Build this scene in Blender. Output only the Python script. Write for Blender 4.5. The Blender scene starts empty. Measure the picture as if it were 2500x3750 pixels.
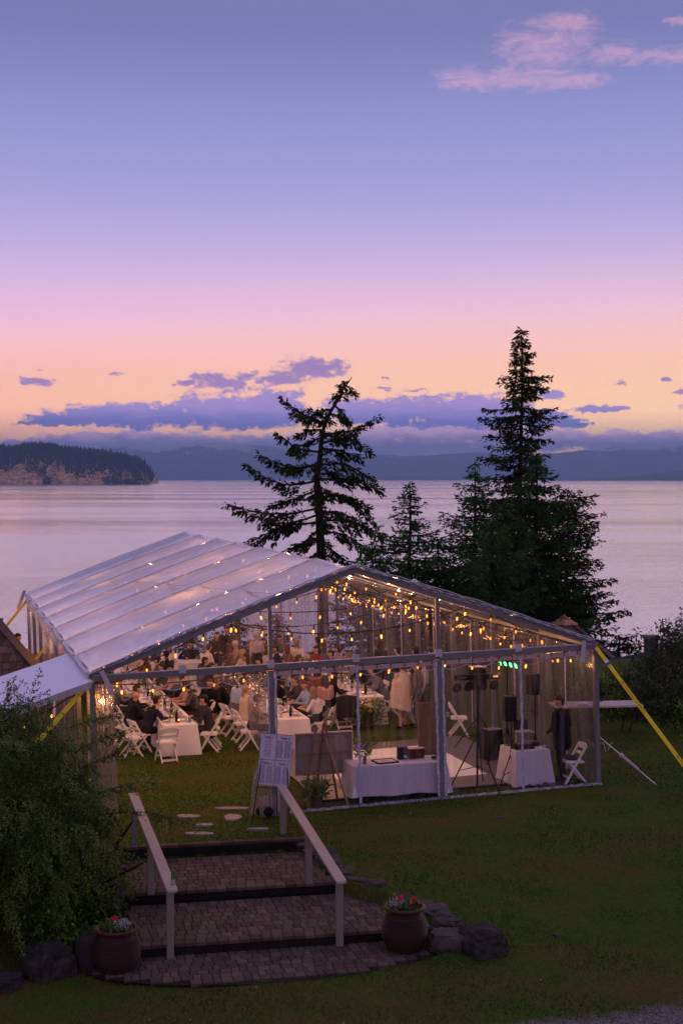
import bpy, bmesh, math, random
import numpy as np
from mathutils import Vector, Matrix, Euler, noise as mnoise

random.seed(7)
RNG = np.random.default_rng(7)
R = math.radians
SC = bpy.context.scene
COL = SC.collection
pi = math.pi


def s2l(c):
    c = c / 255.0
    return c / 12.92 if c <= 0.04045 else ((c + 0.055) / 1.055) ** 2.4


def S(r, g, b):
    return (s2l(r), s2l(g), s2l(b), 1.0)


# ---------------------------------------------------------------- camera
CAM_Z = 6.53
cam_d = bpy.data.cameras.new('camera')
cam = bpy.data.objects.new('camera', cam_d)
COL.objects.link(cam)
cam.location = (0, 0, CAM_Z)
cam.rotation_euler = (R(90 - 1.35), 0, 0)
cam_d.sensor_fit = 'VERTICAL'
cam_d.sensor_height = 36.0
cam_d.lens = 50.0
cam_d.clip_start = 0.1
cam_d.clip_end = 90000
SC.camera = cam
SC.view_settings.view_transform = 'Standard'
SC.view_settings.look = 'None'
SC.view_settings.exposure = 0.0
SC.view_settings.gamma = 1.0
SC.view_settings.use_curve_mapping = False
SC.cycles.transparent_max_bounces = 24
SC.cycles.max_bounces = 8
SC.cycles.diffuse_bounces = 3
SC.cycles.glossy_bounces = 3
SC.cycles.transmission_bounces = 4
SC.cycles.volume_bounces = 0
SC.cycles.caustics_reflective = False
SC.cycles.caustics_refractive = False
SC.cycles.use_denoising = True
SC.cycles.sample_clamp_indirect = 4.0


# ---------------------------------------------------------------- node helpers
class NT:
    def __init__(self, tree):
        self.t = tree
        self.n = tree.nodes
        self.l = tree.links
        self.n.clear()

    def node(self, kind, **kw):
        n = self.n.new(kind)
        ins = kw.pop('ins', {})
        for k, v in kw.items():
            setattr(n, k, v)
        for k, v in ins.items():
            self.put(n.inputs[k], v)
        return n

    def put(self, sock, v):
        if hasattr(v, 'is_output') or isinstance(v, bpy.types.NodeSocket):
            self.l.new(v, sock)
        else:
            sock.default_value = v

    def m(self, op, a, b=None, c=None, clamp=False):
        n = self.n.new('ShaderNodeMath')
        n.operation = op
        n.use_clamp = clamp
        self.put(n.inputs[0], a)
        if b is not None:
            self.put(n.inputs[1], b)
        if c is not None:
            self.put(n.inputs[2], c)
        return n.outputs[0]

    def vm(self, op, a, b=None):
        n = self.n.new('ShaderNodeVectorMath')
        n.operation = op
        self.put(n.inputs[0], a)
        if b is not None:
            self.put(n.inputs[1], b)
        return n.outputs[0]

    def mix(self, f, a, b, mode='MIX'):
        n = self.n.new('ShaderNodeMix')
        n.data_type = 'RGBA'
        n.blend_type = mode
        self.put(n.inputs[0], f)
        self.put(n.inputs[6], a)
        self.put(n.inputs[7], b)
        return n.outputs[2]

    def ramp(self, f, stops, interp='LINEAR'):
        n = self.n.new('ShaderNodeValToRGB')
        n.color_ramp.interpolation = interp
        el = n.color_ramp.elements
        while len(el) < len(stops):
            el.new(0.5)
        for e, (p, c) in zip(el, stops):
            e.position = p
            e.color = c if len(c) == 4 else (*c, 1)
        self.put(n.inputs[0], f)
        return n.outputs[0]

    def noise(self, vec, scale, detail=4, rough=0.55, dist=0.0, out=0):
        n = self.n.new('ShaderNodeTexNoise')
        n.inputs['Scale'].default_value = scale
        n.inputs['Detail'].default_value = detail
        n.inputs['Roughness'].default_value = rough
        n.inputs['Distortion'].default_value = dist
        if vec is not None:
            self.put(n.inputs['Vector'], vec)
        return n.outputs[out]

    def maprange(self, v, a, b, c=0.0, d=1.0, kind='SMOOTHSTEP'):
        n = self.n.new('ShaderNodeMapRange')
        n.interpolation_type = kind
        self.put(n.inputs[0], v)
        n.inputs[1].default_value = a
        n.inputs[2].default_value = b
        n.inputs[3].default_value = c
        n.inputs[4].default_value = d
        return n.outputs[0]

    def scalevec(self, v, x, y, z):
        n = self.n.new('ShaderNodeMapping')
        self.put(n.inputs['Vector'], v)
        n.inputs['Scale'].default_value = (x, y, z)
        return n.outputs[0]

    def bump(self, h, strength=0.3, dist=0.02):
        n = self.n.new('ShaderNodeBump')
        n.inputs['Strength'].default_value = strength
        n.inputs['Distance'].default_value = dist
        self.put(n.inputs['Height'], h)
        return n.outputs[0]


# ---------------------------------------------------------------- world: dusk sky with its clouds
SUN_AZ = R(48)      # to the right of the view, just gone down
W_ = bpy.data.worlds.new('World')
SC.world = W_
W_.use_nodes = True
w = NT(W_.node_tree)
tc = w.node('ShaderNodeTexCoord').outputs['Generated']
sx = w.node('ShaderNodeSeparateXYZ', ins={0: tc})
dx, dy, dz = sx.outputs
az = w.m('ARCTAN2', dx, dy)
el = w.m('ARCSINE', dz)
eld = w.m('MULTIPLY', el, 180 / pi)           # elevation in degrees
skyf = w.m('DIVIDE', eld, 90.0, clamp=True)
d_ = lambda y: max(0.0, math.degrees(math.atan((1748 - y) / 5208.0)) / 90.0)
sky = w.ramp(skyf, [
    (0.0, S(236, 166, 140)),
    (d_(1640), S(255, 172, 108)),
    (d_(1480), S(255, 184, 130)),
    (d_(1340), S(255, 184, 166)),
    (d_(1265), S(255, 187, 192)),
    (d_(1190), S(243, 188, 212)),
    (d_(1090), S(228, 184, 226)),
    (d_(1000), S(212, 182, 226)),
    (d_(900), S(193, 175, 223)),
    (d_(750), S(173, 165, 220)),
    (d_(600), S(160, 157, 213)),
    (d_(400), S(143, 146, 204)),
    (d_(200), S(126, 129, 185)),
    (d_(0), S(114, 117, 172)),
    (0.34, S(148, 140, 190)),
    (1.0, S(182, 162, 190)),
], 'B_SPLINE')
# brighter and yellower low down towards the sunken sun on the right
ca = w.m('COSINE', w.m('SUBTRACT', az, float(SUN_AZ)))
sunside = w.m('MULTIPLY', w.maprange(ca, 0.25, 1.0), w.maprange(eld, 11.0, 0.5))
sky = w.mix(w.m('MULTIPLY', sunside, 0.75), sky, S(255, 212, 150))
leftside = w.m('MULTIPLY', w.maprange(ca, 0.75, 0.2), w.maprange(eld, 6.0, 0.0))
sky = w.mix(w.m('MULTIPLY', leftside, 0.5), sky, S(244, 156, 140))
nish = w.node('ShaderNodeTexSky', sky_type='NISHITA', sun_disc=False,
              sun_elevation=R(1.0), sun_rotation=SUN_AZ)
nsc = w.mix(1.0, nish.outputs[0], (0.06, 0.06, 0.06, 1), 'MULTIPLY')
sky = w.mix(0.06, sky, nsc)

# clouds, as ellipses in azimuth / elevation broken up by noise
cv = w.node('ShaderNodeCombineXYZ', ins={0: az, 1: el, 2: 0.0}).outputs[0]
n1 = w.noise(w.scalevec(cv, 60, 130, 1), 1.0, 6, 0.62)
n2 = w.noise(w.scalevec(cv, 16, 60, 1), 1.0, 5, 0.6)
n3 = w.noise(w.scalevec(cv, 260, 420, 1), 1.0, 4, 0.6)
brk = w.m('ADD', w.m('ADD', w.m('MULTIPLY', w.m('SUBTRACT', n1, 0.5), 4.2),
                     w.m('MULTIPLY', w.m('SUBTRACT', n2, 0.5), 2.2)),
          w.m('MULTIPLY', w.m('SUBTRACT', n3, 0.5), 1.3))
wa = w.m('MULTIPLY', w.m('SUBTRACT', w.noise(w.scalevec(cv, 150, 220, 1), 1.0, 5, 0.65), 0.5), 0.020)
wb = w.m('MULTIPLY', w.m('SUBTRACT', w.noise(w.vm('ADD', w.scalevec(cv, 130, 240, 1), (7.0, 3.0, 1.0)), 1.0, 5, 0.65), 0.5), 0.009)
azw, elw = w.m('ADD', az, wa), w.m('ADD', el, wb)
A_ = lambda x: math.atan((x - 1250) / 5208.0)
E_ = lambda y: math.atan((1748 - y) / 5208.0)


def cloudmask(lst, flat=True):
    out = None
    for cx, cy, rx, ry in lst:
        ux = w.m('MULTIPLY', w.m('SUBTRACT', azw, A_(cx)), 5208.0 / rx)
        uy = w.m('MULTIPLY', w.m('SUBTRACT', elw, E_(cy)), 5208.0 / ry)
        if flat:   # flatter below than above
            uy = w.m('MAXIMUM', uy, w.m('MULTIPLY', uy, -1.45))
        d = w.m('ADD', w.m('POWER', w.m('ABSOLUTE', ux), 2.6), w.m('POWER', w.m('ABSOLUTE', uy), 2.0))
        v = w.m('SUBTRACT', 1.0, d)
        out = v if out is None else w.m('MAXIMUM', out, v)
    return out


bank = cloudmask([(540, 1528, 440, 62), (900, 1518, 320, 92), (1010, 1500, 140, 100), (1450, 1512, 340, 76),
                  (1720, 1515, 290, 82), (240, 1540, 170, 34), (110, 1552, 60, 9), (1960, 1535, 150, 50),
                  (2180, 1500, 120, 17), (2010, 1448, 70, 24), (2080, 1555, 90, 26)])
puffs = cloudmask([(1150, 1350, 135, 58), (1030, 1380, 120, 38), (930, 1380, 90, 34), (800, 1398, 115, 44),
                   (682, 1404, 42, 16), (128, 1402, 70, 24), (150, 1362, 26, 10), (432, 1372, 34, 10),
                   (1395, 1420, 42, 8), (1520, 1427, 60, 10), (1410, 1382, 16, 8), (2432, 1396, 22, 8),
                   (2492, 1440, 22, 12), (2500, 1490, 30, 11), (2270, 1406, 30, 7)])
low = cloudmask([(520, 1622, 420, 52), (330, 1612, 200, 38), (950, 1630, 400, 50), (1640, 1592, 420, 84), (1300, 1625, 330, 60),
                 (1990, 1615, 340, 62), (2380, 1625, 380, 58), (2750, 1625, 400, 56), (60, 1640, 400, 40), (1500, 1640, 620, 62), (1050, 1640, 300, 50)])
mb = w.maprange(w.m('ADD', bank, w.m('MULTIPLY', brk, 0.62)), 0.0, 0.62)
mp = w.maprange(w.m('ADD', puffs, w.m('MULTIPLY', brk, 0.8)), 0.0, 0.85)
ml = w.maprange(w.m('ADD', low, w.m('MULTIPLY', brk, 0.55)), 0.0, 0.7)
shade = w.maprange(w.m('ADD', el, w.m('MULTIPLY', brk, 0.004)), E_(1560), E_(1455))
cbank = w.mix(shade, S(76, 84, 156), S(146, 122, 178))
clow = w.mix(w.maprange(w.m('ADD', w.m('MULTIPLY', el, 60), w.m('MULTIPLY', n1, 1.2)), 1.95, 2.75), S(74, 80, 140), S(182, 144, 182))
sky = w.mix(w.m('MULTIPLY', ml, 0.95), sky, clow)
sky = w.mix(w.m('MULTIPLY', mp, 0.88), sky, w.mix(n1, S(104, 92, 160), S(150, 112, 172)))
sky = w.mix(w.m('MULTIPLY', mb, 0.97), sky, cbank)
# thin pink cirrus high on the right, catching the last light
cir = cloudmask([(1990, 190, 190, 95), (2080, 120, 110, 50), (1700, 300, 120, 45), (1900, 300, 220, 50),
                 (2100, 318, 150, 28), (2230, 235, 110, 45), (2450, 250, 120, 36), (2480, 128, 60, 14)], False)
nb = w.noise(w.scalevec(cv, 42, 120, 1), 1.0, 10, 0.72, 1.2)
mc = w.maprange(w.m('ADD', cir, w.m('MULTIPLY', w.m('SUBTRACT', nb, 0.5), 4.6)), -0.4, 2.0)
sky = w.mix(w.m('MULTIPLY', mc, 0.52), sky, S(238, 178, 200))
below = w.maprange(eld, -0.4, -3.0)
sky = w.mix(below, sky, S(110, 92, 100))
# the low sky is brighter before its light crosses the hazy air over the strait
HAZE_D = 7.2e-5
tau = w.m('MINIMUM', w.m('DIVIDE', HAZE_D * 700.0, w.m('MAXIMUM', w.m('TANGENT', el), 0.01)), 1.05)
tau = w.m('MULTIPLY', tau, w.maprange(eld, -2.0, 0.0))
gain = w.m('MULTIPLY', w.m('POWER', 2.71828, tau), 0.98)
bg = w.node('ShaderNodeBackground', ins={'Color': sky, 'Strength': gain})
wo = w.node('ShaderNodeOutputWorld', ins={'Surface': bg.outputs[0]})
W_.cycles.sampling_method = 'MANUAL'
W_.cycles.sample_map_resolution = 512

sun_d = bpy.data.lights.new('sun', 'SUN')
sun_d.energy = 0.5
sun_d.angle = R(40)
sun_d.color = (1.0, 0.62, 0.5)
sun = bpy.data.objects.new('sun', sun_d)
COL.objects.link(sun)
sun.rotation_euler = Vector((math.sin(SUN_AZ) * math.cos(R(10)), math.cos(SUN_AZ) * math.cos(R(10)), math.sin(R(10)))).to_track_quat('Z', 'Y').to_euler()

# ---------------------------------------------------------------- mesh helpers
FAR_HAZE = True


class MB:
    """collects shapes into ONE mesh"""

    def __init__(self):
        self.v = []
        self.f = []
        self.mi = []

    def add(self, vs, fs, mi=0):
        o = len(self.v)
        self.v += [tuple(p) for p in vs]
        for f in fs:
            self.f.append(tuple(i + o for i in f))
            self.mi.append(mi)
        return self

    def box(self, c, s, rz=0.0, mi=0, rot=None, taper=1.0):
        x, y, z = [k / 2 for k in s]
        pts = [(-x, -y, -z), (x, -y, -z), (x, y, -z), (-x, y, -z),
               (-x * taper, -y * taper, z), (x * taper, -y * taper, z), (x * taper, y * taper, z), (-x * taper, y * taper, z)]
        M = rot if rot is not None else Matrix.Rotation(rz, 3, 'Z')
        c = Vector(c)
        self.add([M @ Vector(p) + c for p in pts],
                 [(0, 3, 2, 1), (4, 5, 6, 7), (0, 1, 5, 4), (1, 2, 6, 5), (2, 3, 7, 6), (3, 0, 4, 7)], mi)
        return self

    def bar(self, p, q, w_, h, up=(0, 0, 1), mi=0):
        p, q = Vector(p), Vector(q)
        d = (q - p)
        L = d.length
        d.normalize()
        u = Vector(up)
        s = d.cross(u)
        if s.length < 1e-4:
            s = d.cross(Vector((0, 1, 0)))
        s.normalize()
        u = s.cross(d)
        M = Matrix((s, d, u)).transposed()
        return self.box((p + q) / 2, (w_, L, h), rot=M, mi=mi)

    def tube(self, pts, r, n=6, mi=0, cap=True):
        pts = [Vector(p) for p in pts]
        k = len(pts)
        rs = r if isinstance(r, (list, tuple)) else [r] * k
        o = len(self.v)
        prev = None
        for i, p in enumerate(pts):
            t = (pts[min(i + 1, k - 1)] - pts[max(i - 1, 0)])
            if t.length < 1e-9:
                t = Vector((0, 0, 1))
            t.normalize()
            if prev is None:
                a = t.cross(Vector((0, 0, 1)))
                if a.length < 0.05:
                    a = t.cross(Vector((0, 1, 0)))
            else:
                a = prev - t * prev.dot(t)
            a.normalize()
            prev = a
            b = t.cross(a)
            for j in range(n):
                th = 2 * pi * j / n
                self.v.append(tuple(p + (a * math.cos(th) + b * math.sin(th)) * rs[i]))
        for i in range(k - 1):
            for j in range(n):
                self.f.append((o + i * n + j, o + i * n + (j + 1) % n, o + (i + 1) * n + (j + 1) % n, o + (i + 1) * n + j))
                self.mi.append(mi)
        if cap:
            self.f.append(tuple(o + j for j in range(n))[::-1])
            self.mi.append(mi)
            self.f.append(tuple(o + (k - 1) * n + j for j in range(n)))
            self.mi.append(mi)
        return self

    def lathe(self, prof, c=(0, 0, 0), n=16, mi=0, sx=1, sy=1):
        o = len(self.v)
        for r, z in prof:
            for j in range(n):
                th = 2 * pi * j / n
                self.v.append((c[0] + r * sx * math.cos(th), c[1] + r * sy * math.sin(th), c[2] + z))
        k = len(prof)
        for i in range(k - 1):
            for j in range(n):
                self.f.append((o + i * n + j, o + i * n + (j + 1) % n, o + (i + 1) * n + (j + 1) % n, o + (i + 1) * n + j))
                self.mi.append(mi)
        self.f.append(tuple(o + j for j in range(n))[::-1])
        self.mi.append(mi)
        self.f.append(tuple(o + (k - 1) * n + j for j in range(n)))
        self.mi.append(mi)
        return self

    def ball(self, c, r, n=8, mi=0):
        rx, ry, rz = r if isinstance(r, (tuple, list)) else (r, r, r)
        prof = [(math.sin(pi * (i + 0.02) / (n + .04)), -math.cos(pi * (i + 0.02) / (n + .04)) * rz) for i in range(n + 1)]
        return self.lathe([(max(p[0], 0.01), p[1]) for p in prof], c, n + 4, mi, rx, ry)

    def grid(self, P, mi=0, flip=False):
        """P[i][j] points"""
        o = len(self.v)
        a, b = len(P), len(P[0])
        for row in P:
            self.v += [tuple(p) for p in row]
        for i in range(a - 1):
            for j in range(b - 1):
                q = (o + i * b + j, o + i * b + j + 1, o + (i + 1) * b + j + 1, o + (i + 1) * b + j)
                self.f.append(q[::-1] if flip else q)
                self.mi.append(mi)
        return self

    def mesh(self, name, mats, smooth=False):
        me = bpy.data.meshes.new(name)
        me.from_pydata(self.v, [], self.f)
        for m_ in (mats if isinstance(mats, (list, tuple)) else [mats]):
            me.materials.append(m_)
        if any(self.mi):
            me.polygons.foreach_set('material_index', self.mi)
        if smooth:
            me.polygons.foreach_set('use_smooth', [True] * len(me.polygons))
            try:
                me.set_sharp_from_angle(angle=R(40))
            except Exception:
                pass
        me.update()
        return me

    def build(self, name, mats, parent=None, smooth=False):
        return obj(name, self.mesh(name, mats, smooth), parent)


def obj(name, me, parent=None):
    o = bpy.data.objects.new(name, me)
    COL.objects.link(o)
    if parent is not None:
        o.parent = parent
    return o


def fast_mesh(name, V, F, mats, rnd=None, smooth=False):
    """numpy verts (N,3), faces (M,k) to a mesh, with a random value per face"""
    V = np.asarray(V, np.float32)
    F = np.asarray(F, np.int32)
    me = bpy.data.meshes.new(name)
    k = F.shape[1]
    me.vertices.add(len(V))
    me.vertices.foreach_set('co', V.ravel())
    me.loops.add(F.size)
    me.loops.foreach_set('vertex_index', F.ravel())
    me.polygons.add(len(F))
    me.polygons.foreach_set('loop_start', np.arange(len(F), dtype=np.int32) * k)
    if rnd is not None:
        a = me.attributes.new('rnd', 'FLOAT', 'FACE')
        a.data.foreach_set('value', np.asarray(rnd, np.float32))
    for m_ in (mats if isinstance(mats, (list, tuple)) else [mats]):
        me.materials.append(m_)
    if smooth:
        me.polygons.foreach_set('use_smooth', [True] * len(F))
    me.update(calc_edges=True)
    return me


def tag(o, label=None, cat=None, group=None, kind=None):
    if label:
        o['label'] = label
    if cat:
        o['category'] = cat
    if group:
        o['group'] = group
    if kind:
        o['kind'] = kind
    return o


def thing(name, label, cat, loc=(0, 0, 0), rz=0.0, group=None):
    o = bpy.data.objects.new(name, None)
    o.empty_display_size = 0.2
    COL.objects.link(o)
    o.location = loc
    o.rotation_euler = (0, 0, rz)
    return tag(o, label, cat, group)


def struct(o):
    o['kind'] = 'structure'
    return o


def dup(root, loc=None, rz=None, label=None, group=None, parent=None):
    """a copy of a thing with its parts and sub-parts"""
    r = root.copy()
    COL.objects.link(r)
    if parent is not None:
        r.parent = parent
    for ch in list(root.children):
        c = ch.copy()
        COL.objects.link(c)
        c.parent = r
        for g in list(ch.children):
            d = g.copy()
            COL.objects.link(d)
            d.parent = c
    if loc is not None:
        r.location = loc
    if rz is not None:
        r.rotation_euler = (0, 0, rz)
    if label:
        r['label'] = label
    if group:
        r['group'] = group
    return r


# the marquee stands on gently tilted ground: its own frame
TYAW = 0.275
TM3 = (Matrix.Rotation(TYAW, 3, 'Z') @ Matrix.Rotation(-0.003, 3, 'X') @ Matrix.Rotation(-0.027, 3, 'Y'))
T0 = Vector((0.362, 28.18, 0))
TM = Matrix.Translation(T0) @ TM3.to_4x4()


def tp(x, y, z=0.0):
    """marquee coordinates to world"""
    return TM @ Vector((x, y, z))


def tthing(name, label, cat, x, y, z=0.0, rz=0.0, group=None):
    return thing(name, label, cat, tp(x, y, z), TYAW + rz, group)


def ss(a, b, x):
    t = min(1.0, max(0.0, (x - a) / (b - a)))
    return t * t * (3 - 2 * t)


# ---------------------------------------------------------------- materials
def newmat(name):
    m = bpy.data.materials.new(name)
    m.use_nodes = True
    return m, NT(m.node_tree)


def principled(t, **ins):
    b = t.node('ShaderNodeBsdfPrincipled')
    for k, v in ins.items():
        t.put(b.inputs[k.replace('_', ' ')], v)
    t.node('ShaderNodeOutputMaterial', ins={'Surface': b.outputs[0]})
    return b


def simple(name, col, rough=0.6, metal=0.0, var=0.12, scale=8.0, bump=0.0, spec=0.18, stretch=(1, 1, 1)):
    m, t = newmat(name)
    tc = t.node('ShaderNodeTexCoord').outputs['Object']
    n = t.noise(t.scalevec(tc, *stretch), scale, 5, 0.6)
    lo = tuple(c * (1 - var) for c in col[:3]) + (1,)
    hi = tuple(min(1, c * (1 + var)) for c in col[:3]) + (1,)
    c = t.ramp(n, [(0.3, lo), (0.7, hi)])
    b = principled(t, Base_Color=c, Roughness=rough, Metallic=metal)
    b.inputs['Specular IOR Level'].default_value = spec
    if bump:
        t.put(b.inputs['Normal'], t.bump(n, bump, 0.01))
    return m


def leafmat(name, c0, c1, c2, trans=0.25, rough=0.6):
    m, t = newmat(name)
    a = t.node('ShaderNodeAttribute', attribute_name='rnd').outputs['Fac']
    c = t.ramp(a, [(0.0, c0), (0.5, c1), (1.0, c2)])
    d = t.node('ShaderNodeBsdfPrincipled', ins={'Base Color': c, 'Roughness': rough})
    d.inputs['Specular IOR Level'].default_value = 0.08
    tr = t.node('ShaderNodeBsdfTranslucent', ins={'Color': c})
    mx = t.node('ShaderNodeMixShader', ins={0: trans, 1: d.outputs[0], 2: tr.outputs[0]})
    t.node('ShaderNodeOutputMaterial', ins={'Surface': mx.outputs[0]})
    return m


def emis(name, col, strength):
    m, t = newmat(name)
    e = t.node('ShaderNodeEmission', ins={'Color': col, 'Strength': strength})
    t.node('ShaderNodeOutputMaterial', ins={'Surface': e.outputs[0]})
    return m


def vinyl(name, haze, tint=(0.93, 0.93, 0.95, 1), hazecol=(0.75, 0.73, 0.78, 1), gloss=0.12, rough=0.14,
          streak=(9, 9, 0.7), streak_amt=0.10, bump=0.25, basegloss=0.03):
    """clear sheet: mostly see-through, a milky part, reflections that follow its wrinkles"""
    m, t = newmat(name)
    tc = t.node('ShaderNodeTexCoord').outputs['Object']
    n = t.noise(t.scalevec(tc, *streak), 1.0, 6, 0.62)
    nf = t.noise(t.scalevec(tc, streak[0] * 5, streak[1] * 5, streak[2] * 4), 1.0, 4, 0.6)
    hz = t.m('ADD', haze - streak_amt * 0.5, t.m('MULTIPLY', t.maprange(n, 0.35, 0.75), streak_amt * 2), clamp=True)
    bp = t.bump(t.m('ADD', n, t.m('MULTIPLY', nf, 0.25)), bump, 0.03)
    tr = t.node('ShaderNodeBsdfTransparent', ins={'Color': tint})
    df = t.node('ShaderNodeBsdfDiffuse', ins={'Color': hazecol, 'Normal': bp})
    tl = t.node('ShaderNodeBsdfTranslucent', ins={'Color': hazecol, 'Normal': bp})
    milky = t.node('ShaderNodeMixShader', ins={0: 0.45, 1: df.outputs[0], 2: tl.outputs[0]})
    body = t.node('ShaderNodeMixShader', ins={0: hz, 1: tr.outputs[0], 2: milky.outputs[0]})
    gl = t.node('ShaderNodeBsdfGlossy', ins={'Color': (1, 1, 1, 1), 'Roughness': rough, 'Normal': bp})
    lw = t.node('ShaderNodeLayerWeight', ins={'Blend': 0.35, 'Normal': bp})
    f = t.m('ADD', basegloss, t.m('MULTIPLY', t.m('POWER', lw.outputs['Facing'], 2.0), gloss), clamp=True)
    out = t.node('ShaderNodeMixShader', ins={0: f, 1: body.outputs[0], 2: gl.outputs[0]})
    t.node('ShaderNodeOutputMaterial', ins={'Surface': out.outputs[0]})
    return m


M = {}
M['white_resin'] = simple('white_resin', (0.78, 0.76, 0.76), 0.45, var=0.04)
M['cloth_white'] = simple('cloth_white', (0.80, 0.78, 0.80), 0.9, var=0.05, scale=30, bump=0.1)
M['cloth_grey'] = simple('cloth_grey', (0.62, 0.61, 0.68), 0.9, var=0.06, scale=20, bump=0.1)
M['alu'] = simple('alu', (0.15, 0.16, 0.17), 0.45, metal=0.25, var=0.1)
M['alu_light'] = simple('alu_light', (0.42, 0.44, 0.50), 0.5, metal=0.2, var=0.1)
M['black_metal'] = simple('black_metal', (0.012, 0.012, 0.013), 0.5)
M['black_plastic'] = simple('black_plastic', (0.008, 0.008, 0.009), 0.65, bump=0.2, scale=60)
M['rubber'] = simple('rubber', (0.01, 0.01, 0.01), 0.8)
M['rail_paint'] = simple('rail_paint', (0.40, 0.315, 0.27), 0.6, var=0.08, scale=14, bump=0.1)
M['post_paint'] = simple('post_paint', (0.20, 0.19, 0.155), 0.65, var=0.08, scale=14, bump=0.1)
M['strap'] = simple('strap', (0.72, 0.58, 0.03), 0.6, var=0.06)
M['ink'] = simple('ink', (0.02, 0.02, 0.02), 0.8)
M['wood_easel'] = simple('wood_easel', (0.20, 0.11, 0.055), 0.55, var=0.25, scale=6, stretch=(8, 8, 1))
M['wood_pale'] = simple('wood_pale', (0.33, 0.22, 0.12), 0.6, var=0.2, scale=8)
M['cardboard'] = simple('cardboard', (0.22, 0.13, 0.075), 0.8, var=0.18, scale=4)
M['glass_clear'] = vinyl('glass_clear', 0.10, gloss=0.6, rough=0.05, bump=0.0, basegloss=0.12, streak_amt=0.0)
M['wine_green'] = simple('wine_green', (0.012, 0.02, 0.008), 0.15)
M['amber'] = simple('amber', (0.45, 0.22, 0.03), 0.3)
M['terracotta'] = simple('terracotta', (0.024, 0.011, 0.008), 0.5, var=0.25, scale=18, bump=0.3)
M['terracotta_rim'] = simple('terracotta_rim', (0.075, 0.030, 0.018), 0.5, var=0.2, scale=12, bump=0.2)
M['soil'] = simple('soil', (0.03, 0.02, 0.015), 0.9)
M['rock'] = simple('rock', (0.066, 0.056, 0.054), 0.85, var=0.5, scale=5, bump=0.6)
M['rock_dark'] = simple('rock_dark', (0.028, 0.026, 0.026), 0.85, var=0.5, scale=6, bump=0.6)
M['flame'] = emis('flame', (1.0, 0.42, 0.10, 1), 9.0)
m, t = newmat('bulb_core')
oi_ = t.node('ShaderNodeObjectInfo').outputs['Random']
em_ = t.node('ShaderNodeEmission', ins={'Color': (1.0, 0.36, 0.04, 1), 'Strength': t.m('ADD', 2.6, t.m('MULTIPLY', oi_, 5.5))})
t.node('ShaderNodeOutputMaterial', ins={'Surface': em_.outputs[0]})
M['bulb_core'] = m
m, t = newmat('bulb_glow')
em_ = t.node('ShaderNodeEmission', ins={'Color': (1.0, 0.19, 0.004, 1), 'Strength': 1.4})
tr_s = t.node('ShaderNodeBsdfTransparent')
lw_ = t.node('ShaderNodeLayerWeight', ins={'Blend': 0.5})
fa_ = t.m('MULTIPLY', t.m('POWER', t.m('SUBTRACT', 1.0, lw_.outputs['Facing']), 1.6), 0.55)
mx_ = t.node('ShaderNodeMixShader', ins={0: fa_, 1: tr_s.outputs[0], 2: em_.outputs[0]})
t.node('ShaderNodeOutputMaterial', ins={'Surface': mx_.outputs[0]})
M['bulb_glow'] = m
M['green_led'] = emis('green_led', (0.08, 1.0, 0.18, 1), 7.0)
# ================================================================ ground, water, far shore
SEA = CAM_Z - 22.0
SO = Vector((0, 21.5))
SE1 = Vector((0.978, 0.207))
SE2 = Vector((-0.207, 0.978))


def sp(a, b, z=0.0):
    """steps frame (a along the risers, b towards the marquee) to world"""
    q = SO + SE1 * a + SE2 * b
    return Vector((q.x, q.y, z))


def sinv(x, y):
    d = Vector((x, y)) - SO
    return d.dot(SE1), d.dot(SE2)


def right_edge(b):
    return 0.22 + 1.15 * ss(2.6, 0.0, b) if b > 0 else 1.6


def left_edge(b):
    return -3.02 - 0.25 * ss(2.5, 0, b)


NRM = TM3 @ Vector((0, 0, 1))


def tent_plane(x, y):
    x = max(-16.0, min(22.0, x))
    y = max(10.0, min(50.0, y))
    return -(NRM.x * (x - T0.x) + NRM.y * (y - T0.y)) / NRM.z


def ground(x, y):
    base = tent_plane(x, y)
    a, b = sinv(x, y)
    z = base
    # lawn falls towards the camera
    fall = ss(5.2, -1.0, b)
    if a > 0:
        # right of the steps the lawn is held up by the stone edge
        hold = ss(4.5, 0.6, a) * ss(-1.0, 1.6, b)
        z = base - (0.52 + 0.1 * ss(0, 6, a)) * fall * (1 - 0.45 * hold)
        z += 0.06 * math.exp(-(((x - 3.2) / 0.9) ** 2 + ((y - 26.7) / 1.2) ** 2))
    else:
        z = base - 0.50 * fall
    if b < -1:
        z -= 0.035 * (-1 - b)
    # cut out the steps and the patio
    if -0.1 < b < 4.33 and left_edge(b) - 0.12 < a < right_edge(b) + 0.10:
        z = min(z, -0.75)
    e = ((a + 1.15) / 2.95) ** 2 + (b / 1.5) ** 2
    if b <= 0.0 and e < 1.0 and a < 1.5:
        z = min(z, -0.585)
    z += 0.012 * mnoise.noise(Vector((x * 1.1, y * 1.1, 0))) + 0.03 * mnoise.noise(Vector((x * .25, y * .25, 3)))
    # bluff down to the water
    k = ss(47, 74, y - 0.12 * abs(x))
    z = z * (1 - k) + (SEA - 3.0) * k
    return z


def axis(segs):
    out = []
    for a, b, s in segs:
        n = max(1, int(round((b - a) / s)))
        out += [a + (b - a) * i / n for i in range(n)]
    out.append(segs[-1][1])
    return out


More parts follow.
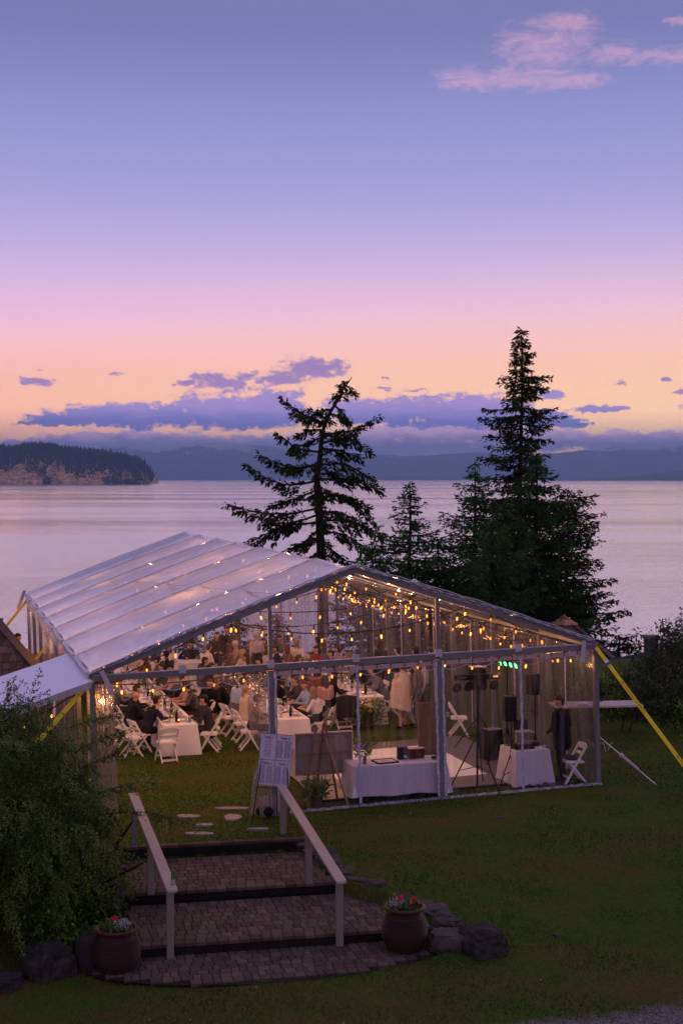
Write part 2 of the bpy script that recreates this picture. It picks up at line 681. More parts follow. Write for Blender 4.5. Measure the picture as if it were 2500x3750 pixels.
gx = axis([(-260, -60, 20), (-60, -12, 3), (-12, -5, 0.5), (-5, 3.5, 0.1), (3.5, 9, 0.3), (9, 16, 1), (16, 60, 4), (60, 260, 20)])
gy = axis([(-40, 8, 4), (8, 16, 0.5), (16, 19.5, 0.2), (19.5, 27, 0.1), (27, 32, 0.4), (32, 50, 1.0), (50, 90, 2.5), (90, 120, 10)])
V = [(x, y, ground(x, y)) for x in gx for y in gy]
nx, ny = len(gx), len(gy)
idx = np.arange(nx * ny).reshape(nx, ny)
F = np.stack([idx[:-1, :-1], idx[1:, :-1], idx[1:, 1:], idx[:-1, 1:]], -1).reshape(-1, 4)

m, t = newmat('lawn')
tc = t.node('ShaderNodeTexCoord').outputs['Object']
big = t.noise(t.scalevec(tc, 0.55, 0.8, 1), 1.0, 4, 0.6)
mid = t.noise(t.scalevec(tc, 2.6, 4.0, 1), 1.0, 5, 0.65)
fine = t.noise(t.scalevec(tc, 26, 34, 1), 1.0, 4, 0.7)
green = t.ramp(fine, [(0.25, (0.022, 0.054, 0.003, 1)), (0.5, (0.050, 0.094, 0.007, 1)), (0.8, (0.10, 0.150, 0.016, 1))])
dry = t.ramp(fine, [(0.25, (0.055, 0.045, 0.009, 1)), (0.55, (0.10, 0.078, 0.018, 1)), (0.8, (0.19, 0.145, 0.04, 1))])
sy = t.node('ShaderNodeSeparateXYZ', ins={0: tc}).outputs
neary = t.maprange(sy[1], 23.0, 18.0)
f = t.m('ADD', t.m('MULTIPLY', big, 0.9), t.m('MULTIPLY', mid, 0.6))
f = t.m('ADD', f, t.m('MULTIPLY', neary, 0.12))
f = t.maprange(f, 0.70, 0.92, 0.0, 0.9)
c = t.mix(f, green, dry)
# bare gravel verge at the near right corner
gr = t.m('ADD', t.m('ADD', t.m('MULTIPLY', sy[0], 0.32), t.m('MULTIPLY', sy[1], -1.0)), t.m('MULTIPLY', mid, 0.9))
grf = t.maprange(gr, -17.45, -16.95)
vg = t.node('ShaderNodeTexVoronoi', ins={'Vector': tc, 'Scale': 34.0})
gcol = t.mix(0.5, t.ramp(vg.outputs['Distance'], [(0.0, (0.42, 0.38, 0.36, 1)), (0.55, (0.04, 0.036, 0.035, 1))]),
             t.ramp(fine, [(0.35, (0.05, 0.045, 0.042, 1)), (0.65, (0.40, 0.37, 0.36, 1))]))
c = t.mix(grf, c, gcol)
b = principled(t, Base_Color=c, Roughness=0.9, Normal=t.bump(t.m('ADD', fine, t.m('MULTIPLY', mid, 1.2)), 0.9, 0.05))
b.inputs['Specular IOR Level'].default_value = 0.15
M['lawn'] = m
g = obj('lawn', fast_mesh('lawn', V, F, m, smooth=True))
struct(g)

# real blades and tufts over the lawn in view
GB = 210000
bx = RNG.uniform(-8.5, 11.5, GB)
by = RNG.uniform(0, 1, GB) ** 1.1 * 19 + 16.6
keep = np.abs(bx) < by * 0.26 + 0.8
bx, by = bx[keep], by[keep]
hz_ = np.array([ground(x, y) for x, y in zip(bx, by)])
ok = []
for i in range(len(bx)):
    a, b_ = sinv(bx[i], by[i])
    e = ((a + 1.15) / 2.8) ** 2 + (b_ / 1.35) ** 2
    inside = (-0.2 < b_ < 4.4 and left_edge(b_) - 0.15 < a < right_edge(b_) + 0.14) or (b_ <= 0 and e < 1 and a < 1.6)
    grav = bx[i] * 0.32 - by[i] > -17.55 + RNG.uniform(-.3, .3)
    lx = TM3.transposed() @ (Vector((bx[i], by[i], 0)) - T0)
    deck = -0.7 < lx.x < 4.4 and 0.6 < lx.y < 6.1
    ok.append(not inside and not grav and not deck)
ok = np.array(ok)
bx, by, hz_ = bx[ok], by[ok], hz_[ok]
n = len(bx)
th = RNG.uniform(0, 2 * pi, n)
hh = RNG.uniform(0.025, 0.060, n)
ww = RNG.uniform(0.004, 0.009, n)
ln = RNG.uniform(-0.03, 0.03, (n, 2))
P = np.stack([bx, by, hz_ - 0.004], 1)
dv = np.stack([np.cos(th) * ww, np.sin(th) * ww, np.zeros(n)], 1)
tipv = P + np.stack([ln[:, 0], ln[:, 1], hh], 1)
V = np.stack([P - dv, P + dv, tipv], 1).reshape(-1, 3)
F = np.arange(3 * n).reshape(-1, 3)
dryn = np.array([mnoise.noise(Vector((x * .9, y * 1.3, 5))) for x, y in zip(bx, by)])
dry2 = np.array([mnoise.noise(Vector((x * .35, y * .5, 9))) for x, y in zip(bx, by)])
rn = np.clip(0.33 + dryn * 1.1 + dry2 * 1.3 + .22 * np.clip((20.5 - by) / 3, 0, 1) + .5 * np.exp(-((bx - 3.3) / .7) ** 2 - ((by - 26.6) / .6) ** 2) + RNG.normal(0, 0.18, n), 0, 1)
M['blade'] = leafmat('blade', (0.018, 0.068, 0.003, 1), (0.052, 0.122, 0.009, 1), (0.17, 0.145, 0.034, 1), 0.3, 0.7)
tag(obj('grass_blades', fast_mesh('grass_blades', V, F, M['blade'], rn)), 'short patchy green and straw-coloured grass blades over the lawn', 'grass', kind='stuff')

# water
m, t = newmat('sea_water')
tc = t.node('ShaderNodeTexCoord').outputs['Object']
w1 = t.noise(t.scalevec(tc, 0.05, 0.16, 1), 1.0, 4, 0.6)
w2 = t.noise(t.scalevec(tc, 0.28, 1.3, 1), 1.0, 4, 0.6)
w3 = t.noise(t.scalevec(tc, 0.0016, 0.006, 1), 1.0, 5, 0.65)
h = t.m('ADD', t.m('MULTIPLY', w1, 1.0), t.m('MULTIPLY', w2, 0.35))
rgh = t.maprange(w3, 0.35, 0.65, 0.06, 0.20)
bmp = t.bump(h, 0.22, 1.0)
gl_ = t.node('ShaderNodeBsdfGlossy', ins={'Color': (0.97, 0.98, 0.93, 1), 'Roughness': rgh, 'Normal': bmp})
df_ = t.node('ShaderNodeBsdfDiffuse', ins={'Color': (0.03, 0.05, 0.07, 1), 'Normal': bmp})
lw_ = t.node('ShaderNodeLayerWeight', ins={'Blend': 0.5})
fr_ = t.maprange(lw_.outputs['Facing'], 0.0, 0.9, 0.05, 0.93, 'LINEAR')
ms_ = t.node('ShaderNodeMixShader', ins={0: fr_, 1: df_.outputs[0], 2: gl_.outputs[0]})
t.node('ShaderNodeOutputMaterial', ins={'Surface': ms_.outputs[0]})
V = []
xs = [-21500, -9000, -5000, -2000, -600, -200, 0, 200, 600, 2000, 5000, 9000, 21500]
ys = [-3500, 40, 200, 600, 2000, 6000, 12000, 20000, 30000]
V = [(x, y, SEA) for x in xs for y in ys]
idx = np.arange(len(V)).reshape(len(xs), len(ys))
F = np.stack([idx[:-1, :-1], idx[1:, :-1], idx[1:, 1:], idx[:-1, 1:]], -1).reshape(-1, 4)
struct(obj('sea', fast_mesh('sea', V, F, m)))


def nz(x, y=0.0, z=0.0):
    return mnoise.noise(Vector((x, y, z)))


def fbm(x, y, o=4):
    return sum(nz(x * 2 ** k, y * 2 ** k, k * 7.3) / 2 ** k for k in range(o))


# far mountains across the strait, 25 km off: heights follow their skyline
def prof(tab, x):
    for (a, ha), (b, hb) in zip(tab, tab[1:]):
        if a <= x <= b:
            k = (x - a) / (b - a)
            return ha + (hb - ha) * (k * k * (3 - 2 * k))
    return tab[0][1] if x < tab[0][0] else tab[-1][1]


def px2x(u, y):
    return (u - 1250) / 5208.0 * y


m, t = newmat('mountain_slope')
tc = t.node('ShaderNodeTexCoord').outputs['Object']
geo = t.node('ShaderNodeNewGeometry').outputs
zz = t.node('ShaderNodeSeparateXYZ', ins={0: geo[0]}).outputs[2]
nn = t.noise(t.scalevec(tc, 0.0022, 0.0022, 0.006), 1.0, 6, 0.7)
snow = t.maprange(t.m('ADD', zz, t.m('MULTIPLY', nn, 900.0)), 960, 1040)
forest = t.ramp(nn, [(0.3, (0.02, 0.03, 0.045, 1)), (0.7, (0.05, 0.06, 0.075, 1))])
principled(t, Base_Color=t.mix(snow, forest, (0.75, 0.75, 0.8, 1)), Roughness=0.95)
M['mountain'] = m
tabL = [(-3200, 620), (-600, 640), (300, 620), (520, 640), (700, 700), (830, 730), (960, 660), (1150, 560), (1330, 500), (1480, 470),
        (1560, 450), (1660, 520), (1750, 530), (1900, 500), (2050, 520), (2200, 620), (2330, 690), (2450, 680), (2700, 640), (5600, 600)]
V = []
us = np.arange(-3000, 4900, 24)
rows = 9
for u in us:
    H = prof(tabL, u) + 38 * fbm(u * 0.008, 1.0) + 9 * nz(u * 0.09)
    for j in range(rows):
        k = j / (rows - 1)
        y = 25000 + 1500 * k
        hgt = H * (math.sin(k * pi / 2) ** 0.85) * (1 + 0.22 * fbm(u * 0.01, k * 3) * (1 - k)) if j else -5
        V.append((px2x(u, 25000) * (1 + 1500 * k / 25000), y, SEA + hgt * (0.90 + 1500 * k / 25000)))
idx = np.arange(len(V)).reshape(len(us), rows)
F = np.stack([idx[:-1, :-1], idx[1:, :-1], idx[1:, 1:], idx[:-1, 1:]], -1).reshape(-1, 4)
struct(obj('mountains', fast_mesh('mountains', V, F, M['mountain'])))

m, t = newmat('forest_hill')
tc = t.node('ShaderNodeTexCoord').outputs['Object']
nn = t.noise(t.scalevec(tc, 0.02, 0.02, 0.05), 1.0, 6, 0.7)
principled(t, Base_Color=t.ramp(nn, [(0.3, (0.012, 0.018, 0.016, 1)), (0.7, (0.04, 0.05, 0.035, 1))]), Roughness=0.95)
M['far_forest'] = m
tabR = [(2040, 0), (2120, 12), (2250, 26), (2380, 36), (2480, 60), (2560, 80), (3000, 130), (5000, 150)]
us = np.arange(2040, 4000, 8)
V = []
for u in us:
    H = prof(tabR, u) * 1.4 + 3.0 * abs(nz(u * 0.5)) + 2.5 * nz(u * .13)
    for j in range(5):
        k = j / 4
        V.append((px2x(u, 14000) + 0.06 * 900 * k, 14000 + 900 * k, SEA - 2 + H * (k ** 0.6) if j else SEA - 4))
idx = np.arange(len(V)).reshape(len(us), 5)
F = np.stack([idx[:-1, :-1], idx[1:, :-1], idx[1:, 1:], idx[:-1, 1:]], -1).reshape(-1, 4)
struct(obj('distant_island', fast_mesh('distant_island', V, F, M['far_forest'])))
us = np.arange(1150, 1900, 10)
V = []
for u in us:
    H = (60 + 60 * ss(1450, 1150, u)) * ss(1900, 1700, u) + 8 * nz(u * .1)
    for j in range(4):
        k = j / 3
        V.append((px2x(u, 19000), 19000 + 900 * k, SEA - 2 + H * (k ** 0.6) if j else SEA - 4))
idx = np.arange(len(V)).reshape(len(us), 4)
F = np.stack([idx[:-1, :-1], idx[1:, :-1], idx[1:, 1:], idx[:-1, 1:]], -1).reshape(-1, 4)
struct(obj('low_far_shore', fast_mesh('low_far_shore', V, F, M['far_forest'])))

# headland on the left, 5.5 km off: sandy bluff, wood on top
HY = 5500.0
tabH = [(-700, 150), (-100, 138), (0, 130), (80, 143), (150, 141), (200, 126), (300, 120), (400, 103), (470, 88), (520, 60), (540, 25), (552, 2)]


def head_h(u):
    return max(0, prof(tabH, u)) * 1.0


def bluff(u):
    """how far up the slope the bare bluff reaches, 0..1"""
    v = 0.0
    for c_, w_b, h_b in [(-40, 90, 0.75), (50, 62, 0.80), (112, 50, 0.48), (212, 26, 0.85), (245, 38, 0.50), (300, 40, 0.30), (350, 35, .36)]:
        v = max(v, h_b * .78 * max(0, 1 - abs((u - c_) / w_b) ** 1.7))
    return v


us = np.arange(-2600, 553, 4)
rows = 14
V, att = [], []
for u in us:
    H = head_h(u)
    for j in range(rows):
        k = j / (rows - 1)
        hh_ = H * (1.0 * ss(0, 0.62, k)) + 2.0 * fbm(u * .05, k * 5) * k
        y = HY + 260 * k + 14 * fbm(u * 0.03, k * 6)
        V.append((px2x(u, HY) * 1.0, y, SEA + (hh_ if j else -3)))
idx = np.arange(len(V)).reshape(len(us), rows)
F = np.stack([idx[:-1, :-1], idx[1:, :-1], idx[1:, 1:], idx[:-1, 1:]], -1).reshape(-1, 4)
m, t = newmat('bluff_sand')
tc = t.node('ShaderNodeTexCoord').outputs['Object']
nn = t.noise(t.scalevec(tc, 0.05, 0.05, 0.12), 1.0, 6, 0.7)
principled(t, Base_Color=t.ramp(nn, [(0.38, (0.10, 0.06, 0.03, 1)), (0.5, (0.50, 0.27, 0.11, 1)), (0.62, (0.80, 0.50, 0.24, 1))]), Roughness=0.95)
struct(obj('headland', fast_mesh('headland', V, F, m, smooth=True)))
# its wood: narrow dark cones, one mass
tv, tf, tr_ = [], [], []
cnt = 0
for i in range(15000):
    u = random.uniform(-560, 545) if i < 12500 else random.uniform(-2500, -560)
    k = random.random() * (.66 if random.random() < .75 else 1)
    H = head_h(u)
    hh_ = H * ss(0, 0.62, k)
    frac = ss(0, 0.62, k)
    if frac < bluff(u) * (0.9 + 0.2 * nz(u * .07, frac * 3)) and random.random() > 0.015:
        continue
    if k < 0.02 and u < 380:
        continue
    x = px2x(u, HY) + random.uniform(-3, 3)
    y = HY + 260 * k
    z = SEA + hh_ - 1
    ht = random.uniform(14, 30) * (0.45 + 0.55 * ss(0.1, 0.6, k)) * (0.55 + .45 * ss(552, 480, u))
    if random.random() < 0.05:
        ht *= 1.35
    r = ht * random.uniform(0.11, 0.18)
    o = len(tv)
    for zz_, rr in ((0.0, 0.75), (0.28, 1.0), (0.62, 0.55)):
        for q in range(5):
            a = 2 * pi * q / 5 + cnt
            rj = r * rr * random.uniform(0.75, 1.25)
            tv.append((x + rj * math.cos(a), y + rj * math.sin(a), z + ht * zz_))
    tv.append((x, y, z + ht))
    for l in range(2):
        for q in range(5):
            tf.append((o + l * 5 + q, o + l * 5 + (q + 1) % 5, o + (l + 1) * 5 + (q + 1) % 5))
            tf.append((o + l * 5 + q, o + (l + 1) * 5 + (q + 1) % 5, o + (l + 1) * 5 + q))
    for q in range(5):
        tf.append((o + 10 + q, o + 10 + (q + 1) % 5, o + 15))
    tr_ += [random.random()] * 25
    cnt += 1
M['far_conifer'] = leafmat('far_conifer', (0.010, 0.016, 0.012, 1), (0.020, 0.030, 0.020, 1), (0.045, 0.058, 0.030, 1), 0.0, 0.9)
tag(obj('headland_forest', fast_mesh('headland_forest', tv, tf, M['far_conifer'], tr_)), 'dark conifer wood covering the headland above its sandy bluff', 'forest', kind='stuff')
# channel marker off the point
c = MB().tube([(px2x(630, 6500), 6500, SEA - 1), (px2x(630, 6500), 6500, SEA + 5)], 1.2, 6).box((px2x(630, 6500), 6500, SEA + 6), (3.2, 3.2, 3)).build('channel_marker', M['black_metal'])
tag(c, 'small dark channel marker standing in the water off the headland', 'sea marker')

if FAR_HAZE:
    hm = bpy.data.materials.new('haze')
    hm.use_nodes = True
    t = NT(hm.node_tree)
    pv = t.node('ShaderNodeVolumePrincipled', ins={'Color': (0.42, 0.64, 1.0, 1), 'Density': HAZE_D, 'Anisotropy': 0.25})
    t.node('ShaderNodeOutputMaterial', ins={'Volume': pv.outputs[0]})
    hb = MB().box((0, 13250, (SEA - 6 + 760) / 2), (44000, 34500, 760 - (SEA - 6))).build('haze', hm)
    hb['kind'] = 'stuff'

# ================================================================ patio and steps, laid in small concrete pavers
m, t = newmat('paver')
oi = t.node('ShaderNodeObjectInfo').outputs['Random']
at = t.node('ShaderNodeAttribute', attribute_name='rnd').outputs['Fac']
tc = t.node('ShaderNodeTexCoord').outputs['Object']
nn = t.noise(tc, 14, 5, 0.65)
geo = t.node('ShaderNodeNewGeometry').outputs[0]
wn = t.noise(geo, 1.4, 4, 0.6)
v = t.m('ADD', t.m('MULTIPLY', t.m('ADD', oi, at), 0.9), t.m('MULTIPLY', nn, 0.12))
c = t.ramp(v, [(0.0, (0.048, 0.034, 0.025, 1)), (0.35, (0.080, 0.059, 0.045, 1)), (0.7, (0.112, 0.088, 0.072, 1)), (1.0, (0.18, 0.128, 0.095, 1))])
c = t.mix(t.m('MULTIPLY', wn, 0.75), c, (0.065, 0.049, 0.038, 1))
principled(t, Base_Color=c, Roughness=0.85, Normal=t.bump(nn, 0.5, 0.006)).inputs['Specular IOR Level'].default_value = 0.15
M['paver'] = m
M['joint'] = simple('joint', (0.022, 0.019, 0.016), 0.95, var=0.3, scale=20)
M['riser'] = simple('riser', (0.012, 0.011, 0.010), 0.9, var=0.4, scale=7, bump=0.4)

PAV = {}


def paver_mesh(wd, dp):
    k = (round(wd, 2), round(dp, 2))
    if k not in PAV:
        b = MB().box((0, 0, 0.0), (wd - 0.009, dp - 0.009, 0.05))
        me = b.mesh('paver', M['paver'])
        bm = bmesh.new()
        bm.from_mesh(me)
        top = [e for e in bm.edges if all(v.co.z > 0 for v in e.verts)]
        bmesh.ops.bevel(bm, geom=top, offset=0.007, segments=1, affect='EDGES')
        bm.to_mesh(me)
        bm.free()
        PAV[k] = me
    return PAV[k]


def paver(a, b, z, wd, dp, parent):
    o = obj('paver', paver_mesh(wd, dp), parent)
    o.location = sp(a, b, z - 0.028 + random.uniform(-0.003, 0.002))
    o.rotation_euler = (random.uniform(-.012, .012), random.uniform(-.012, .012), math.atan2(SE1.y, SE1.x) + random.uniform(-.012, .012))
    return o


def terrace(name, b0, b1, z, label):
    """a level strip of pavers with a dark riser below its near edge"""
    # the bed, which is also the riser face
    bb = MB()
    nseg = 8
    top, bot = [], []
    L = [sp(left_edge(b0 + (b1 - b0) * i / nseg) - 0.1, b0 + (b1 - b0) * i / nseg) for i in range(nseg + 1)]
    Rr = [sp(right_edge(b0 + (b1 - b0) * i / nseg) + 0.12, b0 + (b1 - b0) * i / nseg) for i in range(nseg + 1)]
    for i in range(nseg):
        for zt in (z - 0.03,):
            bb.add([(L[i].x, L[i].y, zt), (Rr[i].x, Rr[i].y, zt), (Rr[i + 1].x, Rr[i + 1].y, zt), (L[i + 1].x, L[i + 1].y, zt)], [(0, 1, 2, 3)])
    n0 = SE2 * 0.012
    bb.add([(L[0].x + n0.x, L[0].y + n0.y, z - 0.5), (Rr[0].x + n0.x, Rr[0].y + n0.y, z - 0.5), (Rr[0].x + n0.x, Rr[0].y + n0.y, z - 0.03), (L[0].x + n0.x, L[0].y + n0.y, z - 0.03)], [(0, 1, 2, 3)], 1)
    root = bb.build(name, [M['joint'], M['riser']])
    tag(root, kind='structure')
    # edge row
    dp = 0.205
    wd = 0.165
    r = 0
    b = b0 + dp / 2 - 0.01
    while b < b1 - 0.03:
        a = left_edge(b) - 0.1 + (wd / 2 if r % 2 else 0)
        while a < right_edge(b) + 0.05:
            w0 = wd if random.random() < 0.72 else wd * 0.66
            if r == 0:
                w0 = wd
            paver(a + w0 / 2, b, z + (0.004 if r == 0 else 0), w0, dp, root)
            a += w0
        b += dp
        r += 1
    # blocks of the riser under the edge row
    a = left_edge(b0)
    while a < right_edge(b0):
        w0 = random.uniform(0.3, 0.42)
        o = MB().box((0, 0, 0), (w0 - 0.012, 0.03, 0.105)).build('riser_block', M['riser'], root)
        o.location = sp(a + w0 / 2, b0 + 0.006, z - 0.115)
        o.rotation_euler = (0, 0, math.atan2(SE1.y, SE1.x))
        a += w0
    return root


terrace('lower_step', 0.0, 2.14, -0.385, '')
terrace('upper_step', 2.14, 4.31, -0.22, '')
# top kerb along the lawn
kb = MB()
kb.box((0, 0, 0), (1, 1, 1))
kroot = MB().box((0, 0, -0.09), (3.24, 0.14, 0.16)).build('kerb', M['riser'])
struct(kroot)
kroot.location = sp(-1.42, 4.39, -0.04)
kroot.rotation_euler = (0, 0, math.atan2(SE1.y, SE1.x))
a = -1.58
while a < 1.6:
    w0 = random.choice((0.23, 0.26))
    o = obj('paver', paver_mesh(w0, 0.15), kroot)
    o.location = (a + w0 / 2, 0, -0.005 + random.uniform(-.003, .003))
    a += w0
# the half-round patio at the foot
pm = MB()
pts = [sp(-1.15 + 2.83 * math.cos(pi + pi * i / 28), 1.38 * math.sin(pi + pi * i / 28), -0.582) for i in range(29)]
pm.add([sp(-1.15, 0.02, -0.582)] + pts, [(0, i + 1, i + 2) for i in range(28)])
pr_ = pm.build('patio', M['joint'])
struct(pr_)
b = -0.08
r = 0
while b > -1.45:
    hw = 2.82 * math.sqrt(max(0, 1 - (b / 1.40) ** 2))
    a = -1.15 - hw + random.uniform(0, .03)
    hw2 = 2.82 * math.sqrt(max(0, 1 - ((b - .09) / 1.40) ** 2))
    a = max(a, -1.15 - hw2)
    while a < -1.15 + hw2 - 0.1:
        w0 = 0.165 if random.random() < .72 else .11
        paver(a + w0 / 2, b, -0.552, w0, 0.18, pr_)
        a += w0
    b -= 0.18
    r += 1


# stones
def rock_mesh(seed, sx, sy, sz, rough=0.28, sub=3, flat=0.0):
    bm = bmesh.new()
    bmesh.ops.create_icosphere(bm, subdivisions=sub, radius=1.0)
    for v in bm.verts:
        p = v.co.copy()
        # squarish lump
        q = Vector([math.copysign(abs(c) ** 0.65, c) for c in p])
        d = 1 + rough * mnoise.noise(p * 1.3 + Vector((seed, 0, 0))) + rough * 0.5 * mnoise.noise(p * 3.1 + Vector((0, seed, 0))) + rough * .25 * mnoise.noise(p * 7 + Vector((0, seed, 2)))
        v.co = Vector((q.x * sx * d, q.y * sy * d, q.z * sz * d))
        if flat and v.co.z > sz * flat:
            v.co.z = sz * flat + (v.co.z - sz * flat) * 0.15
    me = bpy.data.meshes.new('stone')
    bm.to_mesh(me)
    bm.free()
    me.materials.append(M['rock'])
    return me


def gz(x, y):
    return ground(x, y)


wall = thing('stone_wall', 'low wall of rough pale stones curving down the right of the steps', 'stone wall', sp(0.9, 1.5, -0.4))
path = [(0.27, 4.35, .0), (0.32, 3.9, -.02), (0.40, 3.4, -.03), (0.45, 2.95, -.05), (0.5, 2.5, -.08), (0.66, 2.1, -.12), (0.92, 1.75, -.16), (1.15, 1.38, -.19), (1.36, 1.0, -.22), (1.55, .62, -.24), (1.66, .3, -.26)]
for i, (a, b, zt) in enumerate(path):
    me = rock_mesh(i * 3.7, random.uniform(.27, .34), random.uniform(.17, .24), random.uniform(.18, .24), 0.5, 3, random.choice((.5, .7, 0)))
    o = obj('stone', me, wall)
    p = sp(a + 0.08, b, zt - 0.14)
    o.location = p - Vector(wall.location) - Vector((0, 0, .075))
    o.rotation_euler = (0, 0, 1.75 + random.uniform(-.25, .25) + (.35 if i > 4 else 0))
    if i < 9:
        me = rock_mesh(i * 5.1 + 9, random.uniform(.2, .26), .16, 0.16, 0.3, 2, 0.7)
        o = obj('stone', me, wall)
        o.location = sp(a + 0.06, b - 0.18, zt - 0.36) - Vector(wall.location)
        o.rotation_euler = (0, 0, random.uniform(0, 3))
wl = thing('stone_wall', 'row of mossy edging stones between the steps and the bush', 'stone wall', sp(-3.4, 2.0, -0.4))
for i in range(11):
    b = 4.3 - i * 0.42
    a = left_edge(b) - 0.32 - 0.05 * random.random() - 0.12 * (i > 6)
    o = obj('stone', rock_mesh(i * 2.3 + 40, random.uniform(.18, .26), random.uniform(.2, .26), .17, .3, 2, .6), wl)
    o.location = sp(a, b, -0.10 - 0.36 * ss(4.5, 0, b)) - Vector(wl.location)
    o.rotation_euler = (0, 0, random.uniform(0, 3))

for (x, y, z, sx_, sy_, sz_, sd, mt, lab, fl) in [
        (1.66, 21.30, -.42, .36, .26, .20, 3.0, 'rock', 'flat-topped grey granite boulder right of the right flower pot', 0.55),
        (2.12, 21.12, -.45, .36, .32, .27, 8.1, 'rock_dark', 'dark pointed boulder at the right end of the stone edge', 0),
        (-4.25, 20.45, -.50, .36, .32, .28, 5.5, 'rock_dark', 'dark boulder at the foot of the bush, left of the black pot', 0),
        (-5.1, 19.9, -.62, .62, .34, .22, 6.5, 'rock_dark', 'long low dark boulder in the bottom left corner of the lawn', .5),
        (-3.95, 20.95, -.42, .26, .24, .2, 7.7, 'rock', 'pale angular boulder beside the black pot', 0),
        (3.30, 26.66, -.06, .32, .2, .15, 9.3, 'rock', 'small bedrock outcrop breaking through the lawn', 0.6),
        (3.02, 26.80, -.085, .14, .10, .10, 1.3, 'rock', 'smaller lump of bedrock beside the outcrop in the lawn', .6),
        (3.33, 21.75, -.52, .09, .06, .05, 1.9, 'rock', 'fist-sized stone lying in the dry grass of the right lawn', 0)]:
    me = rock_mesh(sd, sx_, sy_, sz_, 0.34, 4 if sx_ > .3 else 3, fl)
    me.materials[0] = M[mt]
    for p_ in me.polygons:
        p_.use_smooth = False
    o = tag(obj('boulder', me), lab, 'rock')
    o.location = (x, y, max(z, gz(x, y) - sz_ * 0.5) if sz_ < .15 else z)
    o.rotation_euler = (0, 0, sd)

# stepping stones in the lawn
M['flag'] = simple('flag', (0.30, 0.26, 0.25), 0.85, var=0.2, scale=6, bump=0.4)
for i, (x, y, a, b_, lab) in enumerate([
        (-2.62, 26.31, .30, .10, 'long stepping stone nearest the steps'), (-2.11, 27.49, .19, .26, 'largest pale stepping stone, right of the others'),
        (-2.60, 26.98, .17, .10, 'small stepping stone between the long one and the brown one'), (-2.98, 27.66, .26, .14, 'brown half-grown-over stepping stone furthest left'),
        (-2.18, 28.24, .34, .10, 'narrow stepping stone nearest the marquee'), (-1.55, 26.55, .22, .08, 'dark sunken stepping stone near the sign stand')]):
    n = 9
    rr = [random.uniform(.8, 1.12) for _ in range(n)]
    P0 = [(a * rr[k] * math.cos(2 * pi * k / n), b_ * rr[k] * math.sin(2 * pi * k / n)) for k in range(n)]
    mb = MB()
    mb.add([(q[0], q[1], 0.02) for q in P0] + [(q[0] * 1.04, q[1] * 1.04, -0.05) for q in P0],
           [tuple(range(n))] + [(k, n + k, n + (k + 1) % n, (k + 1) % n) for k in range(n)])
    o = mb.build('stepping_stone', M['flag'])
    tag(o, lab + ' set in the lawn', 'stepping stone', 'stepping stones in the lawn')
    o.location = (x, y, gz(x, y) + 0.012)

# ================================================================ handrails
def handrail(side, label, p0, p1, posts):
    r = thing('handrail', label, 'handrail', (p0[0], p0[1], posts[0][2]))
    base = Vector(r.location)
    p0, p1 = Vector(p0), Vector(p1)
    mb = MB()
    d = (p1 - p0).normalized()
    s = Vector((d.y, -d.x, 0)).normalized()
    # board with rounded ends
    for k in range(1):
        mb.bar(p0 - base, p1 - base, 0.165, 0.042)
        e = p0 - base - d * 0.03
        mb.bar(p0 - base, e, 0.135, 0.042)
    cap = mb.build('rail_board', M['rail_paint'], r)
    bv = cap.modifiers.new('bevel', 'BEVEL')
    bv.width = 0.008
    bv.segments = 2
    for x, y, z, zt in posts:
        o = MB().box((0, 0, (zt - z) / 2), (0.105, 0.105, zt - z)).build('post', M['post_paint'], r)
        bv = o.modifiers.new('bevel', 'BEVEL')
        bv.width = 0.006
        o.location = Vector((x, y, z)) - base
        o.rotation_euler = (0, 0, math.atan2(SE1.y, SE1.x))
    return r


handrail(1, 'right handrail of the steps, sloping wooden board on three posts', (-0.0, 21.25, .462), (-1.115, 26.35, .79),
         [(-0.03, 21.43, -.56, .455), (-0.55, 23.6, -.23, .59), (-1.08, 26.22, -.08, .76)])
handrail(0, 'left handrail of the steps, sloping board on three posts with a spray can on it', (-2.475, 20.70, .49), (-3.76, 25.55, .84),
         [(-2.53, 20.88, -.56, .475), (-3.10, 22.98, -.23, .63), (-3.72, 25.40, -.10, .81)])
sc = thing('spray_can', 'green spray can standing on the near end of the left handrail', 'spray can', (-2.49, 20.92, .524))
M['can_green'] = simple('can_green', (0.015, 0.16, 0.06), 0.35)
M['can_label'] = simple('can_label', (0.30, 0.35, 0.32), 0.5)
MB().lathe([(.030, 0), (.031, .004), (.031, .15), (.024, .165)], n=14).build('can_body', M['can_green'], sc, True)
MB().lathe([(.0318, .012), (.0318, .075)], n=14).build('can_label', M['can_label'], sc, True)
MB().lathe([(.024, .165), (.026, .168), (.026, .20), (.019, .212)], n=14).build('cap', M['can_green'], sc, True)
# ================================================================ the marquee (in its own frame: x across, y along the ridge, z up)
HW, HE, RISE, BAY, NB = 5.19, 3.016, 1.80, 2.867, 7
TL = BAY * NB
M['roof_vinyl'] = vinyl('roof_vinyl', 0.68, tint=(0.80, 0.80, 0.88, 1), hazecol=(0.86, 0.84, 0.95, 1), gloss=0.75, rough=0.22, streak=(1.5, 7, 1.5), streak_amt=0.10, bump=0.25, basegloss=0.09)
M['wall_vinyl'] = vinyl('wall_vinyl', 0.015, tint=(0.90, 0.88, 0.91, 1), hazecol=(0.50, 0.47, 0.54, 1), gloss=0.75, rough=0.08, streak=(9, 9, 0.8), streak_amt=0.09, bump=0.9, basegloss=0.012)
M['gable_vinyl'] = vinyl('gable_vinyl', 0.04, tint=(0.95, 0.93, 0.94, 1), hazecol=(0.60, 0.52, 0.56, 1), gloss=0.25, rough=0.12, streak=(6, 6, 0.9), streak_amt=0.06, bump=0.35, basegloss=0.012)
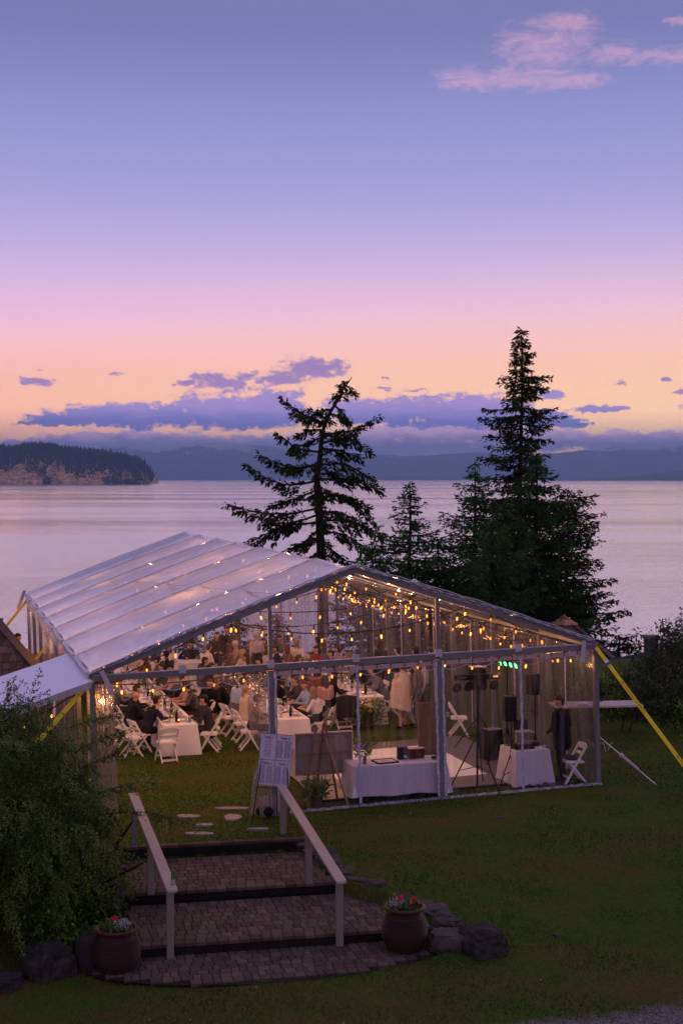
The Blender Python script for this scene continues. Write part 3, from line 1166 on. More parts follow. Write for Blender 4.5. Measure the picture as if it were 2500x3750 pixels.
M['back_vinyl'] = vinyl('back_vinyl', 0.10, tint=(0.74, 0.70, 0.72, 1), hazecol=(0.55, 0.47, 0.52, 1), gloss=0.3, rough=0.12, streak=(7, 7, 0.7), streak_amt=0.12, bump=0.5, basegloss=0.03)
M['bunched'] = vinyl('bunched', 0.28, tint=(0.85, 0.82, 0.85, 1), hazecol=(0.62, 0.58, 0.66, 1), gloss=0.8, rough=0.10, streak=(60, 60, 0.8), streak_amt=0.3, bump=1.0, basegloss=0.10)
M['seam'] = simple('seam', (0.40, 0.40, 0.52), 0.5, var=0.45, scale=1.0, stretch=(1, 1, 22))
M['trim_blue'] = simple('trim_blue', (0.15, 0.17, 0.25), 0.5, var=0.3, scale=3)
M['seam_line'] = simple('seam_line', (0.10, 0.12, 0.22), 0.6, var=0.2)
M['canopy_cloth'] = simple('canopy_cloth', (0.88, 0.85, 0.97), 0.75, var=0.04, scale=2, stretch=(1, 6, 1), bump=0.15)
M['wood_dark'] = simple('wood_dark', (0.10, 0.075, 0.06), 0.7, var=0.3, scale=5)

tent = thing('marquee_tent', 'big clear-roofed marquee with a gabled front full of string lights', 'marquee')
tent.matrix_world = TM


def roofz(x, y=0.0):
    """height of the taut sheet over local (x, y): curved down at the eaves, slack between the rafters"""
    a = abs(x) / HW
    z = HE + RISE * (1 - a)
    z += 0.05 * math.sin(pi * a)
    k = (y / BAY) % 1.0
    z -= 0.19 * math.sin(pi * k) ** .8 * (0.35 + 0.65 * math.sin(pi * min(1, a + 0.12)))
    return z


# roof panels: seven bays a side
for side in (-1, 1):
    for b in range(NB):
        mb = MB()
        P = []
        for j in range(9):
            y = (b + j / 8) * BAY
            y = min(max(y, b * BAY + 0.012), (b + 1) * BAY - 0.012)
            row = []
            for i in range(15):
                a = i / 14
                row.append((side * HW * a, y, roofz(HW * a, y) if 0 < i else HE + RISE - 0.085 * math.sin(pi * ((y / BAY) % 1.0))))
            # turn-down at the eave
            sl = 0.04 * math.sin(pi * ((y / BAY) % 1.0))
            row.append((side * (HW + 0.05 - sl), y, HE - 0.05))
            row.append((side * (HW + 0.045 - sl), y, HE - 0.16))
            P.append(row)
        mb.grid(P, 0, flip=side < 0)
        mb.build('roof_panel', M['roof_vinyl'], tent, True)
# bands on the seams
for k in range(NB + 1):
    y = k * BAY
    for side in (-1, 1):
        pts = [(side * HW * i / 10, y, roofz(HW * i / 10, 0) + 0.012) for i in range(11)]
        mb = MB()
        P = [[(p[0], p[1] - 0.028, p[2]) for p in pts], [(p[0], p[1] + 0.028, p[2]) for p in pts]]
        mb.grid(P)
        if k:
            mb.build('roof_seam', M['seam_line'], tent)
    # rafters
    for side in (-1, 1):
        MB().bar((0, y, HE + RISE - 0.10), (side * HW, y, HE - 0.07), 0.07, 0.10).build('rafter', M['alu'], tent)
# front edge lacing: a pale scalloped tube along both slopes
for side in (-1, 1):
    mb = MB()
    n = 64
    pts = []
    rr = []
    for i in range(n + 1):
        a = i / n
        pts.append((side * HW * a, -0.045, HE + RISE * (1 - a) + 0.05 * math.sin(pi * a) - 0.045 + 0.012 * math.sin(i * 2.2)))
        rr.append(0.030 + 0.009 * math.sin(i * 2.2 + 1))
    mb.tube(pts, rr, 6)
    mb.build('edge_lacing', M['trim_blue'], tent, True)
    mb = MB()
    mb.tube([(p[0], p[1] - 0.005, p[2] + 0.062) for p in pts[::4]], 0.012, 5)
    mb.build('edge_piping', M['alu_light'], tent)
# eave beams, ridge beam, purlins
for side in (-1, 1):
    MB().bar((side * HW, 0.05, HE - 0.10), (side * HW, TL, HE - 0.10), 0.07, 0.10).build('eave_beam', M['alu'], tent)
MB().bar((0, 0.05, HE + RISE - 0.16), (0, TL, HE + RISE - 0.16), 0.06, 0.10).build('ridge_beam', M['alu'], tent)
# gable: horizontal beam in six lengths, clip plates, uprights
for i in range(3):
    x0, x1 = -HW + i * 2 * HW / 3, -HW + (i + 1) * 2 * HW / 3
    MB().box(((x0 + x1) / 2, 0, HE - 0.125), (x1 - x0 - 0.09, 0.065, 0.115)).build('gable_beam', M['alu'], tent)
    MB().box(((x0 + x1) / 2, -0.012, HE - 0.06), (x1 - x0 - 0.095, 0.05, 0.016)).build('beam_lip', M['alu_light'], tent)
for x in (-3.46, -1.73, 0.0, 1.73, 3.46):
    MB().box((x - 0.01, -0.055, HE - 0.045), (0.145, 0.03, 0.15)).build('clip_plate', M['alu_light'], tent)
for x in (-1.73, 1.73):
    MB().box((x, 0, (HE - 0.19) / 2), (0.10, 0.10, HE - 0.19)).build('upright', M['alu'], tent)
    MB().box((x, 0.0, (HE + roofz(x) - .16) / 2), (0.075, 0.075, roofz(x) - HE - 0.05)).build('gable_post', M['alu'], tent)
for side in (-1, 1):
    MB().box((side * HW, 0, (HE - 0.16) / 2), (0.10, 0.10, HE - 0.16)).build('corner_post', M['alu'], tent)
    # knee plate at the corner
    MB().bar((side * (HW - .28) + (0.0 if side > 0 else -.1), -0.07, HE + 0.02), (side * (HW - 0.32) + (0.0 if side > 0 else .06), -0.07, HE - 0.42), 0.09, 0.02, up=(0, 1, 0)).build('brace_plate', M['alu_light'], tent)
    for k in range(1, NB + 1):
        if k == 1 and side < 0:
            pass
        MB().box((side * HW, k * BAY, (HE - 0.15) / 2), (0.09, 0.09, HE - 0.15)).build('leg', M['alu'], tent)
MB().bar((-HW - 0.10, TL + .02, HE + 0.08), (-HW - .34, TL - .05, HE - .52), 0.10, 0.03, up=(0, 1, 0)).build('corner_plate', M['alu_light'], tent)
MB().bar((-HW - 0.05, TL * 0.42, HE - 1.0), (-HW - .25, TL * .33, HE - 1.9), 0.05, 0.05).build('side_brace', M['alu_light'], tent)
for x in (-1.73, 1.73):
    MB().box((x, TL, (roofz(x, 0) - .16) / 2), (0.09, 0.09, roofz(x, 0) - .16)).build('back_upright', M['wood_dark'], tent)


# clear sheets: wrinkled, hung
def sheet(name, x0, x1, y0, y1, zb, ztop, mat, wr=0.02, nx_=14, nz_=8, parent=tent, ph=0.0, flare=0.0):
    """vertical sheet from (x0,y0) to (x1,y1); ztop a number or function of x"""
    mb = MB()
    P = []
    dx_, dy_ = x1 - x0, y1 - y0
    L = math.hypot(dx_, dy_)
    nxn, nyn = -dy_ / L, dx_ / L
    for i in range(nx_ + 1):
        k = i / nx_
        x, y = x0 + dx_ * k, y0 + dy_ * k
        zt = ztop(x) if callable(ztop) else ztop
        row = []
        for j in range(nz_ + 1):
            q = j / nz_
            z = zb + (zt - zb) * q
            o = wr * (math.sin(k * L * 5.0 + ph + q * 1.3) + 0.6 * nz(k * L * 2.2 + ph, z * 0.8)) * (1 - q * 0.6)
            o += flare * (1 - q) ** 3
            row.append((x + nxn * o, y + nyn * o, z))
        P.append(row)
    mb.grid(P)
    return mb.build(name, mat, parent, True)


th_ = 2 * HW / 3
# gable triangle in four sheets
gt = lambda x: HE + RISE * (1 - abs(x) / HW) - 0.04
for x0, x1 in ((-HW + .15, -1.78), (-1.69, 0.0), (0.0, 1.69), (1.78, HW - .15)):
    sheet('gable_sheet', x0, x1, 0.035, 0.035, HE - 0.06, gt, M['gable_vinyl'], 0.012, 12, 6, ph=x0)
# lower front: right two thirds closed, left third open
sheet('wall_sheet', -1.68, 0.02, 0.035, 0.035, 0.02, HE - 0.20, M['wall_vinyl'], 0.015, ph=1)
sheet('wall_sheet', 0.02, 1.68, 0.035, 0.035, 0.02, HE - 0.20, M['wall_vinyl'], 0.015, ph=2)
sheet('wall_sheet', 1.78, 3.51, 0.035, 0.035, 0.02, HE - 0.20, M['wall_vinyl'], 0.015, ph=3)
sheet('wall_sheet', 3.51, HW - .05, 0.035, 0.035, 0.02, HE - 0.20, M['wall_vinyl'], 0.015, ph=4)
# strip along the top of the wall (hem with hooks)
MB().box(((-1.68 + HW) / 2, 0.0, HE - 0.255), (HW + 1.6, 0.012, 0.085)).build('top_hem', simple('hem', (0.42, 0.33, 0.33), 0.5, var=0.25, scale=3), tent)
for k in range(24):
    x = -1.6 + k * 0.29
    MB().box((x, -0.012, HE - 0.235), (0.018, 0.012, 0.075)).build('hook', M['wood_dark'], tent)
# zips with their dotted pale edges
zz0, zz1 = 0.06, HE - 0.22
for x, sw in ((0.02, .055), (3.51, .055), (1.73 - .075, .05), (1.73 + .075, .05), (-1.73 - .075, .04), (-1.73 + .075, .04), (HW - .01 + .055, .035)):
    mb = MB()
    n = 26
    pts = [(x + 0.008 * math.sin(i * 1.7 + x), -0.035 if abs(x) < 4 and abs(abs(x) - 1.73) < .1 else 0.012, zz0 + (zz1 - zz0) * i / n) for i in range(n + 1)]
    mb.grid([[(p[0] - sw / 2, p[1] - .022, p[2]) for p in pts], [(p[0] + sw / 2, p[1] - .022, p[2]) for p in pts]])
    mb.build('zip_seam', M['seam'], tent)
# ground hem: wrinkled sheet turned in on the grass
mb = MB()
P = []
for i in range(121):
    x = -1.45 + (HW + 1.5) * i / 120
    wv = 0.035 * nz(x * 3.0, 2.2) + 0.02 * nz(x * 9, 1.1)
    P.append([(x, -0.13 + wv, 0.018), (x, -0.05 + wv, 0.055 + 0.02 * nz(x * 11)), (x, 0.03, 0.03)])
mb.grid(P, flip=True).build('ground_hem', vinyl('hem_vinyl', .55, hazecol=(.5, .52, .62, 1), gloss=.5, streak=(14, 14, 14), streak_amt=.4, bump=1.0, basegloss=.08), tent, True)
# sides
for side in (-1, 1):
    for b in range(NB):
        if side < 0 and b == 0:
            continue
        y0, y1 = b * BAY + .06, (b + 1) * BAY - .06
        if side > 0 and b == 3:
            # one sheet drawn back, a gap onto the lawn
            sheet('wall_sheet', side * (HW - .02), side * (HW - .02), y0, y0 + 1.55, 0.03, HE - .18, M['back_vinyl'], 0.035, 10, 8, ph=b, flare=-.0)
            sheet('wall_sheet', side * (HW - .02), side * (HW - .02), y0 + 1.85, y1, 0.03, HE - .18, M['back_vinyl'], 0.05, 10, 8, ph=b + .5)
            continue
        sheet('wall_sheet', side * (HW - .02), side * (HW - .02), y0, y1, 0.03, HE - .18, M['back_vinyl'], 0.03, 14, 8, ph=b * 2.1 + side)
    for b in range(NB):
        MB().box((side * (HW - .035), b * BAY + BAY / 2, HE / 2 - .1), (0.012, 0.05, HE - .3)).build('side_seam', M['seam'], tent)
# back wall
for x0, x1 in ((-HW, -1.78), (-1.68, 1.68), (1.78, HW)):
    sheet('wall_sheet', x0, x1, TL - .02, TL - .02, 0.03, gt, M['gable_vinyl'] if x0 < -1.7 else M['back_vinyl'], 0.03, 16, 8, ph=x0)
for x in (0.55, 3.2, -3.4):
    MB().box((x, TL - .05, 2.1), (0.07, 0.012, 3.9 - .3 * abs(x))).build('back_seam', M['seam'], tent)
# white sheer drape near the back, right of the middle
for k, (x0, x1) in enumerate(((1.9, 3.3), (3.4, 4.9))):
    sheet('side_drape', x0, x1, TL - .25, TL - .25 - .1 * k, 0.1, lambda x: gt(x) - .1, vinyl('drape_vinyl', .20, hazecol=(.62, .52, .58, 1), gloss=.3, streak=(10, 10, .5), streak_amt=.3, bump=.8), 0.06, 30, 6, ph=k)

# scalloped valance across the open third, and the loose edge above
mb = MB()
P = []
for i in range(97):
    x = -HW + 0.1 + (HW - 1.73) * i / 96
    sc_ = abs(math.sin((x + HW) * pi / 0.62))
    P.append([(x, 0.0 + .02 * math.sin(x * 9), HE - 0.19), (x, -0.02 + 0.02 * math.sin(x * 9), HE - 0.34 - 0.10 * sc_)])
mb.grid(P).build('valance', M['gable_vinyl'], tent, True)
mb = MB()
mb.tube([(p[1][0], p[1][1] - .004, p[1][2]) for p in P], 0.010, 4).build('valance_binding', M['alu_light'], tent)
mb = MB()
mb.tube([(-1.73 + (HW + 1.66) * i / 120, -0.03, HE - 0.31 - 0.09 * abs(math.sin(i / 120 * (HW + 1.7) * pi / 0.58))) for i in range(121)], 0.007, 4).build('valance_binding', M['alu_light'], tent)
# bunched clear curtain tied beside the left upright, its foot weighed down
mb = MB()
P = []
for j in range(15):
    q = j / 14
    z = 0.04 + (HE - 0.28) * q
    wdt = 0.42 - 0.24 * math.exp(-((q - .42) / .12) ** 2) * .8 - .05 * q
    row = []
    for i in range(41):
        a = i / 40
        row.append((-1.80 - wdt * a + 0.03 * math.sin(q * 6), -0.02 + 0.055 * math.sin(a * 46 + q * 2) + .02 * nz(a * 9, q * 5), z))
    P.append(row)
mb.grid(P).build('tied_curtain', M['bunched'], tent, True)
mb = MB()
mb.grid([[(-1.66 - .42 * a - .03 * q, -0.22 - .03 * math.sin(a * 9), .02 + .42 * q) for a in [i / 12 for i in range(13)]] for q in (0, .33, .66, 1)])
mb.build('curtain_skirt', M['bunched'], tent, True)
sb = MB().ball((0, 0, 0.11), (.19, .14, .11), 8).build('weight_bag', M['rubber'])
tag(sb, 'dark weight bag on the curtain foot under the seating chart', 'weight bag')
sb.location = tp(-1.95, -.12, 0)
# left corner: bunched sheets lit by the lamp behind
for (x0, x1, y_) in ((-HW + .07, -HW + .42, .02),):
    P = []
    mb = MB()
    for j in range(10):
        q = j / 9
        P.append([(x0 + (x1 - x0) * a, y_ + .05 * math.sin(a * 30 + q * 2), .05 + (HE - .3) * q) for a in [i / 24 for i in range(25)]])
    mb.grid(P).build('tied_curtain', M['bunched'], tent, True)
P = []
mb = MB()
for j in range(10):
    q = j / 9
    P.append([(-HW + .05 * math.sin(a * 34 + q * 2), .1 + .55 * a, .05 + (HE - .3) * q) for a in [i / 24 for i in range(25)]])
mb.grid(P).build('tied_curtain', M['bunched'], tent, True)
# ragged frill hanging along the left eave
mb = MB()
P = []
n = 260
for i in range(n + 1):
    y = TL * i / n
    fr = 0.16 + 0.10 * abs(nz(y * 3.1, 5)) + 0.05 * (i % 2) + .06 * abs(math.sin(y * pi / BAY))
    o = 0.05 * nz(y * 5, 1)
    P.append([(-HW - 0.02, y, HE - 0.10), (-HW - 0.07 - abs(o), y, HE - 0.14 - fr * .5), (-HW - 0.06 + o, y, HE - 0.14 - fr)])
mb.grid(P).build('eave_frill', vinyl('frill', .55, hazecol=(.68, .66, .76, 1), gloss=.6, streak=(8, 14, 8), streak_amt=.4, bump=1.0, basegloss=.1), tent, False)
for k in range(NB):
    MB().tube([(-HW - .05, k * BAY + .12, HE - .06), (-HW - .05, (k + .5) * BAY, HE - .10), (-HW - .05, (k + 1) * BAY - .12, HE - .06)], .058, 8).build('eave_roll', vinyl('roll', .7, hazecol=(.75, .74, .84, 1), gloss=.5, bump=.5, basegloss=.1) if k == 0 else bpy.data.materials['roll'], tent, True)
# pale diagonal seam of the slack lining seen through the roof
MB().bar((-1.4, .6, roofz(1.4, .6) + .012), (-3.2, TL * .72, roofz(3.2, TL * .72) + .03), .05, .004).build('roof_tape', M['alu_light'], tent)

# stays ---------------------------------------------------------
def strap(label, p, q, w_, parent=None, name='ratchet_strap'):
    t_ = thing(name, label, 'strap', q)
    p, q = Vector(p), Vector(q)
    MB().bar(p - q, Vector((0, 0, 0)), w_, 0.006, up=Vector((0.1, -1, 0.4))).build('webbing', M['strap'], t_)
    return t_


cr = tp(HW, -.05, HE - .14)
end = Vector((7.55, 27.6, -0.25))
d_s = (end - cr)
st = strap('yellow ratchet strap from the front right corner down to the lawn', cr, end, 0.085)
# printed lettering on the strap, and its white and blue label
side_ = d_s.normalized()
nrm_ = Vector((0.1, -1, 0.4)).normalized()


def strap_text(root, base, p, q, w_, marks, txt):
    p, q = Vector(p), Vector(q)
    d = (q - p).normalized()
    s = d.cross(Vector((0.1, -1, 0.4))).normalized()
    u = s.cross(d)
    for f0 in marks:
        c = bpy.data.curves.new('strap_text', 'FONT')
        c.body = txt
        c.size = 0.062
        c.align_x = 'LEFT'
        c.align_y = 'CENTER'
        o = bpy.data.objects.new('printed_text', c)
        COL.objects.link(o)
        o.data.materials.append(M['ink'])
        ori = p + (q - p) * f0
        Mx = Matrix((d, -s, u)).transposed()
        if Mx.determinant() < 0:
            Mx = Matrix((d, s, u)).transposed()
        if u.y > 0:
            Mx = Matrix((d, s, -u)).transposed()
            u = -u
        o.parent = root
        o.matrix_world = Matrix.Translation(ori + u * 0.0045) @ Mx.to_4x4()
        me = bpy.data.meshes.new_from_object(o)
        o2 = bpy.data.objects.new('printed_text', me)
        COL.objects.link(o2)
        o2.parent = root
        o2.matrix_parent_inverse = Matrix.Identity(4)
        o2.matrix_local = Matrix.Translation(ori - Vector(root.location) + u * 0.0045) @ Mx.to_4x4()
        bpy.data.objects.remove(o)


strap_text(st, None, cr, end, .085, (0.20, 0.62), '883  McDERMALL.CA RENTAL')
d = d_s.normalized()
MB().bar(cr + d * .33 - end + nrm_ * .006, cr + d * .46 - end + nrm_ * .006, 0.089, .004, up=Vector((0.1, -1, 0.4))).build('strap_label', simple('label_white', (.6, .6, .66), .6), st)
MB().bar(cr + d * .40 - end + nrm_ * .009, cr + d * .455 - end + nrm_ * .009, 0.085, .004, up=Vector((0.1, -1, 0.4))).build('strap_label', simple('label_blue', (.05, .08, .22), .6), st)
strap('yellow strap from the front left corner into the bush', tp(-HW, -.05, HE - .14), tp(-HW - 2.9, -1.6, 0.2), 0.09)
strap('yellow strap at the far left corner in front of the water', tp(-HW, TL, HE - .2), tp(-HW - 2.2, TL + .2, 0.2), 0.09)
strap('worn yellow strap from the left eave near the wooden roof', tp(-HW, TL * .62, HE - .9), tp(-HW - 1.6, TL * .55, 0.5), 0.07)
ry = thing('guy_rope', 'white guy rope with a ratchet staked right of the front corner', 'rope', tp(HW + 1.0, .3, 0))
b0 = Vector(ry.location)
g0 = gz(6.35, 29.6)
pA = tp(HW + .05, .25, 1.05)
pB = Vector((6.52, 29.4, gz(6.52, 29.4)))
MB().tube([pA - b0, pB - b0], .012, 5).build('rope', M['white_resin'], ry)
dm = (pB - pA)
MB().tube([pA + dm * .42 - b0, pA + dm * .50 - b0, pA + dm * .72 - b0], [.05, .035, .03], 6).build('ratchet', simple('ratchet', (.45, .38, .40), .5, var=.3, scale=20), ry)

# white fabric awning joined to the left eave ------------------------------
cn = thing('fabric_awning', 'white cloth awning slung from the left eave towards the wooden roof', 'awning', tp(-HW - .1, 2.2, 0))
b0 = Vector(cn.location)
A0 = tp(-HW - .03, -.25, HE - .14)
A1 = tp(-HW - .03, 4.35, HE - .12)
B0 = Vector((-8.3, 25.2, 1.58))
B1 = Vector((-9.0, 29.6, 1.72))
mb = MB()
P = []
for i in range(25):
    u = i / 24
    row = []
    for j in range(13):
        v = j / 12
        p = (A0.lerp(A1, v)).lerp(B0.lerp(B1, v), u)
        p.z -= 0.16 * math.sin(pi * u) * math.sin(pi * v) + 0.025 * math.sin(v * 21 + u * 3) * math.sin(pi * u)
        row.append(p - b0)
    P.append(row)
mb.grid(P, flip=False).build('awning_cloth', M['canopy_cloth'], cn, True)
mb = MB()
mb.grid([[r_[0] for r_ in P], [r_[0] + Vector((0, -0.01, -0.13)) for r_ in P]])
mb.build('awning_valance', simple('valance_grey', (.40, .38, .42), .8), cn)
for (p, nm) in ((B0, 0), (B1, 1)):
    MB().box((0, 0, 0), (.07, .07, p.z + .6)).build('pole', M['alu'], cn).location = Vector((p.x, p.y, (p.z - .6) / 2)) - b0
# ================================================================ string lights
BULB_R = 0.021
_bm = MB().lathe([(.010, 0.0), (.016, -.008), (BULB_R * .95, -.035), (BULB_R, -.052), (BULB_R * .8, -.075), (.008, -.092)], n=10).mesh('bulb', M['bulb_core'], True)
_halo = MB().ball((0, 0, -.046), .042, 8).mesh('glass', M['bulb_glow'], True)  # oversized glowing shell: the bulb's halo of light put into a shape
_sk = MB().lathe([(.008, .085), (.016, .075), (.018, .0), (.014, -.004)], n=8).mesh('socket', M['black_plastic'], True)
M['cord'] = simple('cord', (0.01, 0.01, 0.01), 0.7)


LAMP = bpy.data.lights.new('bulb_light', 'POINT')
LAMP.energy = 9.0
LAMP.color = (1.0, 0.42, 0.14)
LAMP.shadow_soft_size = 0.03
NB_ = [0]
LAMP2 = LAMP.copy()
LAMP2.energy = 2.5
LAMP.energy = 20.0


def catenary(p, q, sag, n=10):
    p, q = Vector(p), Vector(q)
    return [p.lerp(q, i / n) - Vector((0, 0, sag * 4 * (i / n) * (1 - i / n))) for i in range(n + 1)]


def string_lights(label, spans, spacing=0.60, off=0.3, group=None, drop=0.10, frame=True, rcord=0.012, lamp=None):
    """spans: list of (p, q, sag) in the marquee's frame"""
    f = tp if frame else (lambda x, y, z: Vector((x, y, z)))
    pts = []
    for p, q, sag in spans:
        c = catenary(p, q, sag)
        pts += c if not pts else c[1:]
    pts = [f(*p) for p in pts]
    root = thing('string_lights', label, 'string lights', pts[0], 0, group)
    b0 = Vector(root.location)
    MB().tube([p - b0 for p in pts], rcord, 4).build('cord', M['cord'], root)
    # bulbs
    L = 0
    nxt = off
    for a, b in zip(pts, pts[1:]):
        l = (b - a).length
        while nxt <= L + l:
            p = a.lerp(b, (nxt - L) / l)
            tl = Euler((random.uniform(-.2, .2), random.uniform(-.2, .2), 0))
            s = obj('socket', _sk, root)
            s.location = p - b0 - Vector((0, 0, drop))
            o = obj('bulb', _bm, root)
            o.location = s.location
            o.rotation_euler = tl
            o.scale = (random.uniform(.62, 1.0),) * 3
            s.rotation_euler = tl
            obj('glass', _halo, o)  # emissive halo shell round the bulb
            if NB_[0] % 3 == 0:      # the light these bulbs give
                ld = lamp or LAMP
                lo = bpy.data.objects.new('bulb_light', ld)
                COL.objects.link(lo)
                lo.parent = root
                lo.location = s.location - Vector((0, 0, .16))
            NB_[0] += 1
            nxt += spacing
        L += l
    return root


G = None
# the front strand: hooks on both rafters, sags between
string_lights('string lights nearest the gable, hooked to both front rafters', [((-4.9, .35, 2.75), (-2.60, .35, 3.82), .06), ((-2.60, .35, 3.82), (2.66, .35, 3.88), .42), ((2.66, .35, 3.88), (5.10, .35, 2.86), .12)], 0.62, .25, lamp=LAMP2)
string_lights('low string lights just inside the gable beam', [((-5.05, .28, 2.74), (-1.73, .3, 2.82), .10), ((-1.73, .3, 2.82), (1.73, .3, 2.86), .12), ((1.73, .3, 2.86), (5.05, .3, 2.86), .20)], 0.60, .45, lamp=LAMP2)
names = ['second', 'third', 'fourth', 'fifth', 'sixth', 'seventh', 'last']
for k in range(1, 7):
    y = k * BAY * 1.0
    sg = 0.45
    y1 = y + BAY * (.5 if k % 2 else -.2)
    string_lights('string lights across the marquee, %s strand from the gable' % names[k - 1],
                  [((-4.9, y, 2.78), (-2.7, y, 3.80), .12), ((-2.7, y, 3.80), (0.1, y1, 4.50), .38), ((0.1, y1, 4.50), (2.7, y, 3.82), .38), ((2.7, y, 3.82), (5.05, y, 2.85), .22)], 0.62, .2 + .07 * k)
for k, (y0, y1) in enumerate(((0.35, 5.7), (5.7, 11.5))):
    string_lights('string lights zigzagging under the ridge, %s length' % ('front', 'middle', 'back')[k],
                  [((-2.6, y0, 3.80), (2.4, (y0 + y1) / 2, 3.90), .35), ((2.4, (y0 + y1) / 2, 3.90), (-2.6, y1, 3.80), .35)], 0.70, .35)
string_lights('string lights along the inside of the right eave', [((4.95, k * BAY + .3, 2.74), (4.95, (k + 1) * BAY, 2.74), .16) for k in range(NB)], 0.66, .4, lamp=LAMP2)
string_lights('string lights along the left eave', [((-5.05, k * BAY + .05, 2.72), (-5.05, (k + 1) * BAY, 2.72), .20) for k in range(NB)], 0.72, .12)
string_lights('short string lights under the white awning behind the bush', [((-5.4, .1, 2.72), (-6.5, -.4, 2.3), .1), ((-6.5, -.4, 2.3), (-6.4, .2, 1.6), .1)], 0.55, .15)
# ================================================================ conifers
M['bark'] = simple('bark', (0.022, 0.016, 0.013), 0.95, var=0.35, scale=3, bump=0.5)
M['twig'] = simple('twig', (0.04, 0.03, 0.022), 0.95, var=0.3, scale=6)
M['needles'] = leafmat('needles', (0.008, 0.016, 0.004, 1), (0.024, 0.038, 0.008, 1), (0.065, 0.078, 0.018, 1), 0.25, 0.7)
M['needles_fresh'] = leafmat('needles_fresh', (0.010, 0.034, 0.008, 1), (0.028, 0.086, 0.020, 1), (0.07, 0.18, 0.04, 1), 0.3, 0.65)
M['leaves_bush'] = leafmat('leaves_bush', (0.040, 0.092, 0.016, 1), (0.115, 0.215, 0.042, 1), (0.27, 0.38, 0.11, 1), 0.4, 0.5)
M['leaves_ivy'] = leafmat('leaves_ivy', (0.018, 0.045, 0.005, 1), (0.045, 0.100, 0.012, 1), (0.09, 0.17, 0.025, 1), 0.3, 0.45)
M['leaves_grey'] = leafmat('leaves_grey', (0.030, 0.045, 0.022, 1), (0.060, 0.085, 0.040, 1), (0.12, 0.15, 0.085, 1), 0.3, 0.55)


def sprigs(P, D, size, rng, wid=0.30, nper=1, jit=0.35):
    """needle sprays: kite-shaped faces at points P pointing along D"""
    P = np.repeat(np.asarray(P), nper, 0)
    D = np.repeat(np.asarray(D), nper, 0)
    n = len(P)
    D = D + rng.normal(0, jit, (n, 3))
    D /= np.linalg.norm(D, axis=1, keepdims=True) + 1e-9
    A = rng.normal(0, 1, (n, 3))
    Wv = np.cross(D, A)
    Wv /= np.linalg.norm(Wv, axis=1, keepdims=True) + 1e-9
    s = size * rng.uniform(0.55, 1.25, (n, 1))
    P = P + rng.normal(0, 1, (n, 3)) * size * 0.22
    v0 = P
    v1 = P + D * s * 0.45 + Wv * s * wid * 0.5
    v2 = P + D * s
    v3 = P + D * s * 0.40 - Wv * s * wid * 0.5
    V = np.stack([v0, v1, v2, v3], 1).reshape(-1, 3)
    return V


def branch_curve(rng, base, tip, sag, n=9, up=0.0):
    base, tip = np.asarray(base, float), np.asarray(tip, float)
    k = np.linspace(0, 1, n)[:, None]
    c = base + (tip - base) * k
    c[:, 2] -= sag * np.sin(np.pi * k[:, 0])
    c[:, 2] += up * k[:, 0] ** 3
    w_ = np.cumsum(rng.normal(0, 0.02, (n, 3)), 0) * np.linalg.norm(tip - base) * 0.25
    return c + w_ - w_[0]


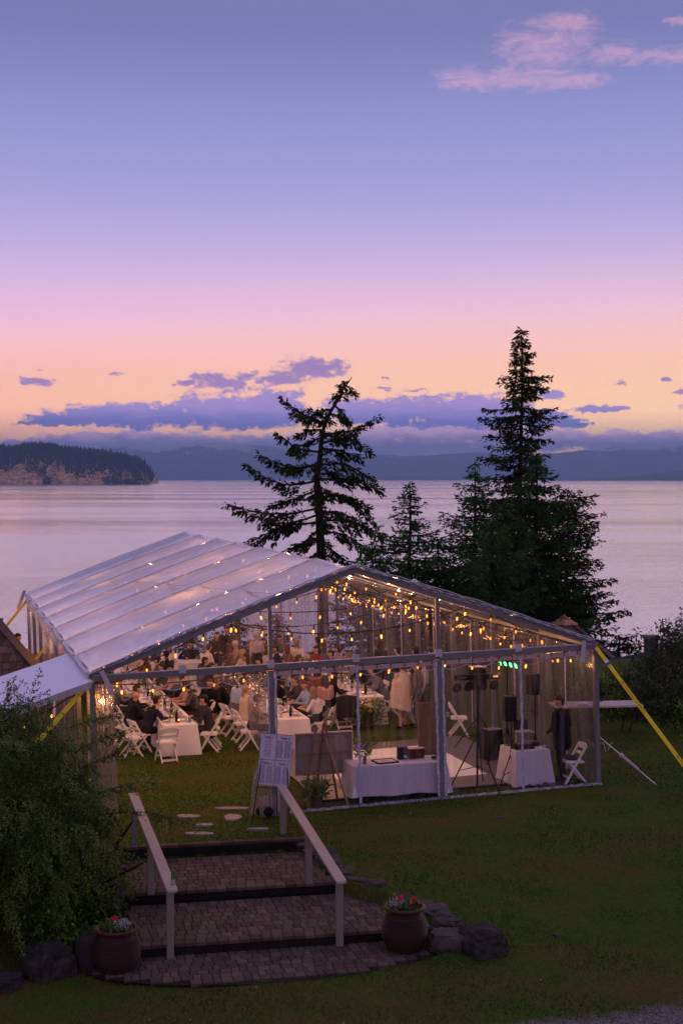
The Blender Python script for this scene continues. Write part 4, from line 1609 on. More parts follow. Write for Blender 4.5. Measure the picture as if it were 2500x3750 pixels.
class Tree:
    def __init__(self, seed):
        self.rng = np.random.default_rng(seed)
        self.P, self.D = [], []
        self.wood = MB()

    def branch(self, base, tip, sag=0.0, up=0.0, r=0.05, dens=26, hang=0.5, start=0.18, width=0.30, twig=0.6):
        rng = self.rng
        c = branch_curve(rng, base, tip, sag, 9, up)
        L = np.linalg.norm(np.asarray(tip) - np.asarray(base))
        self.wood.tube([Vector(p) for p in c], [max(0.006, r * (1 - 0.85 * i / 8)) for i in range(9)], 4, cap=False)
        # side twigs, flat fans that droop
        nt = max(4, int(L * 6.0))
        for i in range(nt):
            k = start + (1 - start) * (i + rng.uniform(0, 1)) / nt
            p = np.array([np.interp(k, np.linspace(0, 1, 9), c[:, a]) for a in range(3)])
            t_ = (c[min(8, int(k * 8) + 1)] - c[max(0, int(k * 8) - 0)])
            t_ /= np.linalg.norm(t_) + 1e-9
            side = np.cross(t_, [0, 0, 1])
            side /= np.linalg.norm(side) + 1e-9
            sgn = 1 if i % 2 else -1
            tl = L * width * (1.05 - 0.75 * k) * rng.uniform(0.6, 1.25) * twig / 0.6
            tl = max(0.16, min(tl, 1.3))
            e = p + (side * sgn * rng.uniform(.6, 1) + t_ * 0.7) * tl * 0.75
            e[2] -= hang * tl * rng.uniform(0.2, 0.9)
            m_ = max(3, int(tl * dens))
            kk = rng.uniform(0.05, 1, m_)[:, None]
            q = p + (e - p) * kk
            q[:, 2] -= (0.15 * hang * tl) * np.sin(np.pi * kk[:, 0])
            dd = (e - p) / (np.linalg.norm(e - p) + 1e-9)
            dd = np.repeat(dd[None], m_, 0)
            dd[:, 2] -= 0.35 * hang
            self.P.append(q)
            self.D.append(dd)
        m_ = int(L * dens * 0.9)
        kk = rng.uniform(start * .7, 1, m_)
        q = np.stack([np.interp(kk, np.linspace(0, 1, 9), c[:, a]) for a in range(3)], 1)
        dd = np.repeat(((c[-1] - c[0]) / (L + 1e-9))[None], m_, 0)
        self.P.append(q)
        self.D.append(dd)

    def finish(self, name, label, cat, loc, trunk_pts, trunk_r, mat, size=0.17, wid=0.32, group=None, nper=1):
        root = thing(name, label, cat, loc, 0, group)
        self.wood2 = MB().tube([Vector(p) for p in trunk_pts], trunk_r, 8)
        self.wood2.build('trunk', M['bark'], root, True)
        self.wood.build('branches', M['twig'], root)
        P = np.concatenate(self.P)
        D = np.concatenate(self.D)
        V = sprigs(P, D, size, self.rng, wid, nper)
        n = len(V) // 4
        F = np.arange(4 * n).reshape(-1, 4)
        cl = np.array([0.5 + 0.6 * mnoise.noise(Vector(p) * 1.3) for p in P])
        rn = np.clip(np.repeat(cl, nper) + self.rng.normal(0, .16, n), 0, 1)
        o = obj('crown', fast_mesh('crown', V, F, mat, rn), root)
        return root


def pxd(u, v, y):
    """offline helper kept for reading: where a direction of the photograph lies at depth y"""
    return np.array([(u - 1250) / 5208.0 * y, y, CAM_Z - (v - 1748) / 5208.0 * y])


# the wind-shaped fir on the left, 57 m off
Y1 = 57.0
bx0 = pxd(1180, 2100, Y1)
base = np.array([bx0[0], Y1, -2.2])


def loc1(u, v, dy=0.0):
    return pxd(u, v, Y1) + np.array([0, dy, 0]) - base


tr = Tree(11)
tk = [(1183, 2330), (1180, 2100), (1172, 1960), (1168, 1860), (1162, 1790), (1160, 1740), (1170, 1680), (1176, 1620), (1186, 1560), (1212, 1500), (1238, 1460), (1258, 1420), (1288, 1378)]
trunk = [loc1(*p) for p in tk]
trr = [.24, .20, .165, .15, .14, .125, .105, .09, .075, .065, .05, .035, .015]
BR = [  # (attach u,v) (tip u,v) sag, up, width
    ((1165, 1858), (832, 1855), .25, .25, .22), ((1165, 1880), (960, 1900), .2, -.1, .3), ((1172, 1905), (840, 1990), -.2, -.35, .26),
    ((1170, 1935), (1075, 2040), -.2, -.2, .4), ((1160, 1755), (898, 1722), .35, .22, .22), ((1160, 1790), (985, 1832), .1, -.2, .22),
    ((1163, 1700), (965, 1675), .2, .15, .30), ((1166, 1690), (1040, 1715), .1, 0, .3), ((1172, 1650), (1013, 1598), .15, .1, .34),
    ((1176, 1600), (1060, 1640), .0, -.1, .3), ((1182, 1572), (1080, 1590), -.1, -.1, .3), ((1188, 1548), (1024, 1458), .1, .05, .26), ((1186, 1555), (1075, 1520), 0, 0, .3),
    ((1238, 1462), (1262, 1430), .0, .0, .8), ((1268, 1408), (1298, 1440), .0, .1, .7), ((1262, 1415), (1222, 1448), .0, -.05, .6), ((1275, 1395), (1248, 1400), 0, 0, .6),
    ((1225, 1480), (1285, 1545), .0, -.1, .5), ((1216, 1495), (1160, 1505), .0, .0, .5), ((1205, 1510), (1280, 1530), 0, -.1, .5), ((1196, 1530), (1130, 1500), 0, 0, .4),
    ((1184, 1585), (1388, 1540), .12, .22, .20), ((1184, 1590), (1300, 1590), .05, -.05, .35), ((1178, 1620), (1355, 1632), -.25, -.25, .30), ((1176, 1640), (1330, 1668), -.1, -.15, .34),
    ((1166, 1700), (1368, 1755), -.3, -.2, .26), ((1163, 1730), (1300, 1740), 0, -.1, .34), ((1162, 1752), (1405, 1790), -.2, 0, .24), ((1163, 1800), (1350, 1840), -.1, -.2, .26),
    ((1168, 1822), (1390, 1898), -.45, -.35, .22), ((1170, 1870), (1340, 1900), -.1, -.2, .34), ((1172, 1905), (1400, 1940), -.2, -.25, .30), ((1172, 1940), (1370, 2010), -.2, -.2, .34),
    ((1175, 1965), (1050, 2000), 0, -.2, .34), ((1176, 1985), (1290, 2060), 0, -.2, .4), ((1178, 2010), (1090, 2070), 0, -.2, .4), ((1180, 2050), (1300, 2120), 0, -.2, .4), ((1180, 2080), (1060, 2140), 0, -.2, .4)]
for (a, b_, sg, up, wd) in BR:
    tr.branch(loc1(*a), loc1(b_[0], b_[1], tr.rng.uniform(-.9, .9)), sg, up, .05, 50, .75, .22, wd * 1.15, .6)
for i in range(46):      # shorter ones towards and away from us
    v = tr.rng.uniform(1500, 2120)
    k = (v - 1500) / 600
    u0 = np.interp(v, [1378, 1500, 1560, 1740, 1860, 2100], [1288, 1212, 1186, 1160, 1168, 1180])
    ln = (0.5 + 2.0 * k) * tr.rng.uniform(.6, 1)
    th = tr.rng.choice([-1, 1]) * pi / 2 + tr.rng.uniform(-.55, .55)
    a = loc1(u0, v)
    tr.branch(a, a + np.array([math.cos(th) * ln * .8, math.sin(th) * ln, -.15 * ln]), 0, 0, .035, 24, .6, .25, .28)
tr.finish('fir_tree', 'wind-shaped dark fir with bare patches and a bent top, left of the taller one', 'tree', tuple(base), trunk, trr, M['needles'], 0.21, 0.36)


def conifer(label, u, vtop, Yd, prof_, seed, mat, step=0.34, group=None, droop=.25, upturn=.2, zb=-3.0, name='fir_tree', lean=0.0, dens=26, trunk_w=0.20, size=.19, gapf=1.0, nw=6, minv=None):
    """prof_: rows (v, left reach, right reach) in photograph pixels; whorls of limbs between them"""
    top = pxd(u, vtop, Yd)
    bs = np.array([top[0] - lean, Yd, zb])
    T = Tree(seed)
    rng = T.rng
    Ht = top[2] - zb
    m2 = Yd / 5208.0
    trunk = [np.array([lean * (k ** 2) + .05 * math.sin(k * 9), 0, Ht * k]) for k in np.linspace(0, 1, 12)]
    z = Ht - 0.12
    vs = [p[0] for p in prof_]
    ls = [p[1] * m2 for p in prof_]
    rs = [p[2] * m2 for p in prof_]
    while z > 0.4:
        v = 1748 + (CAM_Z - (z + zb)) / m2
        if minv and v > minv:
            break
        lf, rt = np.interp(v, vs, ls), np.interp(v, vs, rs)
        tx = lean * ((z / Ht) ** 2)
        n_ = nw if v > vtop + 120 else 4
        ph = rng.uniform(0, 6.28)
        for i in range(n_):
            th = ph + 2 * pi * i / n_ + rng.uniform(-.3, .3)
            c_, s_ = math.cos(th), math.sin(th)
            reach = (rt if c_ > 0 else lf) * abs(c_) ** .6 + min(lf, rt) * .85 * abs(s_) ** 1.3
            reach = min(reach, max(lf, rt)) * rng.uniform(.50, 1.10)
            if rng.random() < .10 * gapf:
                reach *= .5
            reach = max(reach, .10)
            zz_ = z + rng.uniform(-.12, .12)
            b0 = np.array([tx, 0, zz_])
            up = (upturn * reach)
            e = b0 + np.array([c_ * reach, s_ * reach, -droop * reach])
            T.branch(b0, e, droop * .15 * reach, up * .5, .02 + .012 * reach, dens, .55, .12, .36 if reach < 1.5 else .27)
        z -= step * (0.55 + .5 * min(1, (Ht - z) / 4)) * rng.uniform(.8, 1.2)
    return T.finish(name, label, 'tree', tuple(bs), trunk, [trunk_w * (1 - k) + .012 for k in np.linspace(0, 1, 12)], mat, size, .34, group)


conifer('tallest fir, a full dark spire right of the middle, rising above the cloud bank', 1905, 1206, 63,
        [(1206, 4, 4), (1240, 18, 14), (1290, 50, 60), (1310, 30, 40), (1345, 35, 40), (1400, 90, 138), (1440, 80, 90), (1460, 108, 70), (1500, 150, 172), (1540, 160, 150), (1575, 120, 165), (1600, 150, 120),
         (1640, 120, 120), (1660, 150, 178), (1690, 170, 130), (1730, 190, 70), (1760, 120, 60), (1800, 140, 250), (1850, 190, 300), (1900, 220, 260), (1960, 240, 270), (2040, 260, 320), (2150, 300, 360), (2250, 310, 350), (2400, 260, 300)],
        21, M['needles'], .40, droop=.12, upturn=.18, zb=-3.5, dens=34, trunk_w=.24, size=.21, nw=7)
GR = 'young firs massed around the tallest one'
conifer('slender young fir standing left of the tallest fir, its leader bare', 1735, 1690, 54, [(1690, 3, 3), (1720, 26, 26), (1755, 70, 60), (1800, 65, 70), (1850, 120, 100), (1900, 190, 130), (1990, 180, 160), (2100, 200, 190), (2300, 190, 190)], 31, M['needles_fresh'], .36, GR, .05, .35, dens=24, size=.18)
conifer('small pointed fir in the gap between the two big firs', 1498, 1760, 53, [(1760, 3, 3), (1790, 22, 20), (1830, 60, 60), (1880, 55, 60), (1930, 90, 105), (1980, 150, 180), (2060, 230, 260), (2200, 220, 240)], 32, M['needles_fresh'], .34, GR, .02, .4, dens=24, size=.18)
conifer('full young fir in front of the tallest fir, centre of the mass', 1960, 1655, 55, [(1655, 3, 3), (1700, 30, 50), (1760, 70, 90), (1830, 120, 150), (1900, 150, 190), (2000, 180, 220), (2150, 220, 260), (2350, 240, 280)], 33, M['needles_fresh'], .36, GR, .08, .3, dens=28, size=.18)
conifer('broad fir leaning out on the right edge over the water', 2075, 1790, 56, [(1790, 5, 60), (1830, 60, 130), (1880, 60, 140), (1960, 110, 130), (2040, 140, 90), (2130, 160, 150), (2200, 170, 200), (2260, 180, 150), (2330, 180, 190), (2420, 200, 140)], 34, M['needles'], .38, GR, .05, .25, dens=28, size=.20)
conifer('bushy fir low behind the marquee ridge, left of the mass', 1360, 1985, 51, [(1985, 3, 3), (2020, 60, 70), (2080, 120, 150), (2200, 200, 200), (2350, 200, 220)], 35, M['needles_fresh'], .36, GR, .05, .3, dens=26, size=.18)
conifer('dense low fir behind the right roof slope', 1800, 1900, 50, [(1900, 3, 3), (1950, 70, 70), (2040, 140, 140), (2150, 190, 200), (2300, 210, 230)], 36, M['needles_fresh'], .36, GR, .08, .3, dens=30, size=.18)
conifer('low dark fir filling the gap left of the tallest one', 1600, 1960, 52, [(1960, 3, 3), (2010, 80, 80), (2100, 150, 150), (2200, 180, 180), (2400, 200, 200)], 37, M['needles_fresh'], .36, GR, .08, .3, dens=28, size=.18)
conifer('low spreading conifer beside the chimney', 2265, 2325, 60, [(2325, 60, 70), (2350, 110, 100), (2380, 130, 100), (2430, 130, 110)], 38, M['needles'], .30, GR, .0, .3, dens=28, size=.18, minv=2440)
# scrub on the bluff behind the marquee, seen through its back wall
for i, (u, v, Yd, wd) in enumerate([(560, 2290, 54, 130), (700, 2270, 52, 120), (860, 2250, 55, 150), (1010, 2240, 53, 120), (430, 2330, 52, 90)]):
    conifer(['low scrubby fir behind the back left of the marquee', 'scrubby fir seen through the back wall, second from the left', 'scrubby fir seen through the back wall, third from the left', 'scrubby fir seen through the back wall under the wind-shaped fir', 'smallest scrubby fir behind the far left corner'][i],
            u, v, Yd, [(v, 8, 8), (v + 60, wd * .6, wd * .6), (v + 200, wd, wd)], 50 + i, M['needles'], .36, 'scrub firs behind the marquee', .0, .3, zb=-2.5, dens=22, size=.19)


# ================================================================ leafy shrubs
def leaf_cloud(name, label, cat, loc, twigs, mat, leaf=0.035, per_m=90, wid=.5, seed=1, group=None, twig_r=.006, jit=.9, spread=.035, extra=None):
    """twigs: list of polylines (numpy, local) with leaves thick along them"""
    rng = np.random.default_rng(seed)
    root = thing(name, label, cat, loc, 0, group)
    wood = MB()
    P, D = [], []
    for c, r0 in twigs:
        seg = np.linalg.norm(np.diff(c, axis=0), axis=1)
        L = seg.sum()
        wood.tube([Vector(p) for p in c], [max(.003, r0 * (1 - .8 * i / (len(c) - 1))) for i in range(len(c))], 3, cap=False)
        n = int(L * per_m * (1 if r0 < .012 else .35))
        if n < 1:
            continue
        cum = np.concatenate([[0], np.cumsum(seg)])
        s = rng.uniform(L * (0.05 if r0 < .012 else .4), L, n)
        q = np.stack([np.interp(s, cum, c[:, a]) for a in range(3)], 1)
        d = (c[-1] - c[0]) / (np.linalg.norm(c[-1] - c[0]) + 1e-9)
        P.append(q + rng.normal(0, spread, (n, 3)))
        D.append(np.repeat(d[None], n, 0))
    wood.build('branches', M['twig'], root)
    P = np.concatenate(P)
    D = np.concatenate(D)
    V = sprigs(P, D, leaf, rng, wid, 1, jit)
    n = len(V) // 4
    cl = np.array([0.45 + 0.75 * mnoise.noise(Vector(p) * 2.2) for p in P])
    rn = np.clip(cl + rng.normal(0, .2, n), 0, 1)
    obj('leaves', fast_mesh('leaves', V, np.arange(4 * n).reshape(-1, 4), mat, rn), root)
    return root


def arch(rng, p, d, L, droop, n=7, wob=.12):
    pts = [np.array(p, float)]
    d = np.array(d, float)
    d /= np.linalg.norm(d)
    for i in range(n):
        d = d + np.array([0, 0, -droop / n]) + rng.normal(0, wob / n ** .5, 3)
        d /= np.linalg.norm(d)
        pts.append(pts[-1] + d * L / n)
    return np.array(pts)


# the big cotoneaster-like bush in front on the left
rng = np.random.default_rng(5)
twigs = []
bc = np.array([-5.6, 22.6, -0.3])
ctr = []


def bush_top(x, y):
    """upper surface of the bush over the ground"""
    ex = (x + 6.05) / 2.45
    ey = (y - 22.5) / 2.3
    r = ex * ex + ey * ey
    if r > 1:
        return 0
    return 3.45 * (1 - r) ** .34


for i in range(34):       # main limbs
    th = rng.uniform(0, 2 * pi)
    r0 = rng.uniform(0, .5)
    p = bc + np.array([math.cos(th) * r0 - .4, math.sin(th) * r0, 0])
    el_ = rng.uniform(.7, 1.4)
    d = np.array([math.cos(th) * math.cos(el_) * 1.2, math.sin(th) * math.cos(el_), math.sin(el_)])
    c = arch(rng, p, d, rng.uniform(1.6, 2.7), .9, 8, .25)
    twigs.append((c, .035))
    ctr.append(c)
n_t = 0
while n_t < 1150:      # arching sprays, each with short side shoots
    x, y = rng.uniform(-8.4, -3.5), rng.uniform(20.1, 24.9)
    h = bush_top(x, y)
    if h <= 0:
        continue
    k = rng.uniform(.10, 1) ** .5
    z = h * k - .45
    out = np.array([(x + 6.05) / 2.6, (y - 22.5) / 2.3 - .35, .75])
    out /= np.linalg.norm(out)
    d = out + rng.normal(0, .38, 3)
    L = rng.uniform(.6, 1.15)
    c = arch(rng, np.array([x, y, z]) - out * .35, d, L, 2.1, 8, .22)
    twigs.append((c, .007))
    for q in range(1, 8):
        t_ = c[q] - c[q - 1]
        t_ /= np.linalg.norm(t_)
        for sg in (-1, 1):
            sd_ = np.cross(t_, [0, 0, 1]) * sg + t_ * .8 + rng.normal(0, .25, 3)
            twigs.append((arch(rng, c[q], sd_, rng.uniform(.10, .26) * (1.2 - q * .08), 1.0, 3, .2), .003))
    n_t += 1
for i in range(60):       # long wands that stand out against the awning and lawn
    th = rng.uniform(-.6, 2.6)
    x, y = rng.uniform(-6.6, -4.1), rng.uniform(21.6, 23.5)
    z = bush_top(x, y) * .9 - .45
    c = arch(rng, (x, y, z), (rng.normal(0, .5), rng.normal(0, .3), 1.2), rng.uniform(.5, 1.05), 1.1, 7, .25)
    twigs.append((c, .007))
    for _ in range(3):
        k = rng.integers(1, 6)
        twigs.append((arch(rng, c[k], rng.normal(0, 1, 3) + np.array([0, 0, .5]), .28, .6, 4, .3), .004))
# the two wands reaching over the lawn, and the bare stems below them
for (p, d, L, dr) in (((-3.7, 22.3, 1.25), (1, .05, .25), 1.6, .75), ((-3.9, 22.5, 1.5), (1, .1, .5), 1.1, .5), ((-4.2, 22.4, 1.9), (1, 0, .6), 1.0, .6), ((-4.2, 22.3, 2.2), (1, 0, .9), .9, .5), ((-4.3, 22.2, 2.6), (1, 0, .5), .9, .3)):
    c = arch(rng, p, d, L, dr, 8, .2)
    twigs.append((c, .010))
    for k in range(1, 8):
        for _ in range(5):
            twigs.append((arch(rng, c[k], rng.normal(0, .7, 3) + (c[k] - c[k - 1]) * 4, rng.uniform(.10, .24), .5, 4, .3), .004))
twigs2 = [(c - np.array([-5.2, 22.5, -.5]), r) for c, r in twigs]
leaf_cloud('bush', 'huge dark small-leaved bush filling the left foreground beside the steps', 'bush', (-5.2, 22.5, -.5), twigs2, M['leaves_bush'], 0.046, 62, .55, 3, spread=.016)
for i in range(9):
    st = MB()
    c = arch(rng, (-4.35 + rng.normal(0, .15), 22.6 + rng.normal(0, .3), -.4), (.35 + rng.normal(0, .2), -.1, 1), 1.7, -.1, 7, .35)
    st.tube([Vector(p) for p in c], [.032 * (1 - .07 * k) for k in range(len(c))], 5)
    o = st.build('bare_stem', M['bark'], bpy.data.objects['bush'], True)
    o.location = (5.2, -22.5, .5)
# bright leafy ground cover at its foot
tw = []
for i in range(520):
    k = rng.uniform(0, 1)
    x = -4.15 + .55 * math.sin(k * 3) + rng.normal(0, .30) - .35 * k
    y = 22.9 - 2.2 * k + rng.normal(0, .25)
    z = gz(x, y) + .05 + rng.uniform(0, .75) * ss(-3.4, -4.3, x)
    tw.append((arch(rng, (x + 4.2, y - 21.8, z + .45), (rng.normal(.5, .4), rng.normal(-.6, .3), .3), .22, 1.2, 4, .3), .003))
leaf_cloud('ground_cover', 'bright green leafy ground cover spilling from under the bush above the left pot', 'ground cover', (-4.2, 21.8, -.45), tw, M['leaves_ivy'], 0.065, 90, .75, 7, spread=.05)
# dark tufts behind/under the bush to close it at the frame edge
# shrubs behind the side table on the right
def hedge(label, x0, x1, y0, y1, ztop, mat, seed, n, group=None, leaf=.07, base=-.4, loc=None, droop=.6, per=60):
    rng = np.random.default_rng(seed)
    cx, cy = (x0 + x1) / 2, (y0 + y1) / 2
    tw = []
    for i in range(n):
        x, y = rng.uniform(x0, x1), rng.uniform(y0, y1)
        r = ((x - cx) / (x1 - x0) * 2) ** 2 + ((y - cy) / (y1 - y0) * 2) ** 2
        if r > 1:
            continue
        h = (ztop - base) * (1 - r) ** .45 * (0.85 + .3 * mnoise.noise(Vector((x * .7, y * .7, seed))))
        z = base + h * rng.uniform(.05, 1) ** .6
        out = np.array([(x - cx) / (x1 - x0), (y - cy) / (y1 - y0) - .25, .5]) + rng.normal(0, .35, 3)
        tw.append((arch(rng, (x - cx, y - cy, z), out, rng.uniform(.35, .9), droop, 5, .3), .006))
    for i in range(8):
        tw.append((arch(rng, (rng.normal(0, .4), rng.normal(0, .4), base), rng.normal(0, .4, 3) + np.array([0, 0, 1]), ztop - base - .3, .2, 6, .3), .03))
    return leaf_cloud('bush', label, 'bush', (cx, cy, 0), tw, mat, leaf, per, .5, seed, group, spread=.06)


hedge('large greyish-green bush at the right edge behind the yellow strap', 7.3, 13.0, 35.5, 41, 2.75, M['leaves_grey'], 61, 1500, leaf=.10, base=-.3)
hedge('tall bush top poking up at the right edge in front of the dark roof', 9.0, 12.5, 38.5, 42, 3.2, M['leaves_grey'], 62, 550, leaf=.10, base=-.3)
hedge('dark leafy bush between the side table and the lower roof', 4.9, 9.0, 36.8, 40.5, 1.15, M['leaves_bush'], 63, 1000, leaf=.09, base=-.4)
hedge('low dark bush under the right edge bush, by the strap', 8.2, 13.0, 33.6, 37, 1.25, M['leaves_bush'], 64, 900, leaf=.09, base=-.3)
# ================================================================ people: bodies grown as one surface, then clothed and coiffed
def skinmat(name, col):
    return simple(name, col, 0.55, var=0.06, scale=20)


SKIN = [skinmat('skin_fair', (0.52, 0.31, 0.22)), skinmat('skin_mid', (0.40, 0.22, 0.14)), skinmat('skin_tan', (0.26, 0.13, 0.08))]
M['eye_dark'] = simple('eye_dark', (0.02, 0.015, 0.012), 0.4)
M['lip'] = simple('lip', (0.30, 0.12, 0.10), 0.5)
HAIRC = {k: simple('hair_' + k, c, 0.55, var=0.35, scale=30, stretch=(6, 6, 1), bump=0.4) for k, c in {
    'black': (0.010, 0.008, 0.008), 'brown': (0.035, 0.020, 0.012), 'auburn': (0.10, 0.035, 0.018), 'blond': (0.36, 0.24, 0.12), 'fair': (0.24, 0.15, 0.08),
    'grey': (0.36, 0.34, 0.34), 'white': (0.58, 0.54, 0.52)}.items()}
CL = {}
for k, c in {'navy': (0.016, 0.018, 0.030), 'black': (0.010, 0.010, 0.012), 'charcoal': (0.035, 0.033, 0.038), 'grey': (0.14, 0.14, 0.16), 'white': (0.68, 0.64, 0.68), 'pink': (0.48, 0.28, 0.28),
             'red': (0.26, 0.02, 0.02), 'lilac': (0.30, 0.25, 0.42), 'blue': (0.09, 0.12, 0.26), 'rust': (0.20, 0.08, 0.05), 'cream': (0.55, 0.46, 0.36), 'green': (0.08, 0.12, 0.07), 'skyblue': (0.30, 0.40, 0.62), 'trouser': (0.03, 0.03, 0.038), 'greytrouser': (0.12, 0.12, 0.14), 'brownish': (0.12, 0.075, 0.06), 'lightgrey': (0.42, 0.40, 0.44)}.items():
    CL[k] = simple('cloth_' + k, c, 0.85, var=0.12, scale=12, bump=0.25)


def pattern(name, base, dot, scale, kind='dots', thr=0.22):
    m, t = newmat(name)
    tc = t.node('ShaderNodeTexCoord').outputs['Object']
    if kind == 'dots':
        v = t.node('ShaderNodeTexVoronoi', ins={'Vector': tc, 'Scale': scale}).outputs['Distance']
        f = t.maprange(v, thr, thr + .08, 1.0, 0.0)
    else:
        wv = t.node('ShaderNodeTexWave', bands_direction='X', ins={'Vector': tc, 'Scale': scale, 'Distortion': 1.5})
        f = t.maprange(wv.outputs['Color'], .3, .6)
    principled(t, Base_Color=t.mix(f, (*base, 1), (*dot, 1)), Roughness=0.85)
    return m


CL['dotted'] = pattern('cloth_dotted', (0.03, 0.028, 0.04), (0.35, 0.33, 0.4), 34)
CL['floral'] = pattern('cloth_floral', (0.018, 0.010, 0.014), (0.5, 0.35, 0.38), 22, thr=.2)
CL['bluecheck'] = pattern('cloth_bluecheck', (0.22, 0.32, 0.52), (0.50, 0.58, 0.75), 48, thr=.3)
CL['striped'] = pattern('cloth_striped', (0.42, 0.36, 0.28), (0.10, 0.08, 0.08), 9, 'stripes')


def cone_cap(mb, p, q, r0, r1, n=10):
    """round-ended tapered limb"""
    p, q = Vector(p), Vector(q)
    d = q - p
    L = max(d.length, 1e-4)
    d.normalize()
    pts, rs = [], []
    for k in range(4):
        a = (k + .15) / 4 * pi / 2
        pts.append(p - d * r0 * math.cos(a))
        rs.append(r0 * math.sin(a))
    pts += [p, q]
    rs += [r0, r1]
    for k in range(3, -1, -1):
        a = (k + .15) / 4 * pi / 2
        pts.append(q + d * r1 * math.cos(a))
        rs.append(r1 * math.sin(a))
    mb.tube(pts, rs, n)


def voxel(mb, vox, smooth=2, name='body'):
    me = mb.mesh('tmp', [])
    o = bpy.data.objects.new('tmp', me)
    COL.objects.link(o)
    md = o.modifiers.new('r', 'REMESH')
    md.mode = 'VOXEL'
    md.voxel_size = vox
    md.use_smooth_shade = True
    sm = o.modifiers.new('s', 'SMOOTH')
    sm.factor = .5
    sm.iterations = smooth
    dg = bpy.context.evaluated_depsgraph_get()
    out = bpy.data.meshes.new_from_object(o.evaluated_get(dg))
    out.name = name
    bpy.data.objects.remove(o)
    return out


def segdist(P, a, b, r0, r1):
    a, b = np.array(a), np.array(b)
    ab = b - a
    t_ = np.clip(((P - a) @ ab) / max(ab @ ab, 1e-9), 0, 1)
    return np.linalg.norm(P - (a + t_[:, None] * ab), axis=1) - (r0 + (r1 - r0) * t_)


def make_body(J, vox=0.017, sleeves=True, jacket=0.0, dress=False, wide=1.0):
    """J: joints. Materials: 0 skin, 1 top, 2 bottom, 3 shoes, 4 eyes, 5 lips"""
    mb = MB()
    parts = []      # (a, b, r0, r1, material)

    def add(a, b, r0, r1, m_):
        cone_cap(mb, a, b, r0, r1)
        parts.append((tuple(a), tuple(b), r0, r1, m_))
    V3 = Vector
    hip, chest, neck, head = V3(J['hip']), V3(J['chest']), V3(J['neck']), V3(J['head'])
    fwd = V3(J.get('face', (0, 1, 0))).normalized()
    sd = V3(J.get('side', (1, 0, 0)))
    w_ = wide
    waist = hip.lerp(chest, .45)
    for s in (-1, 1):
        add(hip + sd * s * .075 * w_, waist + sd * s * .06 * w_, .125, .115, 2 if not dress else 1)
        add(waist + sd * s * .06 * w_, chest + sd * s * .08 * w_, .115, .125, 1)
        sh = V3(J['sh%d' % (s > 0)])
        add(chest + sd * s * .06, sh, .105, .068, 1)
        elb, hand = V3(J['el%d' % (s > 0)]), V3(J['ha%d' % (s > 0)])
        add(sh, elb, .060 + jacket * .5, .046 + jacket * .5, 1)
        add(elb, hand, .044 + jacket * .5, .030 + jacket * .3, 1 if sleeves else 0)
        # hand: palm, four unequal fingers and a thumb, slightly curled
        hd = (hand - elb).normalized()
        hd2 = (hd + V3((0, 0, -.15))).normalized()
        lat = hd2.cross(V3((0, 0, 1)))
        lat = lat.normalized() if lat.length > .1 else sd
        palm = hand + hd2 * .075
        add(hand, palm, .026, .030, 0)
        for f, (o_, l_) in enumerate(((-.028, .060), (-.010, .072), (.009, .068), (.027, .052))):
            a0 = palm + lat * o_
            a1 = a0 + hd2 * l_ * .5
            a2 = a1 + (hd2 + V3((0, 0, -.55))).normalized() * l_ * .55
            add(a0, a1, .0105, .0095, 0)
            add(a1, a2, .0095, .0085, 0)
        th0 = hand + hd2 * .025 - lat * .028 * s
        add(th0, th0 + (hd2 * .7 - lat * s * .8).normalized() * .055, .0125, .010, 0)
        kn, an = V3(J['kn%d' % (s > 0)]), V3(J['an%d' % (s > 0)])
        add(hip + sd * s * .09, kn, .092, .062, 2 if not dress else 1)
        add(kn, an, .058, .040, 2 if not dress else 0)
        ft = V3(J.get('foot', (0, 1, 0))).normalized()
        add(an + V3((0, 0, -.03)), an + ft * .17 + V3((0, 0, -.055)), .045, .036, 3)
        if jacket:
            add(hip + sd * s * .10 + V3((0, 0, .1)), hip + sd * s * .12 + V3((0, -.02, -jacket * 6)), .13, .12, 1)
    add(chest, neck, .10, .055, 1)
    add(neck, head + V3((0, 0, -.05)), .052, .052, 0)
    # head: skull, jaw, nose, ears
    up = V3((0, 0, 1))
    right = fwd.cross(up).normalized()
    up2 = right.cross(fwd).normalized()
    add(head - fwd * .018 + up2 * .018, head + fwd * .012 + up2 * .020, .086, .084, 0)
    add(head + fwd * .010 + up2 * .01, head + fwd * .035 - up2 * .070, .070, .040, 0)
    add(head + fwd * .080 + up2 * .005, head + fwd * .098 - up2 * .025, .010, .016, 0)
    for s in (-1, 1):
        add(head + right * s * .082 + up2 * .015 - fwd * .008, head + right * s * .080 - up2 * .025 - fwd * .005, .017, .013, 0)
        add(head + right * s * .032 + fwd * .079 + up2 * .006, head + right * s * .034 + fwd * .079 + up2 * .006, .012, .012, 4)
    add(head + fwd * .068 - up2 * .055 - right * .014, head + fwd * .068 - up2 * .055 + right * .014, .012, .012, 5)
    me = voxel(mb, vox)
    n = len(me.polygons)
    C = np.empty(n * 3, np.float32)
    me.polygons.foreach_get('center', C)
    C = C.reshape(-1, 3)
    D = np.stack([segdist(C, *p[:4]) - (0.004 if p[4] in (4, 5) else 0) for p in parts])
    mi = np.array([p[4] for p in parts])[np.argmin(D, 0)]
    for _ in range(6):
        me.materials.append(None)
    me.polygons.foreach_set('material_index', mi.astype(np.int32))
    me.polygons.foreach_set('use_smooth', [True] * n)
    me.update()
    return me


